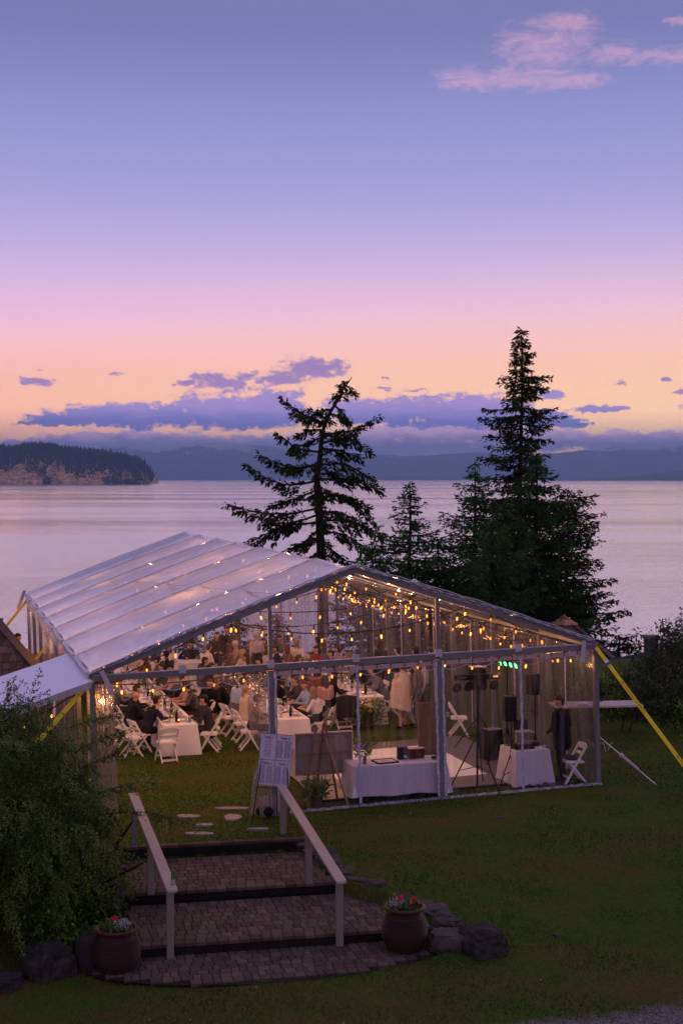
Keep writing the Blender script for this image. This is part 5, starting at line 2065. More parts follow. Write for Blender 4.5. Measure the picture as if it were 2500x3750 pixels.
def hair_mesh(style, J):
    mb = MB()
    head = Vector(J['head'])
    fwd = Vector(J.get('face', (0, 1, 0))).normalized()
    up = Vector((0, 0, 1))
    right = fwd.cross(up).normalized()
    up2 = right.cross(fwd).normalized()
    big = 1.10 if style in ('curly', 'updo') else 1.0
    cone_cap(mb, head - fwd * .030 + up2 * .040, head - fwd * .002 + up2 * .052, .092 * big, .082 * big, 12)
    cone_cap(mb, head - fwd * .045 - up2 * .005, head - fwd * .040 - up2 * .045, .078, .055, 10)
    for s in (-1, 1):
        cone_cap(mb, head + right * s * .055 - fwd * .02 + up2 * .03, head + right * s * .062 - fwd * .02 - up2 * .02, .040, .026, 8)
    cone_cap(mb, head + fwd * .055 + up2 * .075 - right * .03, head + fwd * .055 + up2 * .078 + right * .03, .026, .026, 8)
    if style in ('long', 'curly'):
        for s in (-1, -.3, .3, 1):
            a = head - fwd * (.06 if abs(s) < 1 else .025) + right * s * .055
            b = a - up * (.26 if style == 'long' else .15) - fwd * .035 + right * s * .02
            cone_cap(mb, a, b, .050 if style == 'long' else .062, .030 if style == 'long' else .045, 9)
    if style in ('updo', 'pony'):
        cone_cap(mb, head - fwd * .105 + up2 * .04, head - fwd * .12 + up2 * .03, .045, .042, 9)
        if style == 'pony':
            cone_cap(mb, head - fwd * .13 + up2 * .02, head - fwd * .15 - up * .24, .034, .018, 9)
    me = voxel(mb, .013, 1, 'hair')
    bm = bmesh.new()
    bm.from_mesh(me)
    cut = head.z - .012
    rm = []
    for v in bm.verts:
        p = v.co
        d = .006 * mnoise.noise(p * 45) + .010 * mnoise.noise(p * 18)
        if style == 'curly':
            d += .012 * mnoise.noise(p * 30)
        v.co = p + v.normal * d
    bm.to_mesh(me)
    bm.free()
    me.materials.append(None)
    me.polygons.foreach_set('use_smooth', [True] * len(me.polygons))
    return me


def hat_mesh(J):
    mb = MB()
    h = Vector(J['head'])
    mb.lathe([(.098, .03), (.104, .05), (.100, .10), (.06, .135), (.01, .14)], tuple(h), 14)
    mb.box((h.x, h.y + .11, h.z + .045), (.14, .10, .012))
    me = mb.mesh('cap', [])
    me.materials.append(None)
    return me


def seated(lean=.10, turn=0.0, arms='table', head_fwd=0.0, twist=0.0):
    c, s = math.cos(turn), math.sin(turn)
    J = dict(hip=(0, -.02, .50), chest=(0, -.02 + lean * .8, .90), neck=(0, -.02 + lean * 1.15, 1.07), head=(0, .01 + lean * 1.3 + head_fwd, 1.205))
    J['face'] = (math.sin(turn), math.cos(turn), -.12 - head_fwd)
    y0 = -.02 + lean
    for i, sx in ((0, -1), (1, 1)):
        J['sh%d' % i] = (sx * .185, y0, .985)
        if arms == 'table':
            J['el%d' % i] = (sx * .27, y0 + .12, .77)
            J['ha%d' % i] = (sx * .14, y0 + .33, .80)
        elif arms == 'wide':
            J['el%d' % i] = (sx * .37, y0 + .08, .80)
            J['ha%d' % i] = (sx * .20, y0 + .28, .80)
        elif arms == 'lap':
            J['el%d' % i] = (sx * .24, y0 + .02, .73)
            J['ha%d' % i] = (sx * .09, y0 + .22, .60)
        elif arms == 'gesture':
            J['el%d' % i] = (sx * .25, y0 + .14, .80)
            J['ha%d' % i] = (sx * (.10 if sx < 0 else .26), y0 + .30, .98 if sx > 0 else .80)
        J['kn%d' % i] = (sx * .12, .42, .50)
        J['an%d' % i] = (sx * .13, .40, .10)
    return J


def standing(turn=0.0, arms='down', lean=0.0, step=0.05, h=1.0):
    J = dict(hip=(0, 0, .93 * h), chest=(0, .02 + lean, 1.30 * h), neck=(0, .01 + lean * 1.3, 1.48 * h), head=(0, .035 + lean * 1.5, 1.625 * h))
    J['face'] = (math.sin(turn), math.cos(turn), -.10 - lean)
    for i, sx in ((0, -1), (1, 1)):
        J['sh%d' % i] = (sx * .19, lean, 1.40 * h)
        if arms == 'down':
            J['el%d' % i] = (sx * .245, lean - .02, 1.13 * h)
            J['ha%d' % i] = (sx * .24, lean + .07, .88 * h)
        elif arms == 'fwd':
            J['el%d' % i] = (sx * .25, lean + .07, 1.14 * h)
            J['ha%d' % i] = (sx * .12, lean + .30, 1.05 * h)
        elif arms == 'fold':
            J['el%d' % i] = (sx * .24, lean + .06, 1.14 * h)
            J['ha%d' % i] = (-sx * .03, lean + .20, 1.12 * h)
        J['kn%d' % i] = (sx * .10, .02 + sx * step, .50 * h)
        J['an%d' % i] = (sx * .11, -.02 + sx * step * 1.3, .10)
    return J


POSES = {
    'sit': seated(), 'sit_turn': seated(.08, .7, 'table'), 'sit_turnr': seated(.08, -.7, 'table'), 'sit_lean': seated(.22, .1, 'wide', .02), 'sit_lap': seated(.02, .4, 'lap'),
    'sit_gest': seated(.14, -.3, 'gesture'), 'stand': standing(.3, 'down'), 'stand_fwd': standing(-.2, 'fwd', .05), 'stand_fold': standing(.5, 'fold'), 'stand_lean': standing(0, 'fwd', .22)}
BODY = {}


def get_body(pose, sleeves=True, jacket=0.0, dress=False, vox=.021):
    k = (pose, sleeves, jacket, dress)
    if k not in BODY:
        BODY[k] = make_body(POSES[pose], vox, sleeves, jacket, dress)
    return BODY[k]


HAIR = {}


def person(label, x, y, rz, pose, top, bottom='trouser', hair='short', hc='brown', skin=0, sleeves=True, jacket=0.0, dress=False, scale=1.0, group='wedding guests in the marquee', z=0.0, name='person', extra=None):
    """rz: heading in the marquee's frame, 0 looks along +y (away from the camera)"""
    r = tthing(name, label, 'person', x, y, z, rz, group)
    r.scale = (scale,) * 3
    me = get_body(pose, sleeves, jacket, dress)
    o = obj('body', me, r)
    mats = [SKIN[skin], CL[top], CL[bottom], M['rubber'], M['eye_dark'], M['lip']]
    for i, sl in enumerate(o.material_slots):
        sl.link = 'OBJECT'
        sl.material = mats[i]
    if hair == 'cap':
        h = obj('cap', hat_mesh(POSES[pose]), r)
        h.material_slots[0].link = 'OBJECT'
        h.material_slots[0].material = CL['grey']
    elif hair != 'bald':
        k = (pose, hair)
        if k not in HAIR:
            HAIR[k] = hair_mesh(hair, POSES[pose])
        h = obj('hair', HAIR[k], r)
        h.material_slots[0].link = 'OBJECT'
        h.material_slots[0].material = HAIRC[hc]
    return r


L_, R_ = -pi / 2, pi / 2     # facing right (+x) / left (-x): rz = L_ looks to +x
# ---- left table (x -2.95..-2.2): guests on its left look right, on its right look left
person('man in navy suit jacket leaning his elbow on the near end of the left table', -3.22, 7.45, L_ + .35, 'sit_lean', 'navy', 'navy', 'short', 'brown', jacket=.02)
person('bald man in a dark jacket at the left table, beside the navy suit', -3.45, 8.5, L_ + .2, 'sit', 'navy', 'navy', 'bald', skin=0, jacket=.02)
person('dark-haired woman in black on the left side of the left table', -3.28, 9.6, L_, 'sit', 'black', 'black', 'long', 'black', dress=True)
person('guest in a grey shirt at the far left behind the corner curtain', -3.55, 10.9, L_, 'sit_turn', 'grey', hair='short', hc='black')
person('man in charcoal waistcoat on the right of the left table, nearest end', -1.72, 7.05, R_ - .25, 'sit', 'charcoal', 'charcoal', 'short', 'black', jacket=.015)
person('man in a dark dotted short-sleeved shirt at the left table, elbow out', -1.62, 9.1, R_ - .2, 'sit_lean', 'dotted', 'trouser', 'short', 'brown', sleeves=False, scale=1.05)
person('blond woman in a pale top between the dotted shirt and the man in a cap', -1.75, 10.0, R_, 'sit_turn', 'pink', 'black', 'long', 'blond', sleeves=False)
person('bearded man in a grey flat cap at the left table', -1.80, 10.9, R_, 'sit_gest', 'charcoal', hair='cap', skin=0)
person('auburn long-haired woman in black with her back to the camera by the left table', -1.15, 9.95, R_ + 1.2, 'sit', 'black', 'black', 'long', 'auburn', dress=True)
person('woman with long golden hair in black beside the floral shirt', -0.95, 10.25, -.5, 'sit_lap', 'black', 'black', 'long', 'fair', dress=True)
person('pink-faced guest in a pink top far up the left table', -1.74, 12.3, R_, 'sit', 'pink', 'black', 'curly', 'fair')
for i, (x, y, tp_, hs, hc, lab) in enumerate([
        (-3.3, 12.2, 'white', 'short', 'brown', 'guest in white far up the left side of the left table'), (-3.35, 14.2, 'charcoal', 'long', 'brown', 'long-haired guest in charcoal at the far left side of the left table'),
        (-1.60, 13.5, 'black', 'short', 'black', 'dark-haired man in black halfway up the left table'), (-1.70, 15.1, 'brownish', 'updo', 'brown', 'woman with pinned-up brown hair far up the left table'),
        (-1.9, 16.3, 'rust', 'long', 'auburn', 'auburn guest in rust at the far end of the left table')]):
    person(lab, x, y, L_ if x < -2.5 else R_, ['sit', 'sit_turn', 'sit_lean'][i % 3], tp_, hair=hs, hc=hc)
# ---- middle table (x -0.25..0.55)
person('man in a striped cream shirt on the near left corner of the middle table', -0.72, 6.75, L_ - .1, 'sit', 'striped', 'trouser', 'short', 'brown')
person('woman with a blond ponytail in a cream dress behind the striped shirt', -0.62, 8.2, L_ + .3, 'sit_turn', 'cream', 'cream', 'pony', 'blond', sleeves=False, dress=True)
person('man in a light blue checked shirt seen from behind, left of the middle table', -0.68, 9.25, L_ + .5, 'sit_lean', 'bluecheck', 'greytrouser', 'short', 'black', scale=1.04)
person('large guest in a dark floral blouse bending over the middle table', -0.72, 10.7, L_ + .7, 'sit_lean', 'floral', 'black', 'short', 'black', scale=1.12)
person('long blonde woman in white and black on the right near corner of the middle table', 1.02, 7.15, R_ - .5, 'sit_turn', 'white', 'black', 'long', 'fair', sleeves=False)
person('man in a grey jacket with glasses right of the middle table', 1.15, 9.25, R_, 'sit_gest', 'charcoal', hair='short', hc='brown', jacket=.015)
person('red-haired bearded man in a pale blue shirt right of the middle table', 1.08, 8.3, R_ + .2, 'sit_turnr', 'skyblue', hair='short', hc='auburn')
person('dark-haired woman in black deep at the middle table', 0.85, 10.3, R_, 'sit', 'black', 'black', 'long', 'black', dress=True)
person('brown-haired woman with her arm on a neighbour, facing away near the middle table', 1.75, 9.1, .3, 'sit_lap', 'pink', 'black', 'long', 'brown', sleeves=False)
person('guest in brown behind the arm-resting woman', 1.55, 10.2, R_ + .3, 'sit', 'brownish', hair='curly', hc='brown')
person('long-haired woman with a pink shawl by the middle of the marquee', 2.0, 10.9, -.2, 'sit', 'rust', 'black', 'long', 'brown')
for i, (x, y, rz, ps, tp_, hs, hc, lab) in enumerate([
        (-0.70, 13.0, L_, 'sit', 'black', 'short', 'brown', 'brown-haired man in black left of the middle table, mid-way'), (-0.62, 14.3, L_, 'sit_turn', 'blue', 'long', 'black', 'black-haired woman in blue left of the middle table'),
        (1.05, 13.4, R_, 'sit', 'charcoal', 'short', 'black', 'man in charcoal right of the middle table, mid-way'), (1.05, 14.4, R_, 'sit_lean', 'brownish', 'long', 'black', 'long black-haired guest right of the middle table'),
        (0.95, 15.5, R_ + .3, 'sit_turn', 'cream', 'curly', 'blond', 'curly blond woman in a cream top in the middle of the marquee'), (0.85, 17.3, R_, 'sit_turn', 'rust', 'curly', 'auburn', 'curly auburn guest in a rust top'),
        (1.25, 17.9, R_, 'sit', 'pink', 'short', 'white', 'white-haired guest in a pink top'), (-1.3, 16.2, .4, 'sit', 'black', 'short', 'black', 'black-haired man in black between left and middle tables'),
        (-1.0, 18.2, pi, 'sit', 'white', 'long', 'auburn', 'auburn-haired woman in white at the back'), (-0.2, 18.9, pi, 'sit_lean', 'black', 'short', 'black', 'big dark-haired man in black facing the camera at the back'),
        (0.6, 18.9, pi, 'sit_turn', 'white', 'curly', 'auburn', 'guest in bright white top with red hair at the back'), (1.55, 17.6, pi - .4, 'sit', 'charcoal', 'short', 'brown', 'brown-haired man in charcoal facing the camera'),
        (2.1, 18.3, pi, 'sit_gest', 'brownish', 'long', 'auburn', 'auburn guest raising a hand at the back, middle'), (2.15, 16.0, R_, 'sit', 'black', 'short', 'brown', 'man in black near the back middle'),
        (2.5, 16.2, R_ + .2, 'sit_turn', 'rust', 'curly', 'auburn', 'guest with bushy auburn hair near the back middle'), (2.75, 18.8, pi, 'sit', 'green', 'short', 'brown', 'brown-haired guest in green at the back')]):
    person(lab, x, y, rz, ps, tp_, hair=hs, hc=hc, skin=i % 2)
person('man in a white shirt on his feet, bending over between the left and middle tables', -0.55, 14.7, -.9, 'stand_lean', 'white', 'trouser', 'short', 'brown', scale=.94)
person('standing guest in a dark jacket at the back, head above the others', 1.0, 18.6, pi - .3, 'stand_fwd', 'black', hair='short', hc='auburn', jacket=.015)
person('standing woman in black at the back left of the seated ones', 0.35, 17.0, pi, 'stand_fold', 'black', 'black', 'long', 'brown', dress=True)
for i, (x, y, rz, ps, tp_, hs, hc, lab) in enumerate([
        (-2.2, 17.6, pi, 'sit', 'cream', 'short', 'white', 'white-haired guest in cream at the far left back'), (-2.9, 17.9, pi - .3, 'sit_turn', 'blue', 'long', 'fair', 'fair long-haired woman in blue at the far left back'),
        (-3.7, 15.6, L_, 'sit_lean', 'pink', 'short', 'grey', 'grey-haired guest in pink against the left wall'), (1.15, 11.9, R_, 'sit_gest', 'dotted', 'updo', 'brown', 'woman in a dotted dress gesturing by the middle table'),
        (-.65, 11.9, L_, 'sit', 'lightgrey', 'short', 'black', 'man in light grey left of the middle table'), (1.5, 16.4, .4, 'stand', 'lightgrey', 'short', 'grey', 'grey-haired man in light grey on his feet at the back middle'),
        (3.1, 17.4, R_ + .8, 'sit', 'white', 'long', 'blond', 'blond woman in white near the back right'), (3.9, 17.6, R_, 'sit_turn', 'charcoal', 'short', 'brown', 'brown-haired man in charcoal at the back right'),
        (3.7, 13.1, R_, 'sit_gest', 'cream', 'updo', 'fair', 'fair-haired woman in cream right of the right table'), (2.0, 13.5, L_, 'sit', 'navy', 'short', 'brown', 'man in navy left of the right table, far end'),
        (-1.55, 11.6, R_, 'sit', 'green', 'long', 'brown', 'long-haired guest in dark green at the left table'), (-3.35, 16.9, L_, 'sit', 'black', 'curly', 'black', 'curly black-haired guest at the far end by the left wall')]):
    person(lab, x, y, rz, ps, tp_, hair=hs, hc=hc, skin=(i + 1) % 3)
# ---- right table (x 2.45..3.2)
person('woman with long dark hair on the left side of the right table', 2.05, 9.65, L_, 'sit_turnr', 'black', 'black', 'long', 'brown', dress=True)
person('man in a grey suit leaning over the right table', 3.55, 9.75, R_, 'sit_lean', 'grey', 'grey', 'short', 'black', jacket=.015, scale=1.06)
person('guest in red at the far end of the right table', 3.25, 15.4, R_ + .5, 'sit', 'red', 'black', 'short', 'brown')
person('guest in a dark blue jacket beside the one in red', 3.65, 16.0, R_, 'sit_turn', 'blue', hair='long', hc='brown')
person('guest in a lilac jacket looking left, right of the one in red', 3.85, 15.0, R_ + .2, 'sit_turn', 'lilac', hair='short', hc='auburn')
person('black-haired guest in a dark top between the lilac and blue jackets', 3.4, 14.1, R_, 'sit', 'charcoal', hair='short', hc='black')
for i, (x, y, tp_, hs, hc, lab) in enumerate([(2.0, 12.4, 'brownish', 'curly', 'brown', 'curly-haired guest half-way up the right table, left side'), (3.65, 12.0, 'charcoal', 'long', 'black', 'woman in charcoal half-way up the right table, right side'),
                                               (2.05, 11.2, 'green', 'short', 'black', 'man in dark green on the left of the right table')]):
    person(lab, x, y, L_ if x < 2.8 else R_, 'sit', tp_, hair=hs, hc=hc)
person('tall woman with long dark hair standing alone at the back right', 4.15, 11.9, .6, 'stand', 'black', 'black', 'long', 'brown', dress=True, scale=1.04)
person('guest in a grey-blue jacket standing right of the shawled woman, nearer', 3.82, 7.7, 1.0, 'stand', 'grey', 'greytrouser', 'short', 'black')
person('taller guest in a grey jacket standing at the far right of the standing group', 4.12, 7.95, 1.2, 'stand', 'lightgrey', 'greytrouser', 'short', 'brown', scale=1.02)
person('dark-haired guest standing at the back right by the wall', 4.72, 10.4, 1.4, 'stand_fold', 'charcoal', hair='curly', hc='black')
person('guest in dark clothes standing left of the one by the wall', 4.40, 11.0, 1.2, 'stand_fold', 'black', hair='short', hc='black', scale=.98)
sh = person('woman wrapped in a cream shawl standing with her back turned, by the right table', 3.45, 7.75, .25, 'stand', 'cream', 'black', 'updo', 'brown', dress=True)
mb = MB()
P = []
for j in range(14):
    q = j / 13
    z = 1.47 - 0.98 * q
    row = []
    for i in range(33):
        a = 2 * pi * i / 32
        rx = (.10 + .17 * min(1, q * 4) + .03 * q)
        ry = (.09 + .10 * min(1, q * 4) + .05 * q)
        fo = 1 + .05 * math.sin(a * 7 + q * 3) * q + .03 * math.sin(a * 13)
        row.append((rx * fo * math.cos(a) - .03 * q, ry * fo * math.sin(a) + .02, z - .08 * math.cos(a) * q))
    P.append(row)
mb.grid(P, flip=True).build('shawl', simple('shawl_wool', (.60, .52, .46), .95, var=.12, scale=9, bump=.6), sh, True)
# the man at the music desk
POSES['dj'] = standing(.55, 'fwd', .02, .03)
for i, sx in ((0, -1), (1, 1)):
    POSES['dj']['ha%d' % i] = (sx * .16, .24, 1.0)
    POSES['dj']['el%d' % i] = (sx * .27, .02, 1.12)
POSES['dj']['face'] = (-.75, .6, -.25)
BODY[('dj', True, 0.03, False)] = make_body(POSES['dj'], .014, True, .03)
person('grey-haired man in a long black jacket standing at the music desk in the right corner', 4.60, .52, .55, 'dj', 'black', 'black', 'short', 'brown', 0, jacket=.03, scale=1.04, group=None)
p = person('balding man outside the far left corner, only his head showing over the wooden roof', -8.2, 11.9, 0, 'stand', 'pink', hair='short', hc='brown', skin=1, group=None)
p.location = (-9.55, 41.8, .22)
p.rotation_euler = (0, 0, -1.3)
p2 = person('second person in a pale top behind the wooden roof at the far left', -8.2, 11.9, 0, 'stand', 'pink', hair='bald', skin=1, group=None)
p2.location = (-9.15, 41.4, -.15)
p2.rotation_euler = (0, 0, 1.3)
# ================================================================ chairs
def chair_parts(root):
    w_ = .215
    m = M['white_resin']
    MB().box((0, .0, .445), (.40, .40, .035)).build('seat', m, root)
    MB().box((0, .005, .470), (.33, .33, .022)).build('seat_pad', m, root)
    for s in (-1, 1):      # long members: front foot up to the top of the back
        MB().bar((s * w_, .225, 0), (s * w_, -.235, .80), .028, .045, up=(0, 1, .3)).build('back_post', m, root)
        MB().bar((s * (w_ - .03), -.25, 0), (s * (w_ - .03), .10, .43), .026, .042, up=(0, 1, -.3)).build('leg', m, root)
    # curved top rail and lower slat
    mb = MB()
    for z0, z1, y_ in ((.700, .805, -.225), (.585, .640, -.155)):
        P = []
        for i in range(9):
            x = -w_ + 2 * w_ * i / 8
            bow = -.035 * (1 - (x / w_) ** 2)
            ar = .022 * (1 - (x / w_) ** 2) if z0 > .65 else 0
            P.append([(x, y_ + bow + .011, z0), (x, y_ + bow - .012, z1 + ar)])
        b = MB()
        b.grid(P)
        b.grid([[(p[0], p[1] + .02, p[2]) for p in r_] for r_ in P], flip=True)
        b.grid([[r_[1], (r_[1][0], r_[1][1] + .02, r_[1][2])] for r_ in P])
        b.grid([[r_[0], (r_[0][0], r_[0][1] + .02, r_[0][2])] for r_ in P], flip=True)
        b.build('back_slat', m, root)
    MB().bar((-w_, .155, .12), (w_, .155, .12), .022, .04).build('stretcher', m, root)
    MB().bar((-w_ + .03, -.21, .055), (w_ - .03, -.21, .055), .022, .05).build('stretcher', m, root)


def chair_joined():
    b = MB()
    w_ = .215
    b.box((0, .0, .445), (.40, .40, .045))
    for s in (-1, 1):
        b.bar((s * w_, .225, 0), (s * w_, -.235, .80), .028, .045, up=(0, 1, .3))
        b.bar((s * (w_ - .03), -.25, 0), (s * (w_ - .03), .10, .43), .026, .042, up=(0, 1, -.3))
    b.box((0, -.235, .755), (.43, .02, .11)).box((0, -.17, .61), (.43, .02, .05)).box((0, .155, .12), (.43, .022, .04)).box((0, -.21, .055), (.37, .022, .05))
    return b.mesh('folding_chair', M['white_resin'])


ch0 = thing('folding_chair', '', 'chair')
chair_parts(ch0)
CJ = chair_joined()
first = True


def chair(label, x, y, rz, group='white folding chairs at the long tables', joined=False):
    global first
    if joined:
        o = obj('folding_chair', CJ)
        tag(o, label, 'chair', group)
    elif first:
        o = ch0
        first = False
        tag(o, label, 'chair', group)
    else:
        o = dup(ch0, label=label, group=group)
    o.location = tp(x, y, 0)
    o.rotation_euler = (0, 0, TYAW + rz)
    return o


chair('empty white folding chair at the near end of the left table, back towards us', -2.92, 6.05, .15)
chair('white folding chair under the man in the navy suit', -3.38, 7.35, L_ + .3)
chair('white folding chair turned from the left table behind the navy suit', -3.62, 6.95, L_ + .1)
chair('white folding chair under the bald man', -3.6, 8.4, L_ + .2)
chair('empty white folding chair on the near right corner of the left table', -1.78, 6.75, R_ - .3)
chair('white folding chair under the man in the charcoal waistcoat', -1.60, 7.4, R_ - .2)
chair('white folding chair under the dotted shirt', -1.45, 9.15, R_ - .2)
chair('white folding chair under the man in the striped shirt', -0.82, 6.65, L_ - .1)
chair('white folding chair standing behind the blue checked shirt', -0.85, 8.75, L_ + .25)
chair('white folding chair behind the floral blouse', -0.92, 10.35, L_ + .3)
chair('white folding chair under the woman with the ponytail', -0.75, 7.75, L_ + .1)
chair('white folding chair under the long blonde woman', 1.12, 7.05, R_ - .4)
chair('white folding chair with the grey jacket hanging over its back', 2.05, 8.55, .1)
chair('empty white folding chair right of the right table, seat bare', 3.78, 8.25, R_ - .4)
chair('lone white folding chair standing on the grass behind the loudspeakers', 4.45, 6.3, L_ - .3)
chair('white folding chair with a dark cushion in the right front corner', 4.80, .42, R_ - .1)
for (x, y, rz, lab) in [(-3.42, 9.55, L_, 'under the dark-haired woman on the left'), (-3.65, 10.85, L_, 'under the guest in the grey shirt'), (-1.62, 10.0, R_, 'under the blond woman in a pale top'), (-1.68, 10.9, R_, 'under the man in the flat cap'),
                        (-1.60, 12.3, R_, 'under the guest in pink at the left table'), (-3.4, 12.2, L_, 'under the guest in white far up the left table'), (-1.48, 13.5, R_, 'under the man in black half-way up the left table'),
                        (-1.58, 15.1, R_, 'under the woman with pinned-up hair'), (-.85, 13.0, L_, 'under the brown-haired man left of the middle table'), (-.75, 14.3, L_, 'under the woman in blue'),
                        (1.3, 9.25, R_, 'under the man with glasses'), (1.22, 8.3, R_, 'under the red-haired bearded man'), (1.0, 10.3, R_, 'under the woman in black deep at the middle table'), (1.2, 13.4, R_, 'under the man in charcoal'),
                        (1.2, 14.4, R_, 'under the long black-haired guest'), (1.1, 15.5, R_, 'under the curly blond woman'), (1.9, 9.7, L_, 'under the woman with long dark hair at the right table'), (3.7, 9.7, R_, 'under the man in the grey suit'),
                        (3.75, 10.8, R_, 'empty, right of the right table beyond the grey suit'), (1.88, 11.2, L_, 'under the man in dark green'), (1.85, 12.4, L_, 'under the curly-haired guest'), (3.8, 12.0, R_, 'under the woman in charcoal')]:
    chair('white folding chair ' + lab, x, y, rz, joined=True)
# cushion and the things lying by the corner chair
cu = MB().ball((0, 0, 0), (.20, .19, .045), 6).build('cushion', pattern('knit', (.03, .03, .035), (.2, .2, .22), 60), None, True)
tag(cu, 'dark knitted cushion on the chair in the right front corner', 'cushion')
cu.location = tp(4.80, .42, .52)
# jacket over a chair
jk = tthing('jacket', 'grey jacket hung over the back of a chair left of the right table', 'jacket', 2.05, 8.55, 0, .1)
mb = MB()
P = []
for j in range(9):
    q = j / 8
    P.append([(-.29 + .58 * i / 12, -.30 - .06 * math.sin(pi * i / 12) - .03 * math.sin(i * 1.9) * q - .02 * q, .86 - .58 * q + .04 * math.sin(pi * i / 12)) for i in range(13)])
P0 = [(p[0], -.19, p[2] - .03) for p in P[0]]
mb.grid([P0] + P, flip=True).build('jacket_body', CL['charcoal'], jk, True)

# ================================================================ tables under white cloths
def cloth(Lx, Ly, h, seed, drop=None, corner=.02, amp=.035, clear=.02):
    """draped rectangular cloth: flat top, edge, folds to the ground"""
    r = random.Random(seed)
    per = []
    nx_, ny_ = max(8, int(Lx / .055)), max(8, int(Ly / .055))
    for i in range(nx_):
        per.append((-Lx / 2 + Lx * i / nx_, -Ly / 2, 0, -1))
    for i in range(ny_):
        per.append((Lx / 2, -Ly / 2 + Ly * i / ny_, 1, 0))
    for i in range(nx_):
        per.append((Lx / 2 - Lx * i / nx_, Ly / 2, 0, 1))
    for i in range(ny_):
        per.append((-Lx / 2, Ly / 2 - Ly * i / ny_, -1, 0))
    n = len(per)
    mb = MB()
    rings = []
    zb = clear if drop is None else h - drop
    s = 0
    ph = r.uniform(0, 9)
    for k in range(9):
        ring = []
        q = max(0, (k - 1) / 7)
        for i, (x, y, nx2, ny2) in enumerate(per):
            if k == 0:
                ring.append((x * .985, y * .985, h + .002))
                continue
            # corners flare out
            cd = min(abs(abs(x) - Lx / 2) + abs(abs(y) - Ly / 2), 1)
            fl = .10 * math.exp(-(cd / .09) ** 2) * q ** 1.1
            f = amp * q ** .8 * (math.sin(i * .42 + ph) + .7 * math.sin(i * .93 + ph * 2) + .35 * math.sin(i * 1.7))
            cx, cy = (1 if x > 0 else -1), (1 if y > 0 else -1)
            ox = nx2 * (f * .6 + .012 + .03 * q) + cx * fl * .7
            oy = ny2 * (f * .6 + .012 + .03 * q) + cy * fl * .7
            z = h - .004 - (h - .004 - zb) * q + (.012 * math.sin(i * .3 + ph) * q)
            if zb < .06 and k == 8:
                z = max(z, .012)
            ring.append((x + ox, y + oy, z))
        rings.append(ring + [ring[0]])
    mb.grid(rings, flip=False)
    o = len(mb.v)
    mb.v.append((0, 0, h + .002))
    for i in range(n):
        mb.f.append((o, i, i + 1))
        mb.mi.append(0)
    return mb


def ctable(name, label, x, y, Lx, Ly, h=.75, rz=0, mat='cloth_white', seed=1, drop=None, group=None, legs=False, clear=.02):
    t_ = tthing(name, label, 'table', x, y, 0, rz, group)
    cloth(Lx, Ly, h, seed, drop, clear=clear).build('tablecloth', M[mat], t_, True)
    if legs:
        for sx in (-1, 1):
            for sy in (-1, 1):
                MB().box((sx * (Lx / 2 - .12), sy * (Ly / 2 - .1), h / 2 - .01), (.03, .03, h - .03)).build('leg', M['black_metal'], t_)
    return t_


GT = 'long banquet tables under white cloths'
Ls = 2.46
TB = []
for i in range(5):
    lab = ['nearest length of the left banquet table, its cloth trailing on the grass', 'second length of the left banquet table', 'third length of the left banquet table', 'fourth length of the left banquet table', 'farthest length of the left banquet table'][i]
    ctable('banquet_table', lab, -2.52, 6.5 + Ls / 2 + i * Ls, .80, Ls - .02, seed=i + 3, group=GT)
for i in range(4):
    ctable('banquet_table', ['nearest length of the middle banquet table, pinkish in the lamp light', 'second length of the middle banquet table', 'third length of the middle banquet table', 'farthest length of the middle banquet table'][i],
           0.15, 6.15 + Ls / 2 + i * Ls, .80, Ls - .02, seed=i + 13, group=GT)
for i in range(3):
    ctable('banquet_table', ['nearest length of the right banquet table, with the big flower display at its foot', 'second length of the right banquet table', 'farthest length of the right banquet table'][i],
           2.82, 8.6 + Ls / 2 + i * Ls, .80, Ls - .02, seed=i + 23, group=GT)
for i, x in enumerate((-.9, 1.0, 2.7)):
    ctable('head_table', ['left head table across the back of the marquee', 'middle head table across the back', 'right head table across the back'][i], x, 18.15 + (.4 if i == 1 else 0), 1.8, .76, seed=i + 33, group='head tables across the back')

# tableware -----------------------------------------------------
WG = MB().lathe([(.034, 0), (.034, .003), (.005, .01), (.004, .09), (.030, .115), (.038, .15), (.031, .20), (.030, .20), (.036, .15), (.028, .118), (.003, .096)], n=10).mesh('wine_glass', M['glass_clear'], True)
WT = MB().lathe([(.031, 0), (.036, .11), (.034, .11), (.030, .006)], n=10).mesh('tumbler', M['glass_clear'], True)
BT = MB().lathe([(.036, 0), (.037, .01), (.037, .18), (.015, .24), (.014, .30), (.013, .30)], n=10).mesh('bottle', M['wine_green'], True)
PL = MB().lathe([(.07, 0), (.125, .012), (.13, .018), (.12, .014), (.07, .006)], n=18).mesh('plate', M['white_resin'], True)
NP = MB()
NP.grid([[(-.09 + .03 * i + .01 * math.sin(j), -.07 + .028 * j, .012 + .02 * abs(math.sin(i * 1.3 + j))) for j in range(6)] for i in range(7)])
NPm = NP.mesh('napkin', M['cloth_white'], True)
M['can_blue'] = simple('can_blue', (.03, .05, .16), .35)
M['teal_glass'] = simple('teal_glass', (.10, .30, .34), .15)
M['petal_white'] = simple('petal_white', (.70, .64, .62), .8)
M['petal_pink'] = simple('petal_pink', (.55, .22, .26), .8)
M['petal_purple'] = simple('petal_purple', (.16, .06, .30), .8)
M['petal_red'] = simple('petal_red', (.55, .015, .03), .6)
M['petal_yellow'] = simple('petal_yellow', (.60, .42, .05), .8)
M['cream_flower'] = simple('cream_flower', (.6, .55, .42), .8)
CN_G = MB().lathe([(.028, 0), (.036, .06), (.034, .06), (.026, .004)], n=10).mesh('holder', M['amber'], True)
CN_F = MB().ball((0, 0, .045), (.022, .022, .026), 6).mesh('flame', M['flame'], True)


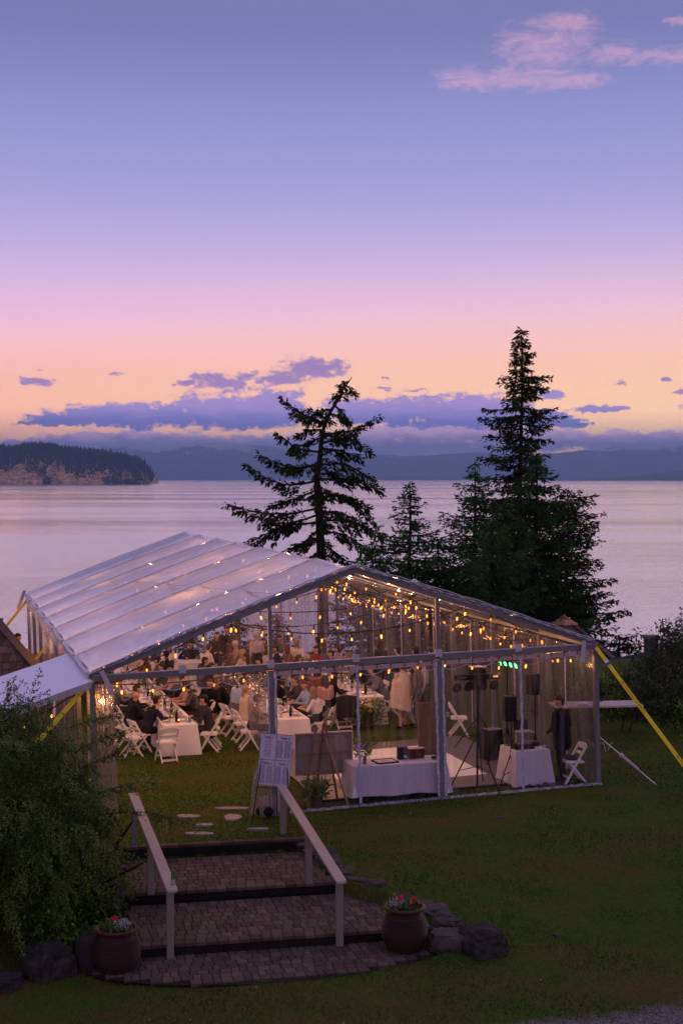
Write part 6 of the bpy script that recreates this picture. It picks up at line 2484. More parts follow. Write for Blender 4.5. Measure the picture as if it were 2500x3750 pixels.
def put(name, label, cat, me, x, y, z, group, rz=0.0):
    o = obj(name, me)
    tag(o, label, cat, group)
    o.location = tp(x, y, z)
    o.rotation_euler = (0, 0, rz)
    return o


def flower_bunch(root, loc, mats, n, spread, h0, h1, seed, size=.03, leaves=26, leafcol='leaves_bush', lsize=.07):
    r = random.Random(seed)
    rng = np.random.default_rng(seed)
    lv = []
    ld = []
    for i in range(n):
        a, q = r.uniform(0, 6.28), r.random() ** .6
        x, y, z = math.cos(a) * spread * q, math.sin(a) * spread * q, h0 + (h1 - h0) * (1 - q * .6) * r.uniform(.75, 1.1)
        mb = MB()
        m_ = r.choice(mats)
        for k in range(7):
            b = 2 * pi * k / 7
            mb.ball((math.cos(b) * size * .55, math.sin(b) * size * .55, 0), (size * .5, size * .5, size * .38), 3)
        mb.ball((0, 0, size * .15), size * .5, 3)
        o = mb.build('flower', M[m_], root, True)
        o.location = Vector(loc) + Vector((x, y, z))
        o.rotation_euler = (r.uniform(-.7, .7), r.uniform(-.7, .7), 0)
    for i in range(leaves):
        a, q = r.uniform(0, 6.28), r.random() ** .5
        x, y, z = math.cos(a) * spread * q * 1.1, math.sin(a) * spread * q * 1.1, h0 * .6 + (h1 - h0 * .6) * r.uniform(0, .85)
        for _ in range(4):
            lv.append((loc[0] + x + r.gauss(0, .02), loc[1] + y + r.gauss(0, .02), loc[2] + z))
            ld.append((math.cos(a) * .6 + r.gauss(0, .3), math.sin(a) * .6, r.uniform(-.2, 1)))
    V = sprigs(np.array(lv), np.array(ld), lsize, rng, .4, 1, .5)
    obj('leaves', fast_mesh('leaves', V, np.arange(len(V)).reshape(-1, 4), M[leafcol], rng.uniform(0, 1, len(V) // 4)), root)


M['stem_water'] = simple('stem_water', (.05, .07, .04), .4)
_c0 = None


def dress_table(tag_, x0, y0, y1, seed):
    global _c0
    r = random.Random(seed)
    y = y0 + .3
    z = .757
    while y < y1:
        for s in (-1, 1):
            put('plate', 'white dinner plate with crumpled napkins on the %s' % tag_, 'plate', PL, x0 + s * .24, y + r.uniform(-.05, .05), z, 'plates on the ' + tag_)
            put('wine_glass', 'clear wine glass standing on the %s' % tag_, 'glass', WG, x0 + s * .16 + r.uniform(-.03, .03), y + .22, z, 'wine glasses on the ' + tag_)
            put('wine_glass', 'clear wine glass standing on the %s' % tag_, 'glass', WG, x0 + s * .10 + r.uniform(-.03, .03), y + .08 + r.uniform(-.05, .05), z, 'wine glasses on the ' + tag_)
            put('tumbler', 'clear tumbler of water on the %s' % tag_, 'glass', WT, x0 + s * .20, y - .18 + r.uniform(-.05, .05), z, 'tumblers on the ' + tag_)
            if r.random() < .6:
                put('napkin', 'crumpled white napkin lying on the %s' % tag_, 'napkin', NPm, x0 + s * .22, y + .02, z + .012, 'napkins on the ' + tag_, r.uniform(0, 6))
        if r.random() < .55:
            put('bottle', 'dark green wine bottle on the %s' % tag_, 'bottle', BT, x0 + r.uniform(-.1, .1), y - .1, z, 'wine bottles on the ' + tag_)
        c_ = thing('candle', 'small lit candle in an amber glass on the %s' % tag_, 'candle', tp(x0 + r.uniform(-.06, .06), y + r.uniform(-.25, .0), z), 0, 'candles on the ' + tag_)
        obj('holder', CN_G, c_)
        obj('flame', CN_F, c_)
        y += .62


dress_table('left banquet table', -2.52, 6.7, 16.5, 1)
dress_table('middle banquet table', .15, 6.3, 15.2, 2)
dress_table('right banquet table', 2.82, 8.8, 15.0, 3)
for i, (x, y, hh, lab, ms) in enumerate([(-2.5, 7.55, .26, 'vase of greenery and white flowers on the near end of the left table', ['petal_white', 'cream_flower', 'petal_yellow']), (-2.5, 10.2, .3, 'second flower vase up the left table', ['petal_white', 'cream_flower']),
                                         (-2.5, 13.2, .3, 'third flower vase up the left table', ['petal_white']), (.15, 7.45, .22, 'low bowl of white flowers on the near end of the middle table', ['petal_white', 'cream_flower']),
                                         (.15, 10.4, .3, 'flower vase in the middle of the middle table', ['petal_white', 'petal_yellow']), (.2, 13.9, .34, 'tall flower vase far up the middle table', ['petal_white', 'cream_flower']),
                                         (2.82, 14.9, .38, 'big bunch of white and yellow flowers at the far end of the right table', ['petal_white', 'petal_yellow', 'cream_flower']), (2.82, 11.2, .28, 'flower vase half-way up the right table', ['petal_white', 'petal_pink']),
                                         (1.0, 18.5, .3, 'flower vase on the middle head table', ['petal_white', 'petal_pink'])]):
    f = tthing('flower_vase', lab, 'flowers', x, y, .757)
    MB().lathe([(.04, 0), (.045, .01), (.045, .14), (.043, .14)], n=12).build('vase', M['glass_clear'], f, True)
    MB().tube([(0, 0, .01), (.01, 0, .12)], .028, 6).build('stems', M['stem_water'], f)
    flower_bunch(f, (0, 0, 0), ms, 9, .12, .16, hh, i + 5, .032, 22)
put('can', 'blue drinks can by the elbow of the man in the navy suit', 'can', MB().lathe([(.028, 0), (.032, .006), (.032, .115), (.027, .122)], n=12).mesh('can', M['can_blue'], True), -2.80, 7.5, .757, None)
put('tumbler', 'teal glass tumbler on the near right corner of the left table', 'glass', MB().lathe([(.031, 0), (.038, .10), (.036, .10), (.03, .01)], n=12).mesh('tumbler', M['teal_glass'], True), -2.24, 6.72, .757, None)
put('bottle', 'tall green bottle with a blue neck standing in the middle of the left table', 'bottle', BT, -2.42, 8.35, .757, None)
# fan-folded napkins standing like shells
for (x, y, lab) in ((.02, 7.0, 'white fan-shaped napkin standing on the near end of the middle table'), (2.35, 10.0, 'white paper fan on the right table')):
    mb = MB()
    P = []
    for i in range(13):
        a = pi * i / 12
        P.append([(0, 0, 0), (math.cos(a) * .17, .02 * (i % 2), math.sin(a) * .17 + .05)])
    mb.grid(P)
    o = mb.build('paper_fan', M['cloth_white'])
    tag(o, lab, 'napkin')
    o.location = tp(x, y, .76)
    o.rotation_euler = (0, 0, TYAW)

# big flower display at the foot of the right table
f = tthing('flower_display', 'large loose display of greenery and mixed flowers on the grass before the right table', 'flowers', 2.68, 8.35, 0)
MB().lathe([(.16, 0), (.2, .05), (.19, .26), (.17, .26)], n=14).build('vase', M['wood_dark'], f, True)
flower_bunch(f, (0, 0, 0), ['petal_white', 'cream_flower', 'petal_pink', 'petal_yellow'], 22, .36, .25, .78, 77, .06, 150, 'leaves_bush', .14)

# ================================================================ dance floor in planks
df = thing('dance_floor', 'square dance floor of grey boards with a white middle', 'dance floor')
df.matrix_world = TM @ Matrix.Translation((0, 0, 0.03))
M['board_grey'] = simple('board_grey', (.125, .115, .13), .38, var=.30, scale=2.2, stretch=(1, 6, 1), bump=.15)
M['board_white'] = simple('board_white', (.80, .80, .80), .35, var=.04)
MB().box((1.87, 3.33, -.012), (5.04, 5.44, .03)).build('base', M['ink'], df)
PM = {}


def plank(x0, x1, y0, y1, mt):
    k = (round(x1 - x0, 2), round(y1 - y0, 2), mt)
    if k not in PM:
        PM[k] = MB().box((0, 0, 0), (x1 - x0 - .008, y1 - y0 - .008, .02)).mesh('board', M[mt])
    o = obj('board', PM[k], df)
    o.location = ((x0 + x1) / 2, (y0 + y1) / 2, .012 + random.uniform(-.001, .001))


ny_ = 27
for j in range(ny_):
    y0 = .62 + j * .2
    xs_ = [-.65, .2, 1.2, 2.3, 3.35, 4.4]
    for a, b_ in zip(xs_, xs_[1:]):
        inside = 1.72 < y0 + .1 < 5.15 and a >= .15 and b_ <= 3.4
        plank(a, b_, y0, y0 + .2, 'board_white' if inside else 'board_grey')

# ================================================================ display table inside the front sheets
dt = ctable('display_table', 'long white-clothed table behind the front sheets, holding a vase, picture and boxes', .90, .50, 1.95, .74, seed=55, group=None, legs=True, clear=.14, mat='cloth_grey')
vs = tthing('flower_vase', 'clear vase of purple and pink flowers on the left of the display table', 'flowers', .22, .34, .757)
MB().lathe([(.045, 0), (.05, .01), (.055, .2), (.053, .2)], n=12).build('vase', M['glass_clear'], vs, True)
MB().tube([(0, 0, .01), (.01, 0, .17)], .034, 6).build('stems', M['stem_water'], vs)
flower_bunch(vs, (0, 0, 0), ['petal_purple', 'petal_purple', 'petal_pink'], 9, .15, .26, .46, 3, .04, 34, 'leaves_bush', .10)
pf = tthing('picture_frame', 'dark-framed print lying flat on the display table', 'picture', .68, .42, .762, .12)
MB().box((0, 0, .01), (.42, .34, .012)).build('print', simple('print_paper', (.62, .52, .55), .8, var=.04, scale=3), pf)
for (c, s) in (((0, -.175, .012), (.46, .025, .026)), ((0, .175, .012), (.46, .025, .026)), ((-.222, 0, .012), (.02, .33, .026)), ((.222, 0, .012), (.02, .33, .026))):
    MB().box(c, s).build('frame_bar', M['ink'], pf)
MB().lathe([(.075, .0), (.077, .001)], (0, 0, .0165), 20, sx=1.2, sy=.55).build('printed_crest', simple('crest', (.5, .3, .28), .8), pf)
b1 = tthing('box', 'tall dark blue box standing on the display table', 'box', 1.10, .58, .757, .08)
MB().box((0, 0, .125), (.20, .10, .25)).build('carton', simple('box_dark', (.018, .022, .04), .5), b1)
MB().box((.05, -.052, .05), (.05, .004, .05)).build('sticker', M['white_resin'], b1)
b2 = tthing('wooden_box', 'reddish-brown wooden box beside the tall dark box', 'box', 1.40, .60, .757, .04)
MB().box((0, 0, .095), (.33, .15, .19)).build('case', simple('mahogany', (.085, .022, .012), .35, var=.4, scale=6, stretch=(1, 1, 5)), b2)
MB().box((0, 0, .195), (.36, .17, .012)).build('lid', simple('ivory', (.5, .42, .42), .6), b2)
bd = tthing('wooden_board', 'tall plain brown board leaning behind the display table', 'board', 1.90, 1.02, 0, .03)
b = MB().box((0, 0, .90), (.62, .025, 1.78)).build('panel', M['cardboard'], bd)
b.rotation_euler = (-.05, 0, 0)
MB().box((.34, .02, 1.52), (.05, .04, .09)).build('bracket', M['alu_light'], bd)
cd_ = MB().box((0, 0, 0), (.10, .14, .03)).build('phone', M['ink'])
tag(cd_, 'small dark device lying at the right end of the display table', 'phone')
cd_.location = tp(1.72, .38, .775)

# canvas on its easel, seen from behind
ez = tthing('easel', 'brown wooden studio easel behind the front sheet holding the large canvas', 'easel', -.55, .62, 0)
W = M['wood_easel']
MB().bar((-.12, .28, .02), (-.02, .02, 1.60), .045, .03, up=(0, 1, .2)).build('mast', W, ez)
MB().bar((-.42, .05, 0), (-.16, .12, 1.48), .04, .03, up=(0, 1, .2)).build('leg', W, ez)
MB().bar((.28, .05, 0), (.03, .12, 1.62), .04, .03, up=(0, 1, .2)).build('leg', W, ez)
MB().bar((.36, -.48, 0), (.02, -.02, 1.30), .04, .03, up=(0, 1, .2)).build('leg', M['wood_pale'], ez)
MB().bar((-.40, .16, .55), (.32, .14, .57), .03, .035).build('ledge', M['wood_pale'], ez)
MB().bar((-.36, .06, .32), (.26, .06, .34), .03, .03).build('crossbar', W, ez)
MB().bar((-.20, .10, 1.22), (.10, .10, 1.24), .03, .03).build('crossbar', W, ez)
MB().box((.02, .05, 1.62), (.07, .04, .10)).build('clamp', M['wood_pale'], ez)
MB().bar((.02, .05, 1.64), (.10, .05, 1.90), .05, .02, up=(0, 1, 0)).build('mast_top', M['wood_pale'], ez)
cv_ = tthing('canvas', 'large stretched canvas seen from its back, standing on the wooden easel', 'canvas', -.50, .86, .52, .02)
MB().box((0, 0, .43), (1.19, .012, .83)).build('linen', simple('linen', (.30, .27, .25), .9, var=.08, scale=20), cv_)
fr = simple('stretcher_edge', (.62, .56, .60), .7)
for (c, s) in (((0, -.012, .855), (1.23, .05, .022)), ((0, -.012, .005), (1.23, .05, .022)), ((-.608, -.012, .43), (.02, .05, .83)), ((.608, -.012, .43), (.02, .05, .83))):
    MB().box(c, s).build('edge', fr, cv_)
for (c, s) in (((0, -.018, .82), (1.17, .022, .05)), ((0, -.018, .04), (1.17, .022, .05)), ((-.575, -.02, .43), (.045, .02, .72)), ((.575, -.02, .43), (.045, .02, .72)), ((0, -.02, .43), (1.1, .02, .05))):
    MB().box(c, s).build('stretcher_bar', simple('stretcher_wood', (.24, .18, .13), .7, var=.15) if 'stretcher_wood' not in bpy.data.materials else bpy.data.materials['stretcher_wood'], cv_)
for sx in (-1, 1):
    for sz in (-1, 1):
        c0 = Vector((sx * .50, -.024, .43 + sz * .34))
        MB().add([(c0.x + sx * .07, -.028, c0.z + sz * .06), (c0.x - sx * .10, -.028, c0.z + sz * .06), (c0.x + sx * .07, -.028, c0.z - sz * .11)], [(0, 1, 2)]).build('corner_brace', bpy.data.materials['stretcher_wood'], cv_)
# basket and greenery under it
bk = tthing('wire_basket', 'rusty wire basket on the grass under the canvas', 'basket', -1.22, .38, 0)
for i in range(16):
    a = 2 * pi * i / 16
    for s in (-1, 1):
        pts = [(.17 * (1 + .12 * k / 4) * math.cos(a + s * k * .2), .14 * (1 + .12 * k / 4) * math.sin(a + s * k * .2), .02 + .32 * k / 4) for k in range(5)]
        MB().tube(pts, .004, 4).build('wire', M['wood_easel'], bk)
for z in (.02, .34):
    MB().tube([(.18 * math.cos(2 * pi * i / 20), .15 * math.sin(2 * pi * i / 20), z) for i in range(21)], .008, 5).build('rim', M['wood_easel'], bk)
f = tthing('flower_basket', 'dark basket of greenery with two white flowers below the easel', 'flowers', -.80, .42, 0)
MB().lathe([(.12, 0), (.17, .2), (.15, .2)], n=12).build('basket', M['wood_dark'], f, True)
flower_bunch(f, (0, 0, 0), ['petal_white', 'petal_white'], 4, .22, .30, .52, 9, .045, 100, 'leaves_bush', .13)

# seating chart on a thin black stand ---------------------------------
sg = thing('seating_chart', 'tilted seating chart of four sheets, Table 1 to Table 4, on a black stand', 'sign', (-1.25, 26.75, gz(-1.25, 26.75)))
b0 = Vector(sg.location)
TLc, TRc, BRc, BLc = Vector((-1.52, 26.80, 1.72)), Vector((-.905, 26.78, 1.675)), Vector((-.985, 26.72, .69)), Vector((-1.60, 26.74, .735))
ex = (TRc - TLc)
ey = (BLc - TLc)
nrm = ex.cross(ey).normalized()
if nrm.y > 0:
    nrm = -nrm
mb = MB()
th__ = -nrm * .012
for a in (0,):
    q = [TLc - b0, TRc - b0, BRc - b0, BLc - b0]
    q2 = [p + th__ for p in q]
    mb.add(q + q2, [(0, 3, 2, 1), (4, 5, 6, 7), (0, 1, 5, 4), (1, 2, 6, 5), (2, 3, 7, 6), (3, 0, 4, 7)])
mb.build('backing_board', M['wood_pale'], sg)
M['sheet_paper'] = simple('sheet_paper', (.55, .53, .66), .75, var=.04, scale=3)
M['ink_red'] = simple('ink_red', (.16, .02, .03), .8)
M['ink_grey'] = simple('ink_grey', (.09, .07, .09), .8)
exu, eyu = ex.normalized(), (-(ey)).normalized()
for i, (u0, v0) in enumerate(((.015, .015), (.51, .015), (.015, .505), (.51, .505))):
    u1, v1 = u0 + .475, v0 + .475
    P4 = [TLc + ex * u + ey * v + nrm * .004 - b0 for u, v in ((u0, v0), (u1, v0), (u1, v1), (u0, v1))]
    sh_ = MB().add(P4 + [p - nrm * .003 for p in P4], [(0, 3, 2, 1), (0, 1, 5, 4), (1, 2, 6, 5), (2, 3, 7, 6), (3, 0, 4, 7)]).build('chart_sheet', M['sheet_paper'], sg)
    c = bpy.data.curves.new('chart_text', 'FONT')
    c.body = 'Table %d' % (i + 1)
    c.size = .062
    c.offset = .0012
    c.shear = .12
    c.align_x = 'CENTER'
    o = bpy.data.objects.new('tmp_text', c)
    COL.objects.link(o)
    me = bpy.data.meshes.new_from_object(o.evaluated_get(bpy.context.evaluated_depsgraph_get()))
    bpy.data.objects.remove(o)
    me.materials.clear()
    me.materials.append(M['ink_red'])
    o = obj('printed_heading', me, sh_)
    org = TLc + ex * (u0 + .24) + ey * (v0 + .075) + nrm * .007 - b0
    Mx = Matrix((exu, (eyu - exu * eyu.dot(exu)).normalized(), nrm)).transposed()
    o.matrix_local = Matrix.Translation(org) @ Mx.to_4x4()
    # the lists of names, far too small to read
    mb = MB()
    rr = random.Random(i)
    cols = (.24,) if i == 0 else (.115, .355)
    rows = (12, 21, 18, 19)[i]
    for cx in cols:
        for k in range(rows):
            wv = rr.uniform(.045, .075)
            org = TLc + ex * (u0 + cx) + ey * (v0 + .115 + .335 * k / rows) + nrm * .0065 - b0
            n_w = rr.choice((2, 2, 3))
            x = -wv
            for w_i in range(n_w):
                l = 2 * wv / n_w * rr.uniform(.6, .85)
                a0 = org + exu * x
                mb.add([a0, a0 + exu * l, a0 + exu * l + eyu * .0075, a0 + eyu * .0075], [(0, 1, 2, 3)])
                x += 2 * wv / n_w
    o = mb.build('printed_names', M['ink_grey'], sh_)
    o['kind'] = 'stuff'
for (a, b_) in (((-1.45, 26.82, 1.6), (-1.70, 26.60, gz(-1.7, 26.6))), ((-1.05, 26.82, 1.6), (-.96, 26.60, gz(-.96, 26.6))), ((-1.25, 26.84, 1.7), (-1.25, 27.5, gz(-1.25, 27.5)))):
    MB().tube([Vector(a) - b0, Vector(b_) - b0], .009, 6).build('leg', M['black_metal'], sg)
MB().tube([Vector((-1.62, 26.71, .71)) - b0, Vector((-.95, 26.69, .67)) - b0], .009, 6).build('ledge', M['black_metal'], sg)

# ================================================================ sound and light gear in the right corner
def tripod(root, h, spread=.52, hub=.75, r=.018, ph=.3, foot=.35):
    MB().tube([(0, 0, foot * .2), (0, 0, h)], r, 8).build('pole', M['black_metal'], root)
    MB().lathe([(.035, hub), (.04, hub + .06), (.03, hub + .1)], n=10).build('collar', M['black_plastic'], root)
    MB().lathe([(.03, hub * .42), (.03, hub * .42 + .05)], n=10).build('collar', M['black_plastic'], root)
    for k in range(3):
        a = ph + 2 * pi * k / 3
        e = (spread * math.cos(a), spread * math.sin(a), .015)
        MB().tube([(0.03 * math.cos(a), .03 * math.sin(a), hub), e], .014, 6).build('leg', M['black_metal'], root)
        m_ = Vector((0, 0, hub)).lerp(Vector(e), .62)
        MB().tube([(0, 0, hub * .45), m_], .009, 5).build('brace', M['black_metal'], root)
    return root


def speaker(label, x, y, z, w_, d, h, rz, horn=False):
    r = tthing('loudspeaker', label, 'loudspeaker', x, y, z, rz)
    c = MB().add([(-w_ / 2, -d / 2, 0), (w_ / 2, -d / 2, 0), (w_ * .36, d / 2, 0), (-w_ * .36, d / 2, 0), (-w_ / 2, -d / 2, h), (w_ / 2, -d / 2, h), (w_ * .36, d / 2, h), (-w_ * .36, d / 2, h)],
                 [(0, 3, 2, 1), (4, 5, 6, 7), (0, 1, 5, 4), (1, 2, 6, 5), (2, 3, 7, 6), (3, 0, 4, 7)]).build('cabinet', M['black_plastic'], r)
    bv = c.modifiers.new('b', 'BEVEL')
    bv.width = .02
    bv.segments = 3
    MB().box((0, -d / 2 - .006, h * .48), (w_ * .86, .012, h * .86)).build('grille', M['black_metal'], r)
    MB().tube([(-w_ * .2, 0, h), (-w_ * .15, 0, h + .03), (w_ * .15, 0, h + .03), (w_ * .2, 0, h)], .010, 5).build('handle', M['black_plastic'], r)
    return r


s1 = tthing('speaker_stand', 'black tripod stand under the loudspeaker nearest the front sheet', 'stand', 3.50, .62, 0)
tripod(s1, 1.36, .50, .66, ph=-.4)
speaker('black loudspeaker on the tripod nearest the front sheet, left of the music desk', 3.50, .62, 1.36, .32, .28, .52, pi - .3)
s2 = tthing('speaker_stand', 'black tripod stand of the loudspeaker with a white cloth on top', 'stand', 4.22, 4.3, 0)
tripod(s2, 1.45, .62, .82, ph=.5)
speaker('black loudspeaker high on a stand with a white cloth lying on top', 4.22, 4.3, 1.45, .36, .32, .50, pi + .2)
wc = MB().grid([[(-.2 + .05 * i, -.16 + .05 * j, .012 * math.sin(i * 1.7 + j)) for j in range(7)] for i in range(9)]).build('cloth', M['cloth_white'], None, True)
tag(wc, 'crumpled white cloth lying on top of the high loudspeaker', 'cloth')
wc.location = tp(4.22, 4.3, 2.00)
s3 = tthing('speaker_stand', 'black pole of the loudspeaker behind the laptop', 'stand', 4.68, 2.1, 0)
tripod(s3, 1.62, .45, .6, ph=.9)
speaker('narrow black loudspeaker on a pole behind the laptop', 4.68, 2.1, 1.62, .27, .25, .46, pi)
# T-bar with hanging par lamps
tb = tthing('light_stand', 'black tripod light stand with a crossbar of round lamps, nearest the front sheet', 'light stand', 2.66, .42, 0)
tripod(tb, 2.36, .62, 1.12, .022, ph=-1.1)
MB().box((0, 0, 2.36), (1.02, .06, .115)).build('crossbar', M['black_plastic'], tb)
for (x, w_, m_) in ((-.32, .14, 'alu'), (.38, .10, 'alu_light'), (.26, .05, 'can_blue')):
    MB().box((x, -.033, 2.36), (w_, .006, .03)).build('printed_mark', M[m_], tb)
pl = tthing('par_lamp', 'round black lamp hanging at the left end of the crossbar', 'lamp', 2.66 - .40, .42, 2.30, 0, 'round lamps under the crossbar')
MB().box((-.09, 0, -.04), (.012, .02, .11)).build('yoke', M['black_metal'], pl)
MB().box((.09, 0, -.04), (.012, .02, .11)).build('yoke', M['black_metal'], pl)
o = MB().lathe([(.05, -.07), (.085, -.05), (.092, .05), (.088, .07), (.078, .07), (.075, .03)], n=16).build('housing', M['black_plastic'], pl, True)
o.location = (0, 0, -.14)
o.rotation_euler = (R(70), 0, 0)
o = MB().lathe([(.074, 0), (.070, .006)], n=16).build('lens', M['ink'], pl, True)
o.location = (0, -.05, -.125)
o.rotation_euler = (R(70), 0, 0)
for x, lab in ((-.14, 'second round black lamp from the left under the crossbar'), (.17, 'third round black lamp under the crossbar, before the loudspeaker'), (.42, 'round black lamp at the right end of the crossbar')):
    dup(pl, tp(2.66 + x, .42, 2.30), TYAW, lab, 'round lamps under the crossbar')
# green light bar
gb = tthing('light_stand', 'tall stand carrying the bar of four glowing green lamps', 'light stand', 4.05, 2.2, 0)
tripod(gb, 2.25, .5, .8, ph=.2)
MB().bar((-.24, 0, 2.36), (.24, 0, 2.26), .05, .05).build('crossbar', M['black_plastic'], gb)
for k in range(4):
    x = -.19 + .125 * k
    o = MB().ball((0, 0, 0), (.026, .02, .060), 6).build('green_lamp', M['green_led'], gb, True)
    o.location = (x, -.05, 2.36 - .028 * k)
    o.rotation_euler = (0, -.5, 0)
gl = bpy.data.lights.new('green_spill', 'SPOT')
gl.energy = 9
gl.color = (.25, 1.0, .35)
gl.spot_size = R(75)
gl.shadow_soft_size = .1
glo = bpy.data.objects.new('green_spill', gl)
COL.objects.link(glo)
glo.location = tp(4.05, 2.05, 2.25)
glo.rotation_euler = (tp(1.6, 4.2, 0) - Vector(glo.location)).to_track_quat('-Z', 'Y').to_euler()
# black subwoofer / case stack
cs = tthing('equipment_case', 'dark cloth-draped equipment case behind the front loudspeaker', 'case', 4.05, 3.1, 0, .2)
c = MB().box((0, 0, .36), (.42, .40, .72), taper=.86).build('case_body', M['black_plastic'], cs)
MB().box((0, -.05, .735), (.34, .28, .02)).build('cloth', CL['grey'], cs)

# the music desk
ctable('music_desk', 'small white-clothed table crowded with mixers and cables, in the right corner', 3.86, .75, .76, .78, seed=66, rz=.02, mat='cloth_grey')
mx = tthing('mixer', 'black sound mixer on the music desk', 'mixer', 3.78, .62, .757, .05)
MB().box((0, 0, .05), (.42, .26, .10), taper=.92).build('case', M['black_plastic'], mx)
for i in range(8):
    for j in range(3):
        MB().lathe([(.008, 0), (.007, .018)], (-.17 + .048 * i, -.08 + .07 * j, .10), 6).build('knob', M['alu_light'] if (i + j) % 3 else M['petal_red'], mx)
m2 = tthing('turntable', 'flat black player at the right of the music desk', 'player', 4.06, .92, .757, -.05)
MB().box((0, 0, .035), (.34, .34, .07)).build('case', M['black_plastic'], m2)
MB().lathe([(.12, .072), (.12, .078)], n=20).build('platter', M['alu'], m2)
for i in range(16):
    r = random.Random(i)
    x, y = 3.52 + r.random() * .6, .45 + r.random() * .6
    pts = [tp(x + .05 * k * r.uniform(-1, 1), y + .045 * k * r.uniform(-1, 1), .775 + .02 * r.random()) for k in range(6)]
    b0 = pts[0].copy()
    o = MB().tube([p - b0 for p in pts], .007, 4).build('cable', M['rubber'] if i % 3 else M['white_resin'])
    tag(o, 'tangled cable lying among the mixers on the music desk', 'cable', 'cables on the music desk')
    o.location = b0
for i in range(14):
    r = random.Random(i + 50)
    x, y = 3.5 + r.random() * 1.35, .18 + r.random() * .3
    pts = [tp(x + .07 * math.sin(k * 1.3 + i) * r.uniform(.5, 1.4), y + .05 * math.cos(k * 1.1) * r.uniform(.5, 1), .02 + .04 * abs(math.sin(k * .9 + i))) for k in range(8)]
    b0 = pts[0].copy()
    o = MB().tube([p - b0 for p in pts], .009, 4).build('cable', M['rubber'] if i % 4 else M['alu'])
    tag(o, 'coiled cable on the ground along the front hem by the music desk', 'cable', 'cables on the ground')
    o.location = b0
lp = tthing('laptop_stand', 'thin metal laptop stand on the music desk', 'stand', 4.0, 1.02, .757)
for sx in (-1, 1):
    for sy in (-1, 1):
        MB().box((sx * .14, sy * .1, .13), (.012, .012, .26)).build('leg', M['alu'], lp)
MB().box((0, 0, .265), (.32, .24, .01)).build('top', M['alu_light'], lp)
l2 = tthing('laptop', 'open laptop on its stand, screen dark', 'laptop', 3.98, 1.02, 1.032, 0)
MB().box((0, 0, .008), (.32, .22, .014)).build('keyboard', M['alu_light'], l2)
s_ = MB().box((0, 0, .11), (.32, .01, .21)).build('screen', M['ink'], l2)
s_.location = (-.02, .11, .01)
s_.rotation_euler = (-.2, 0, 0)

# ================================================================ flower pots
def pot(label, x, y, z, rad, h, seed, flowers, plants=True):
    r = thing('flower_pot', label, 'plant pot', (x, y, z))
    prof_ = []
    n = 40
    for i in range(n + 1):
        q = i / n
        rr = rad * (.62 + .40 * math.sin(pi * (q * .86 + .08)) ** .9)
        rr += .004 * (1 if i % 2 else -1) * (1 if q < .84 else 0)
        prof_.append((rr, h * .90 * q))
    b = MB()
    b.lathe(prof_ + [(rad * .80, h * .905), (rad * .74, h * .9)], n=40)
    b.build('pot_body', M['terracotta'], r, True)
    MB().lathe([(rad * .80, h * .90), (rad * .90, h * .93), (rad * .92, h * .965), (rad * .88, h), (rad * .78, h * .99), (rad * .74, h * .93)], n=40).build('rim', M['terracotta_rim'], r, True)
    MB().lathe([(rad * .76, h * .93), (rad * .75, h * .935)], n=24).build('soil', M['soil'], r)
    if plants:
        rng = np.random.default_rng(seed)
        n = 260
        P = np.stack([rng.normal(-.02, rad * .36, n), rng.normal(0, rad * .34, n), h * .95 + rng.uniform(0, .10, n)], 1)
        D = P - np.array([0, 0, h * .8])
        V = sprigs(P, D, .06, rng, .6, 1, .5)
        obj('foliage', fast_mesh('foliage', V, np.arange(len(V)).reshape(-1, 4), M['leaves_bush'], rng.uniform(0, .7, n)), r)
        n = 230
        c0 = flowers['silver']
        P = np.stack([rng.normal(c0[0], rad * .17, n), rng.normal(c0[1], rad * .15, n), h * .96 + rng.uniform(0, .10, n)], 1)
        V = sprigs(P, D[:n] * .2 + np.array([0, 0, 1]), .055, rng, .3, 1, .6)
        obj('silver_foliage', fast_mesh('silver_foliage', V, np.arange(len(V)).reshape(-1, 4), leafmat('silver', (.25, .26, .26, 1), (.45, .45, .46, 1), (.7, .7, .7, 1)) if 'silver' not in bpy.data.materials else bpy.data.materials['silver'], rng.uniform(0, 1, n)), r)
        for (fx, fy, fz) in flowers['red']:
            mb = MB()
            rr = random.Random(int(fx * 100))
            for k in range(16):
                mb.ball((rr.gauss(0, .022), rr.gauss(0, .022), rr.gauss(0, .018)), .016, 3)
            o = mb.build('red_flower', M['petal_red'], r, True)
            o.location = (fx, fy, h + fz)
            MB().tube([(fx * .8, fy * .8, h * .9), (fx, fy, h + fz)], .004, 4).build('stem', M['stem_water'], r)
    return r


pot('ribbed brown pot with two red geraniums at the right of the steps', .95, 21.28, -.555, .345, .66, 1, dict(silver=(-.10, -.02), red=[(-.07, 0, .12), (.12, -.04, .10)]))
pot('ribbed brown pot with one red geranium and silver leaves at the left of the steps', -3.25, 20.42, -.57, .345, .62, 2, dict(silver=(.10, -.04), red=[(-.03, .02, .13)]))
bp = thing('black_pot', 'plain black pot half hidden behind the left geranium pot', 'plant pot', (-3.66, 20.52, -.58))
MB().lathe([(.17, 0), (.22, .25), (.20, .42), (.14, .46), (.12, .44)], n=24).build('pot_body', M['ink'], bp, True)

# ================================================================ buildings
M['shake'] = simple('shake', (.115, .085, .070), .9, var=.35, scale=5, stretch=(5, 5, 1), bump=.5)
m = M['shake']
tt = NT.__new__(NT)
SHK = {}


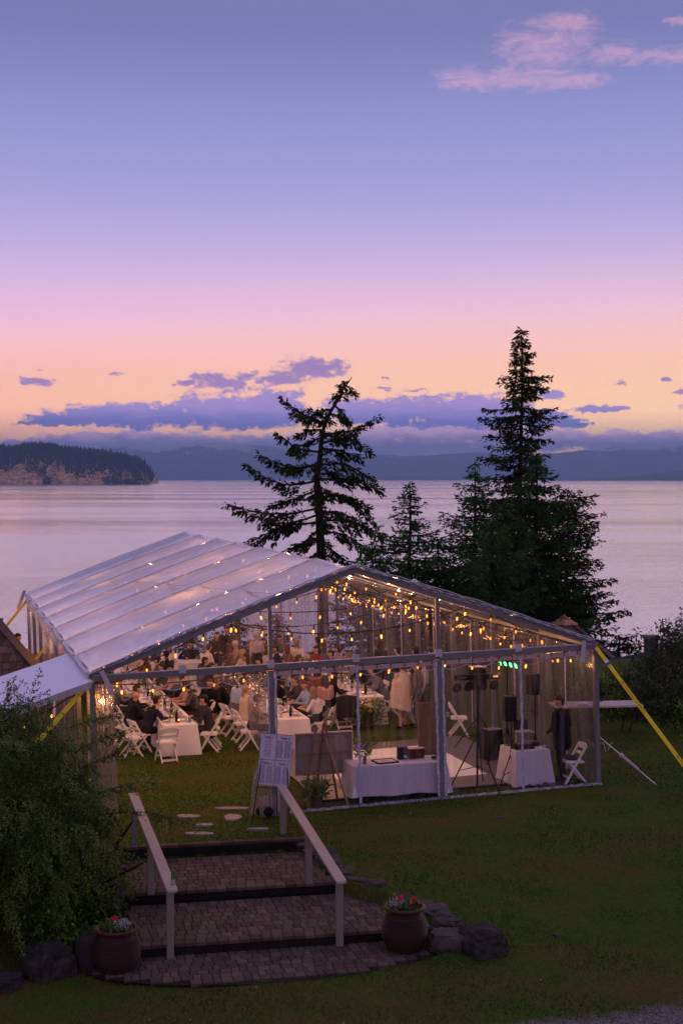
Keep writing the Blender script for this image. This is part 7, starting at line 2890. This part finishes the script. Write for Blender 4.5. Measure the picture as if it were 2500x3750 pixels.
def shake_variants(w_, l_, nvar=5):
    out = []
    for k in range(nvar):
        b = MB()
        ww = w_ * (0.8 + .35 * k / nvar)
        b.add([(-ww / 2, 0, 0), (ww / 2, 0, 0), (ww / 2, l_, .0), (-ww / 2, l_, 0), (-ww / 2, 0, .030), (ww / 2, .01 * (k - 2), .028), (ww / 2, l_, .008), (-ww / 2, l_, .008)],
              [(0, 3, 2, 1), (4, 5, 6, 7), (0, 1, 5, 4), (1, 2, 6, 5), (2, 3, 7, 6), (3, 0, 4, 7)])
        mt = simple('shake_%d' % k, (.085 + .02 * k, .062 + .014 * k, .050 + .012 * k), .9, var=.35, scale=5, stretch=(6, 1, 1), bump=.4) if ('shake_%d' % k) not in bpy.data.materials else bpy.data.materials['shake_%d' % k]
        out.append((b.mesh('shingle', mt), ww))
    return out


def shingle_face(root, A, B, Cc, w_=.17, expo=.22, seed=1, keep=None, cap=300):
    """triangle face: eave from A to B, apex Cc, covered in split shingles"""
    r = random.Random(seed)
    var = shake_variants(w_, expo * 1.5)
    A, B, Cc = Vector(A), Vector(B), Vector(Cc)
    e = (B - A).normalized()
    nrm = (B - A).cross(Cc - A).normalized()
    if nrm.z < 0:
        nrm = -nrm
    up = nrm.cross(e)
    if up.z < 0:
        up = -up
    H = (Cc - A).dot(up)
    ax = (Cc - A).dot(e)
    Lb = (B - A).length
    b0 = Vector(root.location)
    n = 0
    k = 0
    rest = MB()
    v = 0.0
    while v < H - .05:
        x0 = ax * v / H
        x1 = Lb - (Lb - ax) * (v + expo * .9) / H
        x = x0 - r.uniform(0, w_ * .5)
        while x < x1:
            me, ww = r.choice(var)
            if x + ww > x1:
                break
            p = A + e * (x + ww / 2) + up * (v + r.uniform(-.02, .02)) + nrm * (.012 + r.uniform(0, .008))
            if keep is None or keep(p):
                Mx = Matrix((e, up, nrm)).transposed()
                if Mx.determinant() < 0:
                    Mx = Matrix((-e, up, nrm)).transposed()
                Mx = Mx @ Matrix.Rotation(r.uniform(-.03, .03), 3, 'Z') @ Matrix.Rotation(-.05, 3, 'X')
                if n < cap:
                    o = obj('shingle', me, root)
                    o.matrix_local = Matrix.Translation(p - b0) @ Mx.to_4x4()
                    n += 1
            x += ww + .008
        v += expo
    return n


def tri(root, A, B, Cc, m_, name='roof_deck', off=0.0):
    b0 = Vector(root.location)
    b = MB()
    b.add([Vector(A) - b0 + Vector((0, 0, off)), Vector(B) - b0 + Vector((0, 0, off)), Vector(Cc) - b0 + Vector((0, 0, off))], [(0, 1, 2)])
    return b.build(name, m_, root)


hut = thing('wooden_hut', 'hut under a brown split-shingle roof at the left edge, behind the awning', 'hut', (-12.0, 38.5, 0))
b0 = Vector(hut.location)
hA = Vector((-16.9, 36.9, 1.15))
hB = Vector((-7.35, 36.7, 1.15))
hC = Vector((-12.3, 40.2, 5.65))
hD = Vector((-11.2, 42.2, 1.15))
dk = simple('roof_under', (.03, .022, .018), .9)
tri(hut, hA, hB, hC, dk)
tri(hut, hB, hD, hC, dk)
tri(hut, hD, (-16.9, 43.6, 1.15), hC, dk)
tri(hut, (-16.9, 43.6, 1.15), hA, hC, dk)
n1_ = shingle_face(hut, hA, hB, hC, .20, .24, 3, keep=lambda p: p.x > -10.6 and p.z < 4.4, cap=230)
dhip = (hC - hB)
for k in range(26):     # ridge caps down the hip
    f0 = k / 26 * .62
    o = MB().box((0, 0, 0), (.30, .36, .022)).build('ridge_shingle', M['shake'], hut)
    q = dhip.to_track_quat('Y', 'Z').to_matrix()
    o.matrix_local = Matrix.Translation(hB + dhip * f0 - b0 + Vector((-.10, -.08, .03))) @ (q @ Matrix.Rotation(.05, 3, 'X')).to_4x4()
MB().box((0, 3.0, .2), (8.4, 6.0, 2.0)).build('wall', simple('hut_wall', (.16, .10, .07), .85, var=.2), hut).location = (0, -1.3, 0)

gz_ = thing('gazebo', 'gazebo with a split-shingle roof and a copper cap, behind the right end of the marquee', 'gazebo', (8.6, 52, -2))
b0 = Vector(gz_.location)
cg = Vector((8.15, 52, 0))
apex = Vector((8.15, 52, 1.46))
zE = -.02 + 0.0
rad = 2.05
ring = [cg + Vector((rad * 1.05 * math.cos(a), rad * 1.05 * math.sin(a), .0)) for a in [R(22 + 60 * k) for k in range(6)]]
ring = [Vector((p.x, p.y, -.10)) for p in ring]
for k in range(6):
    A, B = ring[k], ring[(k + 1) % 6]
    tri(gz_, A, B, apex, dk)
    mid = (A + B) / 2
    if mid.y < 52.9:
        shingle_face(gz_, A, B, apex, .16, .20, k + 5, cap=95)
        for j in range(11):
            o = MB().box((0, 0, 0), (.17, .26, .03)).build('ridge_shingle', M['shake'], gz_)
            dh = apex - B
            o.matrix_local = Matrix.Translation(B + dh * (j / 12) - b0 + Vector((0, 0, .05))) @ dh.to_track_quat('Y', 'Z').to_matrix().to_4x4()
M['copper'] = simple('copper', (.42, .20, .12), .38, metal=.55, var=.2, scale=4)
mb = MB()
cap_r = [cg + Vector(((.56) * math.cos(R(22 + 60 * k)), .56 * math.sin(R(22 + 60 * k)), 1.20)) for k in range(6)]
mb.add([p - b0 for p in cap_r] + [cg + Vector((0, 0, 1.52)) - b0], [(k, (k + 1) % 6, 6) for k in range(6)])
mb.build('copper_cap', M['copper'], gz_)
MB().lathe([(.05, 0), (.04, .03), (.02, .05)], tuple(cg + Vector((0, 0, 1.50)) - b0), 8).build('finial', M['copper'], gz_)
M['fascia'] = simple('fascia', (.20, .17, .15), .7)
for k in range(6):
    A, B = ring[k], ring[(k + 1) % 6]
    MB().bar(A - b0 + Vector((0, 0, -.10)), B - b0 + Vector((0, 0, -.10)), .05, .18).build('fascia', M['fascia'], gz_)
    MB().box((0, 0, 0), (.14, .14, 3.2)).build('post', M['fascia'], gz_).location = ((A - cg) * .82 + cg) - b0 + Vector((0, 0, -1.75))

M['asphalt_roof'] = simple('asphalt_roof', (.032, .034, .044), .9, var=.35, scale=9, bump=.4)
hs = thing('house', 'low house with a dark grey shingled roof beyond the hedge at the right', 'house', (11.5, 49, -3))
b0 = Vector(hs.location)
rA, rB = Vector((11.35, 49.5, .60)), Vector((16.5, 51.5, .62))
eA, eB = Vector((7.6, 44.4, -.62)), Vector((15.5, 43.6, -.82))
lA = Vector((7.8, 51.5, -.35))


def slab(root, P4, th__, mt, name):
    b = MB()
    P4 = [Vector(p) - b0 for p in P4]
    q = [p - Vector((0, 0, th__)) for p in P4]
    b.add(P4 + q, [(0, 1, 2, 3), (7, 6, 5, 4), (0, 4, 5, 1), (1, 5, 6, 2), (2, 6, 7, 3), (3, 7, 4, 0)])
    return b.build(name, mt, root)


slab(hs, (eA, eB, rB, rA), .06, M['asphalt_roof'], 'roof')
slab(hs, (eA, rA, lA, lA + Vector((-.3, -.5, -.1))), .06, M['asphalt_roof'], 'roof')
# courses of shingles: butts a little proud
nc = 22
for k in range(nc):
    f0, f1 = k / nc, (k + 1.15) / nc
    pa, pb = eA.lerp(rA, f0), eB.lerp(rB, f0)
    pc, pd = eB.lerp(rB, min(1, f1)), eA.lerp(rA, min(1, f1))
    up_ = Vector((0, 0, .022))
    b = MB()
    segs = 24
    for s in range(segs):
        j = .006 * ((s * 7 + k * 3) % 5)
        x0, x1 = s / segs, (s + .93) / segs
        a = pa.lerp(pb, x0) + up_ + Vector((0, 0, j)) - b0
        c_ = pa.lerp(pb, x1) + up_ + Vector((0, 0, j)) - b0
        d_1 = pd.lerp(pc, x1) + Vector((0, 0, .006)) - b0
        e_1 = pd.lerp(pc, x0) + Vector((0, 0, .006)) - b0
        b.add([a, c_, d_1, e_1, a - up_, c_ - up_], [(0, 1, 2, 3), (4, 5, 1, 0)])
    o = b.build('shingle_course', M['asphalt_roof'], hs)
    o['kind'] = 'stuff'
MB().bar(eA - b0 + Vector((-.1, -.03, -.12)), eB - b0 + Vector((0, -.03, -.12)), .06, .16).build('gutter', M['fascia'], hs)
MB().bar(rA - b0 + Vector((0, 0, .04)), rB - b0 + Vector((0, 0, .04)), .2, .04).build('ridge_cap', M['asphalt_roof'], hs)
MB().box((.2, -1.6, .9), (7.2, 5.5, 2.8)).build('wall', simple('house_wall', (.11, .10, .10), .9), hs)
b_ = MB()
lo = [Vector((7.0, 43.6, -1.25)), Vector((11.5, 42.9, -1.35)), Vector((11.5, 44.2, -1.0)), Vector((7.0, 44.8, -.9))]
slab(hs, lo, .06, M['asphalt_roof'], 'porch_roof')
chm = thing('chimney', 'brown brick chimney standing behind the dark roof ridge', 'chimney', (12.75, 58.5, -2))
MB().box((0, 0, .85), (.50, .5, 2.2)).build('stack', simple('chimney_brick', (.12, .085, .075), .9, var=.3, scale=4), chm)
MB().box((0, 0, 2.0), (.60, .6, .12)).build('cap', M['fascia'], chm)

# side table out on the grass, fan, odds and ends
stb = thing('folding_table', 'pale plastic folding table standing on the grass right of the marquee', 'table', (6.3, 35.2, gz(6.3, 35.2)), .12)
tt_ = MB().box((0, 0, .735), (2.20, .78, .045)).build('tabletop', simple('plastic_pale', (.52, .44, .42), .6, var=.06), stb)
for s in (-1, 1):
    for k in (-1, 1):
        MB().bar((s * .95, k * .28, .71), (s * .75, k * .30, 0), .028, .028).build('leg', M['black_metal'], stb)
    MB().bar((s * .80, -.28, .15), (s * .80, .28, .15), .02, .02).build('crossbar', M['black_metal'], stb)
fn = thing('fan', 'round black pedestal fan just beyond the right front corner', 'fan', (6.22, 34.4, gz(6.2, 34.4)))
MB().tube([(0, 0, 0), (0, 0, 1.0)], .02, 8).build('pole', M['black_metal'], fn)
MB().lathe([(.2, 0), (.2, .02), (.03, .05)], n=18).build('base', M['black_metal'], fn, True)
o = MB().tube([(.24 * math.cos(2 * pi * i / 24), 0, .24 * math.sin(2 * pi * i / 24)) for i in range(25)], .010, 6).build('cage_ring', M['black_metal'], fn)
o.location = (0, -.05, 1.18)
for k in range(8):
    a = pi * k / 8
    o = MB().tube([(.24 * math.cos(a), -.05, .24 * math.sin(a)), (0, -.10, 0), (-.24 * math.cos(a), -.05, -.24 * math.sin(a))], .004, 4).build('cage_wire', M['black_metal'], fn)
    o.location = (0, 0, 1.18)
for k in range(3):
    o = MB().box((0, 0, .11), (.13, .012, .17)).build('blade', M['black_plastic'], fn)
    o.location = (0, -.04, 1.18)
    o.rotation_euler = (0, 2 * pi * k / 3, .25)
bg_ = MB().ball((0, 0, 0), (.14, .08, .03), 5).build('cloth', M['cloth_white'], None, True)
tag(bg_, 'small white bundle lying on the folding table outside', 'cloth')
bg_.location = (5.95, 34.95, .80 + gz(6.3, 35.2))
wr = thing('wire_holder', 'bent white wire thing in the grass under the folding table', 'wire', (6.15, 33.0, gz(6.1, 33)))
MB().tube([(-.3, .2, .10), (-.05, .05, .20), (0, 0, 0)], .010, 5).build('wire', M['alu_light'], wr)
MB().tube([(.05, 0, .02), (.09, 0, .16), (.17, .02, .22)], .010, 5).build('wire', M['alu_light'], wr)

# fallen leaves and scraps on the lawn
lm = simple('dead_leaf', (.42, .30, .16), .8, var=.3)
LF = MB().add([(-.02, 0, .004), (0, -.012, .010), (.024, 0, .004), (0, .013, .012)], [(0, 1, 2, 3)]).mesh('fallen_leaf', lm)
rr = random.Random(4)
for i in range(34):
    x, y = rr.uniform(-4.0, 4.5), rr.uniform(17.2, 31)
    if abs(x) > y * .2:
        continue
    a, b_ = sinv(x, y)
    if -1.5 < b_ < 4.4 and -3.4 < a < 1.6:
        z = (-.21 if b_ > 2.14 else -.375 if b_ > 0 else -.545) + .004
        if b_ < 0 and ((a + 1.15) / 2.7) ** 2 + (b_ / 1.3) ** 2 > 1:
            continue
        if a > right_edge(b_) - .1:
            continue
    else:
        z = gz(x, y) + .03
    o = obj('fallen_leaf', LF)
    tag(o, 'small pale fallen leaf lying on the grass or paving', 'leaf', 'fallen leaves')
    o.location = (x, y, z)
    o.rotation_euler = (0, 0, rr.uniform(0, 6))
    o.scale = (1.2,) * 3
